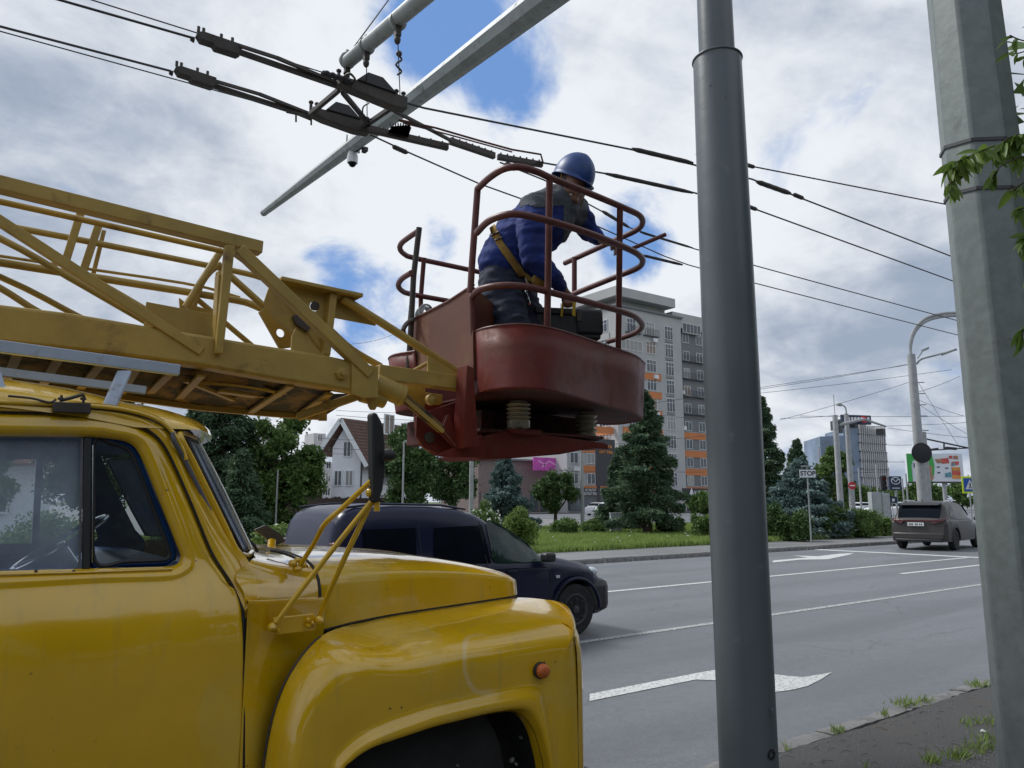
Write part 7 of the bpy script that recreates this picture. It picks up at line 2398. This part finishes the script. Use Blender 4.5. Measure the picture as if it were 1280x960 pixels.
# shed with old metal roof, brown board fence left of the house
sp_ = od(392, 640, 58)
shed = thing('shed', (sp_.x, sp_.y, .1), 'low shed with weathered metal roof left of the white house', 'shed')
mb = MB(); q = [od(370, 591, 60), od(404, 590, 60), od(404, 615, 56.5), od(372, 618, 56.5)]; mb.prism(q, (0, 0, .12)); mb.build('roof', M['metalroof'], shed)
mb = MB()
for k in range(14): mb.beam(q[3].lerp(q[2], (k + .5) / 14) + V(0, 0, .13), q[0].lerp(q[1], (k + .5) / 14) + V(0, 0, .13), .05, .05)
mb.build('roof_ribs', M['metalroof'], shed, smooth=0)['kind'] = 'stuff'
mb = MB(); w_ = [V(p.x, p.y, .1) for p in (od(373, 615, 57), od(403, 615, 57), od(403, 590, 60), od(371, 590, 60))]; mb.prism(w_, (0, 0, q[2].z - .1)); mb.build('wall', M['fence'], shed)
fp_ = od(395, 640, 50)
fence = thing('board_fence', (fp_.x, fp_.y, .1), 'dark brown board fence behind the van roof', 'fence', local=True)
bmh = MB(); bmh.box((0, 0, .9), (.19, .03, 1.8)); bmh = bmh.mesh('board', M['fence'], 0)
for k in range(46):
    o = bpy.data.objects.new('board', bmh); C.objects.link(o); o.parent = fence; o.location = (-2.5 + k * .2, 0, rnd.uniform(-.03, .03)); o.rotation_euler = (0, 0, 0)
mb = MB(); mb.box((2.0, .05, .5), (9.2, .06, .1)); mb.box((2.0, .05, 1.4), (9.2, .06, .1)); mb.build('rails', M['fence'], fence)
# white house with reddish roof seen through the cab
hp = od(-62, 640, 34)
h2 = thing('low_house', (hp.x, hp.y, .1), 'low white house with reddish roof seen through the door glass', 'house', local=True)
mb = MB(); mb.box((0, 3, 1.6), (7.0, 6, 3.2), .1); mb.build('wall', M['render_white'], h2)
mb = MB(); mb.prism([V(-4, -.7, 3.2), V(4, -.7, 3.3), V(4, 3, 5.2), V(-4, 3, 5.1)], (0, 0, .15)); mb.prism([V(-4, 6.7, 3.2), V(4, 6.7, 3.3), V(4, 3, 5.2), V(-4, 3, 5.1)], (0, 0, .15)); mb.build('roof', mat('red_roof_sheet', (.35, .14, .12), rough=.8, var=.15), h2)
f_, g2 = wh_f
for xx in (-2, 1.5):
    window(h2, f_, g2, V(xx, -.1, 1.0), .1)
# glass office tower
tb = od(1053, 640, 250)
tw = thing('glass_tower', (tb.x, tb.y, 0), 'tall glass office tower with pale fins far beyond the parked cars', 'building', local=True)
def tx(px, D_=250): p = od(px, 600, D_); return V(p.x - tb.x, p.y - tb.y, 0)
zT = od(1075, 535, 250).z; zS = od(1035, 545, 250).z
pa, pb, pc_ = tx(1058), tx(1076), tx(1110, 258)
far_ = HF * 22 + _R * 3
mb = MB(); mb.prism([H3(pa, 0), H3(pb, 0), H3(pc_, 0), H3(pc_ + far_, 0), H3(pa + far_, 0)], (0, 0, zT)); mb.build('tower_body', M['tower_glass'], tw)
mb = MB(); mb.prism([H3(tx(1028, 252), 0), H3(tx(1059, 249), 0), H3(tx(1059, 249) + far_, 0), H3(tx(1028, 252) + far_, 0)], (0, 0, zS)); mb.build('side_wing', M['tower_glass'], tw)
dirw = (pc_ - pb); Lw = dirw.length; dirw.normalize(); nw = V(dirw.y, -dirw.x, 0)
finm = MB(); finm.box((0, 0, 1.45), (.35, .5, 2.9)); finm = finm.mesh('facade_fin', M['tower_fin'], 0)
slab = MB(); slab.box((Lw / 2, 0, 0), (Lw, .7, .35)); slab = slab.mesh('floor_band', M['wheel'], 0)
aw = math.atan2(dirw.y, dirw.x)
ns_ = 9
for k in range(ns_):
    z = zT * (k + .3) / ns_
    o = bpy.data.objects.new('floor_band', slab); C.objects.link(o); o.parent = tw; o.location = pb + nw * .2 + V(0, 0, z); o.rotation_euler = (0, 0, aw)
    if k >= 1:
        for j in range(13):
            o = bpy.data.objects.new('facade_fin', finm); C.objects.link(o); o.parent = tw; o.location = pb + dirw * (Lw * (j + .5 + .3 * ((k * 7 + j * 3) % 3 - 1) * .5) / 13) + nw * .3 + V(0, 0, z + .2); o.rotation_euler = (0, 0, aw)
mb = MB(); mb.prism([H3(pa + V(1, 1, 0), zT), H3(pb + V(.5, 1, 0), zT), H3(pb.lerp(pc_, .55) + V(0, 2, 0), zT), H3(pa + V(6, 8, 0), zT)], (0, 0, 3.2)); mb.build('roof_plant', M['wheel'], tw)
c = pa.lerp(pb, .4) + nw * 1.0
mb = MB(); mb.box(tx(1075, 247) + V(0, 0, zT + 2.4), (11, 1, 3.0), aw - .3); mb.build('roof_sign', M['navy_sign'], tw)
mb = MB(); mb.box(tx(1085.5, 245.5) + V(0, 0, zT + 2.4), (1.0, 1, 2.2), aw - .3); mb.build('roof_sign_end', M['red_sign'], tw)
mb = MB(); q_ = tx(1075, 245.5) + V(0, 0, zT + 2.4); [mb.box(q_ + _R * (-2.2 + 1.05 * k), (.6, .3, 1.3), aw - .3) for k in range(7)]; mb.build('roof_lettering', M['plate'], tw, smooth=0)['kind'] = 'stuff'
# pale block behind the mast
pb2 = od(1112, 640, 300)
tt = thing('pale_block', (pb2.x, pb2.y, 0), 'pale distant building between the tower and the billboard', 'building', local=True)
mb = MB(); mb.box((3, 8, 7.5), (9, 12, 15), -YAW); mb.build('wall', M['tower_fin'], tt)
pb2 = od(408, 600, 180)
tt = thing('pale_block', (pb2.x, pb2.y, 0), 'pale distant flats just left of the white house', 'building', local=True)
mb = MB(); mb.box((0, 8, 9.5), (3, 6, 17)); mb.box((3.4, 9, 6), (3.6, 6, 10)); mb.build('wall', M['tower_fin'], tt)
for k in range(5):
    for j in range(2): window(tt, f_, g2, V(-1.2 + j * 2.4, 1.9, 3 + k * 3.2), 0)
#@@STREET
# ------------------------------------------------------------------ street furniture
# lamp pole with curved top by the junction
def lamp(px, py_base, D_, py_top, r0, r1, label, m='concrete', name='street_lamp', cat='street lamp', gz=.11, px_top=None):
    b = od(px, py_base, D_); b.z = gz
    z = od(px_top or px, py_top, D_).z
    t = thing(name, b, label, cat)
    mb = MB(); mb.tube([b, V(b.x, b.y, z)], [r0, r1], 12); mb.build('pole_shaft', M[m], t)
    return t, b, z
DL = 34
t, b, z = lamp(1155, 640, DL, 443, .235, .17, 'tall concrete pole with a curved double arm left of the galvanised pole', gz=0, px_top=1138)
r_s = 0
P = [V(b.x, b.y, z - .1)] + [od(a, c_, DL + d_) for a, c_, d_ in ((1136, 430, 0), (1143, 412, 0), (1155, 399, 0), (1172, 393, 0), (1192, 391, 0), (1230, 391, 0))]
P[1].x, P[1].y = b.x, b.y
for dz in (0, .14):
    mb = MB(); mb.tube(cr([p + V(0, 0, -dz) for p in P], 5), .07, 8); mb.build('curved_arm', M['concrete'], t)
mb = MB(); mb.tube(cr([od(1146, 455, DL), od(1152, 449, DL), od(1170, 444, DL), od(1196, 437, DL)], 4), .045, 6); mb.build('lamp_arm', M['arm'], t)
mb = MB(); mb.beam(od(1178, 443, DL), od(1194, 437, DL), .25, .10); mb.build('lamp_head', M['arm'], t, bevel=.02)
mb = MB(); mb.tube([od(1147, 448, DL), od(1153, 439, DL), od(1160, 436, DL)], .03, 6); mb.beam(od(1153, 438, DL), od(1160, 435, DL), .2, .08); mb.build('lamp_head', M['arm'], t)
for py in (478, 492, 506, 520, 538):
    mb = MB(); c = od(1147 + (py - 478) * .09, py, DL); mb.tube([c, c + _R * .30], .02, 6); mb.build('wire_bracket', M['wheel'], t)
t, b, z = lamp(1161, 640, DL + 3, 540, .2, .17, 'second concrete pole directly behind the one with the curved arm', gz=0, px_top=1155)
# back of round sign
c = od(1152, 566, DL - .3)
t = thing('round_sign', c, 'back of a dark round road sign on the concrete pole', 'sign')
mb = MB(); mb.lathe([(.44, -.01), (.45, .0), (.45, .02), (.43, .025)], c, -HF, 32); mb.build('sign_disc', M['black'], t)
mb = MB(); mb.box(c + HF * .1 + V(0, 0, 0), (.5, .08, .06), -YAW); mb.build('sign_bracket', M['wheel'], t)
# twin posts with mast arm and lamp
t, b, z = lamp(1051.5, 640, 58, 519, .24, .19, 'left one of the twin concrete posts, carrying a mast arm')
mb = MB(); mb.tube([V(b.x, b.y, z - .8), od(1080, 524, 59), od(1107, 533, 60)], [.14, .11, .08], 8); mb.build('mast_arm', M['concrete'], t)
mb = MB(); mb.box(od(1101, 540, 60), (.5, .5, .5)); mb.build('camera_box', M['black'], t)
mb = MB(); mb.box(V(b.x + .4, b.y, z - .9), (.5, .4, .9)); mb.tube([V(b.x, b.y, z), V(b.x, b.y, z + 1.6)], .02, 5); mb.build('clamp', M['wheel'], t)
t, b, z = lamp(1066, 640, 60, 517, .24, .17, 'right one of the twin concrete posts, with a small lamp arm')
mb = MB(); mb.tube(cr([V(b.x, b.y, z - .2), V(b.x, b.y, z + .4), od(1054, 507, 60), od(1049, 506, 60)], 4), .06, 6); mb.build('lamp_arm', M['arm'], t)
mb = MB(); mb.beam(od(1046.5, 505.5, 60), od(1052, 506.5, 60), .35, .16); mb.build('lamp_head', M['arm'], t)
for px, D_, pt, lab, r_ in ((1028.5, 70, 558, 'slim dark post left of the twin concrete posts', .09), (1077, 80, 585, 'thin post just left of the glass tower corner', .10), (1099, 70, 580, 'thin post behind the traffic light', .07),
                            (589, 40, 565, 'pale lamp post rising behind the van roof', .13), (503, 46, 552, 'thin lamp post in front of the dark round tree', .06), (728, 44, 566, 'grey lamp post on the lawn before the shops', .12), (345, 26, 588, 'thin white pole before the leafy tree', .03),
                            (1131, 60, 598, 'thin dark post beside the dealership sign', .06), (1136, 62, 592, 'slim post left of the billboard', .07)):
    t, b, z = lamp(px, 640, D_, pt, r_, r_ * .8, lab, name='lamp_post', cat='post')
    if px == 503:
        mb = MB(); mb.tube([V(b.x, b.y, z), od(506, 552, D_), od(514, 550, D_)], .05, 6); mb.build('lamp_arm', M['arm'], t)
# no entry sign
c = od(1065, 607, 57)
t = thing('no_entry_sign', c, 'round red no-entry sign on the right concrete post', 'sign')
mb = MB(); mb.lathe([(.28, 0), (.28, .03)], c, -HF, 28); mb.build('sign_disc', M['red_sign'], t)
mb = MB(); mb.box(c - HF * .05, (.38, .02, .09), -YAW); mb.build('white_bar', M['white'], t)
# STOP board
DS = 29
c = od(1009.5, 592, DS)
b = od(1015, 664, DS); b.z = .12
t = thing('stop_board', b, 'white STOP board on a thin post in front of the blue-grey spruce', 'sign')
mb = MB(); mb.box(c, (.60, .03, .30), -YAW); mb.build('board', M['white'], t, bevel=.006)
mb = MB()
mb.box(c - HF * .001 + V(0, 0, .155), (.62, .035, .012), -YAW); mb.box(c - HF * .001 + V(0, 0, -.155), (.62, .035, .012), -YAW); mb.build('board_edge', M['navy_sign'], t)
text_mesh('stop_lettering', 'STOP', .24, M['navy_sign'], t, facing(c - HF * .02, -HF), ext=.004, bold=.006)
mb = MB(); mb.tube([V(c.x, c.y, c.z + .26) + HF * .03, V(c.x, c.y, .1) + HF * .03], .03, 8); mb.build('post', M['arm'], t)
mb = MB(); mb.box(V(c.x, c.y, c.z + .28), (.45, .06, .05), -YAW); mb.build('top_bar', M['arm'], t)
# grey cabinet, lawn box
c = od(1101, 650, 40)
t = thing('junction_cabinet', (c.x, c.y, .11), 'tall pale grey junction cabinet beside the hedge', 'cabinet', rz=-YAW, local=True)
hC = od(1101, 615, 40).z - .11
mb = MB(); mb.box((-.24, 0, hC / 2), (.50, .45, hC)); mb.build('cabinet_body', M['cabinet'], t, bevel=.01)
mb = MB(); mb.box((.24, .0, hC / 2 - .03), (.42, .45, hC - .06)); mb.build('cabinet_body', M['cabinet'], t, bevel=.01)
mb = MB(); mb.box((-.24, -.235, hC / 2), (.40, .02, hC - .3)); mb.box((.24, -.235, hC / 2), (.34, .02, hC - .36)); mb.build('door', M['cabinet'], t, bevel=.004)
mb = MB(); mb.box((.48, .05, .9), (.08, .4, 1.6)); mb.build('side_panel', M['navy_sign'], t)
c = od(770, 661, 37.5)
t = thing('utility_box', (c.x, c.y, .14), 'pale grey utility box on the lawn beside the spruce trunk', 'cabinet', rz=-YAW, local=True)
mb = MB(); mb.box((0, 0, .45), (.55, .4, .95)); mb.build('box_body', M['cabinet'], t, bevel=.01)
mb = MB(); mb.box((0, -.205, .45), (.45, .02, .8)); mb.build('door', M['cabinet'], t, bevel=.003)
mb = MB(); mb.box((0, 0, .95), (.6, .45, .05)); mb.build('lid', M['cabinet'], t, bevel=.005)
# traffic light
c = od(1104.5, 604, 58)
t = thing('traffic_light', V(c.x, c.y, .11), 'dark traffic light head left of the dealership sign', 'traffic light')
mb = MB(); mb.box(c, (.34, .3, 1.15), -YAW); mb.build('signal_head', M['black'], t, bevel=.03)
mb = MB(); mb.cyl(V(c.x, c.y + .1, .1), c + V(0, .1, 0), .06, seg=10); mb.build('post', M['arm'], t)
for k, m_ in ((1, 'tail'), (0, 'black_plastic'), (-1, 'black_plastic')):
    mb = MB(); mb.lathe([(.11, 0), (.12, .12), (.10, .12), (.09, .01)], c - HF * .15 + V(0, 0, k * .34), -HF, 14); mb.build('visor', M[m_], t)
# dealership sign
c = od(1119, 604, 72)
t = thing('dealership_sign', V(c.x, c.y, .11), 'dark blue square dealership sign with silver winged emblem', 'sign')
mb = MB(); mb.box(c, (1.12, .2, 1.3), -YAW); mb.build('panel', M['navy_sign'], t, bevel=.02)
ec = c - HF * .11 + V(0, 0, .22)
mb = MB(); mb.tube([ec + _R * math.cos(a) * .40 + V(0, 0, math.sin(a) * .31) for a in [2 * math.pi * k / 32 for k in range(32)]], .035, 6, closed=True); mb.build('emblem_ring', M['white'], t)
mb = MB(); mb.tube(cr([ec + _R * x + V(0, 0, z_) for x, z_ in ((-.38, .05), (-.22, .12), (-.10, .02), (0, -.10), (.10, .02), (.22, .12), (.38, .05))], 4), .032, 6); mb.build('emblem_wings', M['white'], t)
mb = MB(); mb.box(c - HF * .11 + V(0, 0, -.46), (.7, .02, .09), -YAW); mb.build('caption_strip', M['tower_fin'], t)
mb = MB(); mb.cyl(V(c.x, c.y, .1), c, .1, seg=10); mb.build('post', M['arm'], t)
# small blue sign under it
c = od(1115, 625, 66)
t = thing('blue_sign', c, 'small dark blue board with pale figure low beside the grey cabinet', 'sign')
mb = MB(); mb.box(c, (.9, .06, .55), -YAW); mb.build('board', M['navy_sign'], t); mb = MB(); mb.box(c - HF * .04 + _R * .1, (.2, .02, .22), -YAW); mb.build('figure', M['white'], t)
mb = MB(); mb.cyl(V(c.x, c.y, .1), c, .04, seg=8); mb.build('post', M['arm'], t)
# pedestrian crossing sign, mostly behind the galvanised pole
c = od(1212, 606, 38)
t = thing('crossing_sign', V(c.x, c.y, .11), 'blue pedestrian crossing sign on lime yellow backing beside the galvanised pole', 'sign')
mb = MB(); mb.box(c, (.76, .03, .84), -YAW); mb.build('backing_board', M['yel_sign'], t, bevel=.006)
mb = MB(); mb.box(c - HF * .02, (.60, .02, .66), -YAW); mb.build('blue_field', M['blue_sign'], t, bevel=.004)
mb = MB(); cc = c - HF * .034; mb.add([cc + _R * x + V(0, 0, z_) for x, z_ in ((-.24, -.22), (.24, -.22), (0, .26))], [(0, 1, 2)]); mb.build('white_triangle', M['white'], t, smooth=0)
mb = MB(); cc = c - HF * .040; mb.ell(cc + V(0, 0, .09), (.035, .012, .035)); mb.beam(cc + V(0, 0, .06), cc + V(0, 0, -.05), .012, .05)
for x in (-.06, .06): mb.beam(cc + V(0, 0, -.04), cc + _R * x + V(0, 0, -.18), .012, .03)
mb.beam(cc + _R * -.07 + V(0, 0, .0), cc + _R * .06 + V(0, 0, .03), .012, .025); mb.build('walking_figure', M['black'], t)
mb = MB(); mb.cyl(V(c.x, c.y, .1) + HF * .05, c + HF * .05 + V(0, 0, .5), .03, seg=10); mb.build('post', M['arm'], t)
# billboard
DB = 62
bl, br_ = od(1134, 585, DB), od(1204, 585, DB)
ex = (br_ - bl); ex.z = 0; Lb = ex.length; ex.normalize(); ny = V(ex.y, -ex.x, 0)
zt_, zb_ = od(1168, 567, DB).z, od(1168, 602, DB).z
t = thing('billboard', V(bl.x + 3, bl.y, .1), 'large roadside billboard, green at left with pictured goods on white', 'billboard')
hB2 = zt_ - zb_
def bp(nm, u0, u1, v0, v1, m_, off=.02):
    a = bl + ex * (Lb * u0) + ny * off; q = [V(a.x, a.y, lerp(zb_, zt_, v0)), V(a.x, a.y, lerp(zb_, zt_, v1))]
    b_ = ex * (Lb * (u1 - u0))
    mb = MB(); mb.prism([q[0], q[0] + b_, q[1] + b_, q[1]], -ny * .02 if off > 0 else -ny * .3); mb.build(nm, M[m_], t, smooth=0)
bp('board', 0, 1, 0, 1, 'ad_white', 0.0)
bp('frame_bottom', -.01, 1.01, -.06, 0, 'wheel', 0.03)
ang = [2 * math.pi * k / 40 for k in range(40)]
def poly(nm, pts, m_, off):
    mb = MB(); mb.prism([V(*(bl + ex * (Lb * u) + ny * off).xy, lerp(zb_, zt_, v)) for u, v in pts], -ny * .02); mb.build(nm, M[m_], t, smooth=0)
poly('green_field', [(0, 0), (.08, 0), (.08, .62), (.18, .70), (.36, .0), (.42, .0), (.47, .25), (.49, .55), (.47, .85), (.44, 1.0), (0, 1)], 'green_ad', .025)
poly('phone_screen', [(.09, 0), (.26, 0), (.26, .74), (.10, .74)], 'ad_white', .03)
poly('phone_banner', [(.115, .50), (.22, .50), (.22, .66), (.115, .66)], 'navy_sign', .05)
poly('arm_picture', [(.37, .1), (.42, .02), (.46, .15), (.43, .3), (.44, .55), (.39, .6), (.36, .3)], 'ad_brown', .05)
poly('awning_picture', [(.50, .80), (.54, .66), (.63, .66), (.62, .82)], 'ad_brown', .04)
poly('awning_picture', [(.62, .82), (.63, .64), (.76, .66), (.74, .84)], 'ad_red', .04)
poly('packet_picture', [(.79, .56), (.92, .60), (.93, .72), (.80, .70)], 'ad_red', .04)
poly('packet_picture', [(.80, .57), (.86, .58), (.86, .66), (.80, .66)], 'ad_teal', .06)
poly('packet_picture', [(.66, .16), (.78, .16), (.77, .34), (.67, .30)], 'ad_teal', .04)
for k in range(3): poly('box_picture', [(.79, .10 + k * .14), (.94, .10 + k * .14), (.94, .23 + k * .14), (.79, .23 + k * .14)], 'ad_red' if k % 2 else 'ad_orange', .04)
poly('price_mark', [(.76, .82), (.82, .82), (.82, .92), (.76, .92)], 'ad_red', .04); poly('price_mark', [(.84, .80), (.92, .80), (.92, .92), (.84, .92)], 'ad_brown', .04)
for u, v in ((.53, .5), (.53, .3), (.68, .46)): poly('caption_lines', [(u, v), (u + .05, v), (u + .05, v + .04), (u, v + .04)], 'wheel', .04)
for u in (.66, .3):
    a = bl + ex * (Lb * u) + ny * -.2; mb = MB(); mb.cyl(V(a.x, a.y, .1), V(a.x, a.y, zb_ + .3), .16, seg=12); mb.build('leg', M['concrete'], t)

# distant wires between posts at the junction
wl = [((700, 520), (1136, 456), 44), ((945, 487), (1136, 455), 36), ((945, 492), (1190, 462), 40), ((975, 525), (1136, 478), 38), ((1148, 490), (1200, 470), 36), ((1148, 505), (1210, 543), 38), ((1148, 500), (1205, 520), 40), ((1000, 520), (1210, 520), 60),
      ((1090, 533), (1210, 528), 62), ((1110, 535), (1210, 547), 64), ((1148, 478), (1200, 560), 45), ((1108, 556), (1140, 556), 90), ((1025, 577), (1180, 577), 90), ((1030, 590), (1110, 590), 90), ((975, 523), (1048, 519), 60),
      ((420, 519), (560, 527), 48), ((420, 513), (560, 517), 48), ((395, 547), (450, 550), 55), ((395, 558), (450, 562), 55), ((400, 566), (440, 567), 55), ((700, 560), (880, 545), 60), ((690, 588), (880, 590), 60), ((715, 505), (880, 525), 70), ((440, 430), (505, 412), 12)]
wlab = ['long wire rising left to right behind the blue-grey pole', 'upper thin wire leaving the blue-grey pole toward the curved concrete pole', 'second thin wire just under it, running on to the octagonal pole', 'wire rising from the twin posts to the concrete pole', "wire climbing right from the concrete pole's second bracket", "wire falling right from the concrete pole's fourth bracket", "wire falling right from the concrete pole's third bracket", 'level wire across the top of the glass tower', 'wire from the tower roof edge to the octagonal pole', 'wire running just above the mast arm tip', "steep wire down from the concrete pole's first bracket", 'short level wire between the glass tower and the concrete pole', 'dark level wire crossing the glass tower halfway', 'lower level wire crossing in front of the glass tower', 'short wire ending at the top of the left twin post', 'lower wire between boom and basket over the white house', 'upper wire between boom and basket over the white house', 'topmost wire left of the white house', 'middle wire left of the white house', 'lowest wire left of the white house', 'wire crossing the lower floors of the apartment block', 'low level wire before the shop fronts', 'wire crossing the middle floors of the apartment block', 'lone wire seen in the gap between boom stay and basket']
for i, (a, b, D_) in enumerate(wl):
    A, B = od(*a, D_), od(*b, D_)
    n_ = 8; pts = [A.lerp(B, k / n_) - V(0, 0, 4 * .05 * (k / n_) * (1 - k / n_)) for k in range(n_ + 1)]
    mb = MB(); mb.tube(pts, .00026 * D_, 4); o = mb.build('street_wire', M['wire'], smooth=0); tag(o, wlab[i], 'wire', 'thin distant street wires')
# far overhead wire fitting right of the concrete pole
c0_ = od(1150, 547, 46); c1_ = od(1215, 561, 46)
t = thing('far_wire_fitting', c0_, 'distant dark overhead wire fitting above the billboard', 'wire fitting')
mb = MB(); mb.tube([c0_, c1_], .05, 6); mb.tube([od(1180, 553, 46), od(1180, 562, 46)], .05, 6); mb.tube([od(1160, 563, 46), od(1210, 560, 46)], .04, 6); mb.beam(od(1182, 560, 46), od(1195, 561, 46), .2, .15); mb.beam(od(1164, 562, 46), od(1172, 561, 46), .2, .12); mb.build('fitting_frame', M['wire'], t)

# ------------------------------------------------------------------ leafy branch of the near tree hanging in at the right
def leaf_mesh():
    mb = MB(); rows = []
    for i in range(9):
        u = i / 8; wd = .5 * math.sin(math.pi * u ** .8) ** .9 * .34
        zb_ = -.22 * u * u
        rows.append([V(-wd, u, zb_ + wd * .35), V(0, u, zb_), V(wd, u, zb_ + wd * .35)])
    mb.grid(rows); return mb.mesh('leaf', M['nearleaf'], 60)
lm = leaf_mesh()
def branch(label, twigs, n, L0, parent_loc, spread):
    t = thing('leafy_branch', parent_loc, label, 'branch')
    mb = MB(); pts_all = []
    for tw_ in twigs:
        P = cr([od(a, b, d) for a, b, d in tw_], 8); mb.tube(P, .0028, 5); pts_all += [(P[i], (P[min(i + 1, len(P) - 1)] - P[max(i - 1, 0)]).normalized()) for i in range(len(P))]
    mb.build('twigs', M['bark'], t)
    for k in range(n):
        p, d = pts_all[rnd.randrange(len(pts_all))]
        o = bpy.data.objects.new('leaf', lm); C.objects.link(o); o.parent = t
        dd = (d * .5 + V(rnd.gauss(0, .5), rnd.gauss(0, .5), rnd.gauss(-.75, .4))).normalized()
        q = dd.to_track_quat('Y', 'Z').to_matrix() @ Matrix.Rotation(rnd.uniform(-1.6, 1.6), 3, 'Y')
        s_ = L0 * rnd.uniform(.55, 1.15)
        m4 = Matrix.Translation(p - parent_loc) @ q.to_4x4() @ Matrix.Scale(s_, 4)
        o.matrix_basis = m4
    return t
branch('leafy branch hanging across the galvanised pole from the right edge', [[(1340, 160, 2.75), (1290, 172, 2.72), (1245, 182, 2.7), (1210, 196, 2.68), (1192, 205, 2.66)], [(1330, 200, 2.7), (1285, 195, 2.7), (1255, 205, 2.66), (1240, 222, 2.64)], [(1330, 230, 2.75), (1290, 225, 2.72), (1262, 240, 2.7)], [(1330, 172, 2.7), (1285, 168, 2.7), (1262, 172, 2.7), (1248, 184, 2.7)], [(1330, 240, 2.8), (1296, 255, 2.78), (1272, 262, 2.78)], [(1210, 196, 2.68), (1196, 215, 2.67), (1186, 232, 2.66)], [(1330, 190, 2.85), (1280, 182, 2.83), (1250, 188, 2.8), (1225, 190, 2.78)]],
       230, .082, od(1280, 180, 2.7), 1)
branch('small leaf spray in the top right corner', [[(1340, 40, 3.0), (1300, 55, 3.0), (1275, 66, 3.0), (1258, 66, 3.0)], [(1300, 55, 3.0), (1276, 50, 3.0), (1262, 44, 3.0)], [(1300, 60, 3.0), (1280, 72, 3.0)]], 26, .075, od(1290, 60, 3.0), 1)
branch('dangling leaves at the right edge halfway down the galvanised pole', [[(1330, 270, 2.8), (1290, 290, 2.8), (1275, 310, 2.8)], [(1330, 390, 2.8), (1292, 400, 2.8), (1276, 420, 2.8)], [(1330, 340, 2.8), (1290, 345, 2.8)]], 34, .09, od(1290, 350, 2.8), 1)
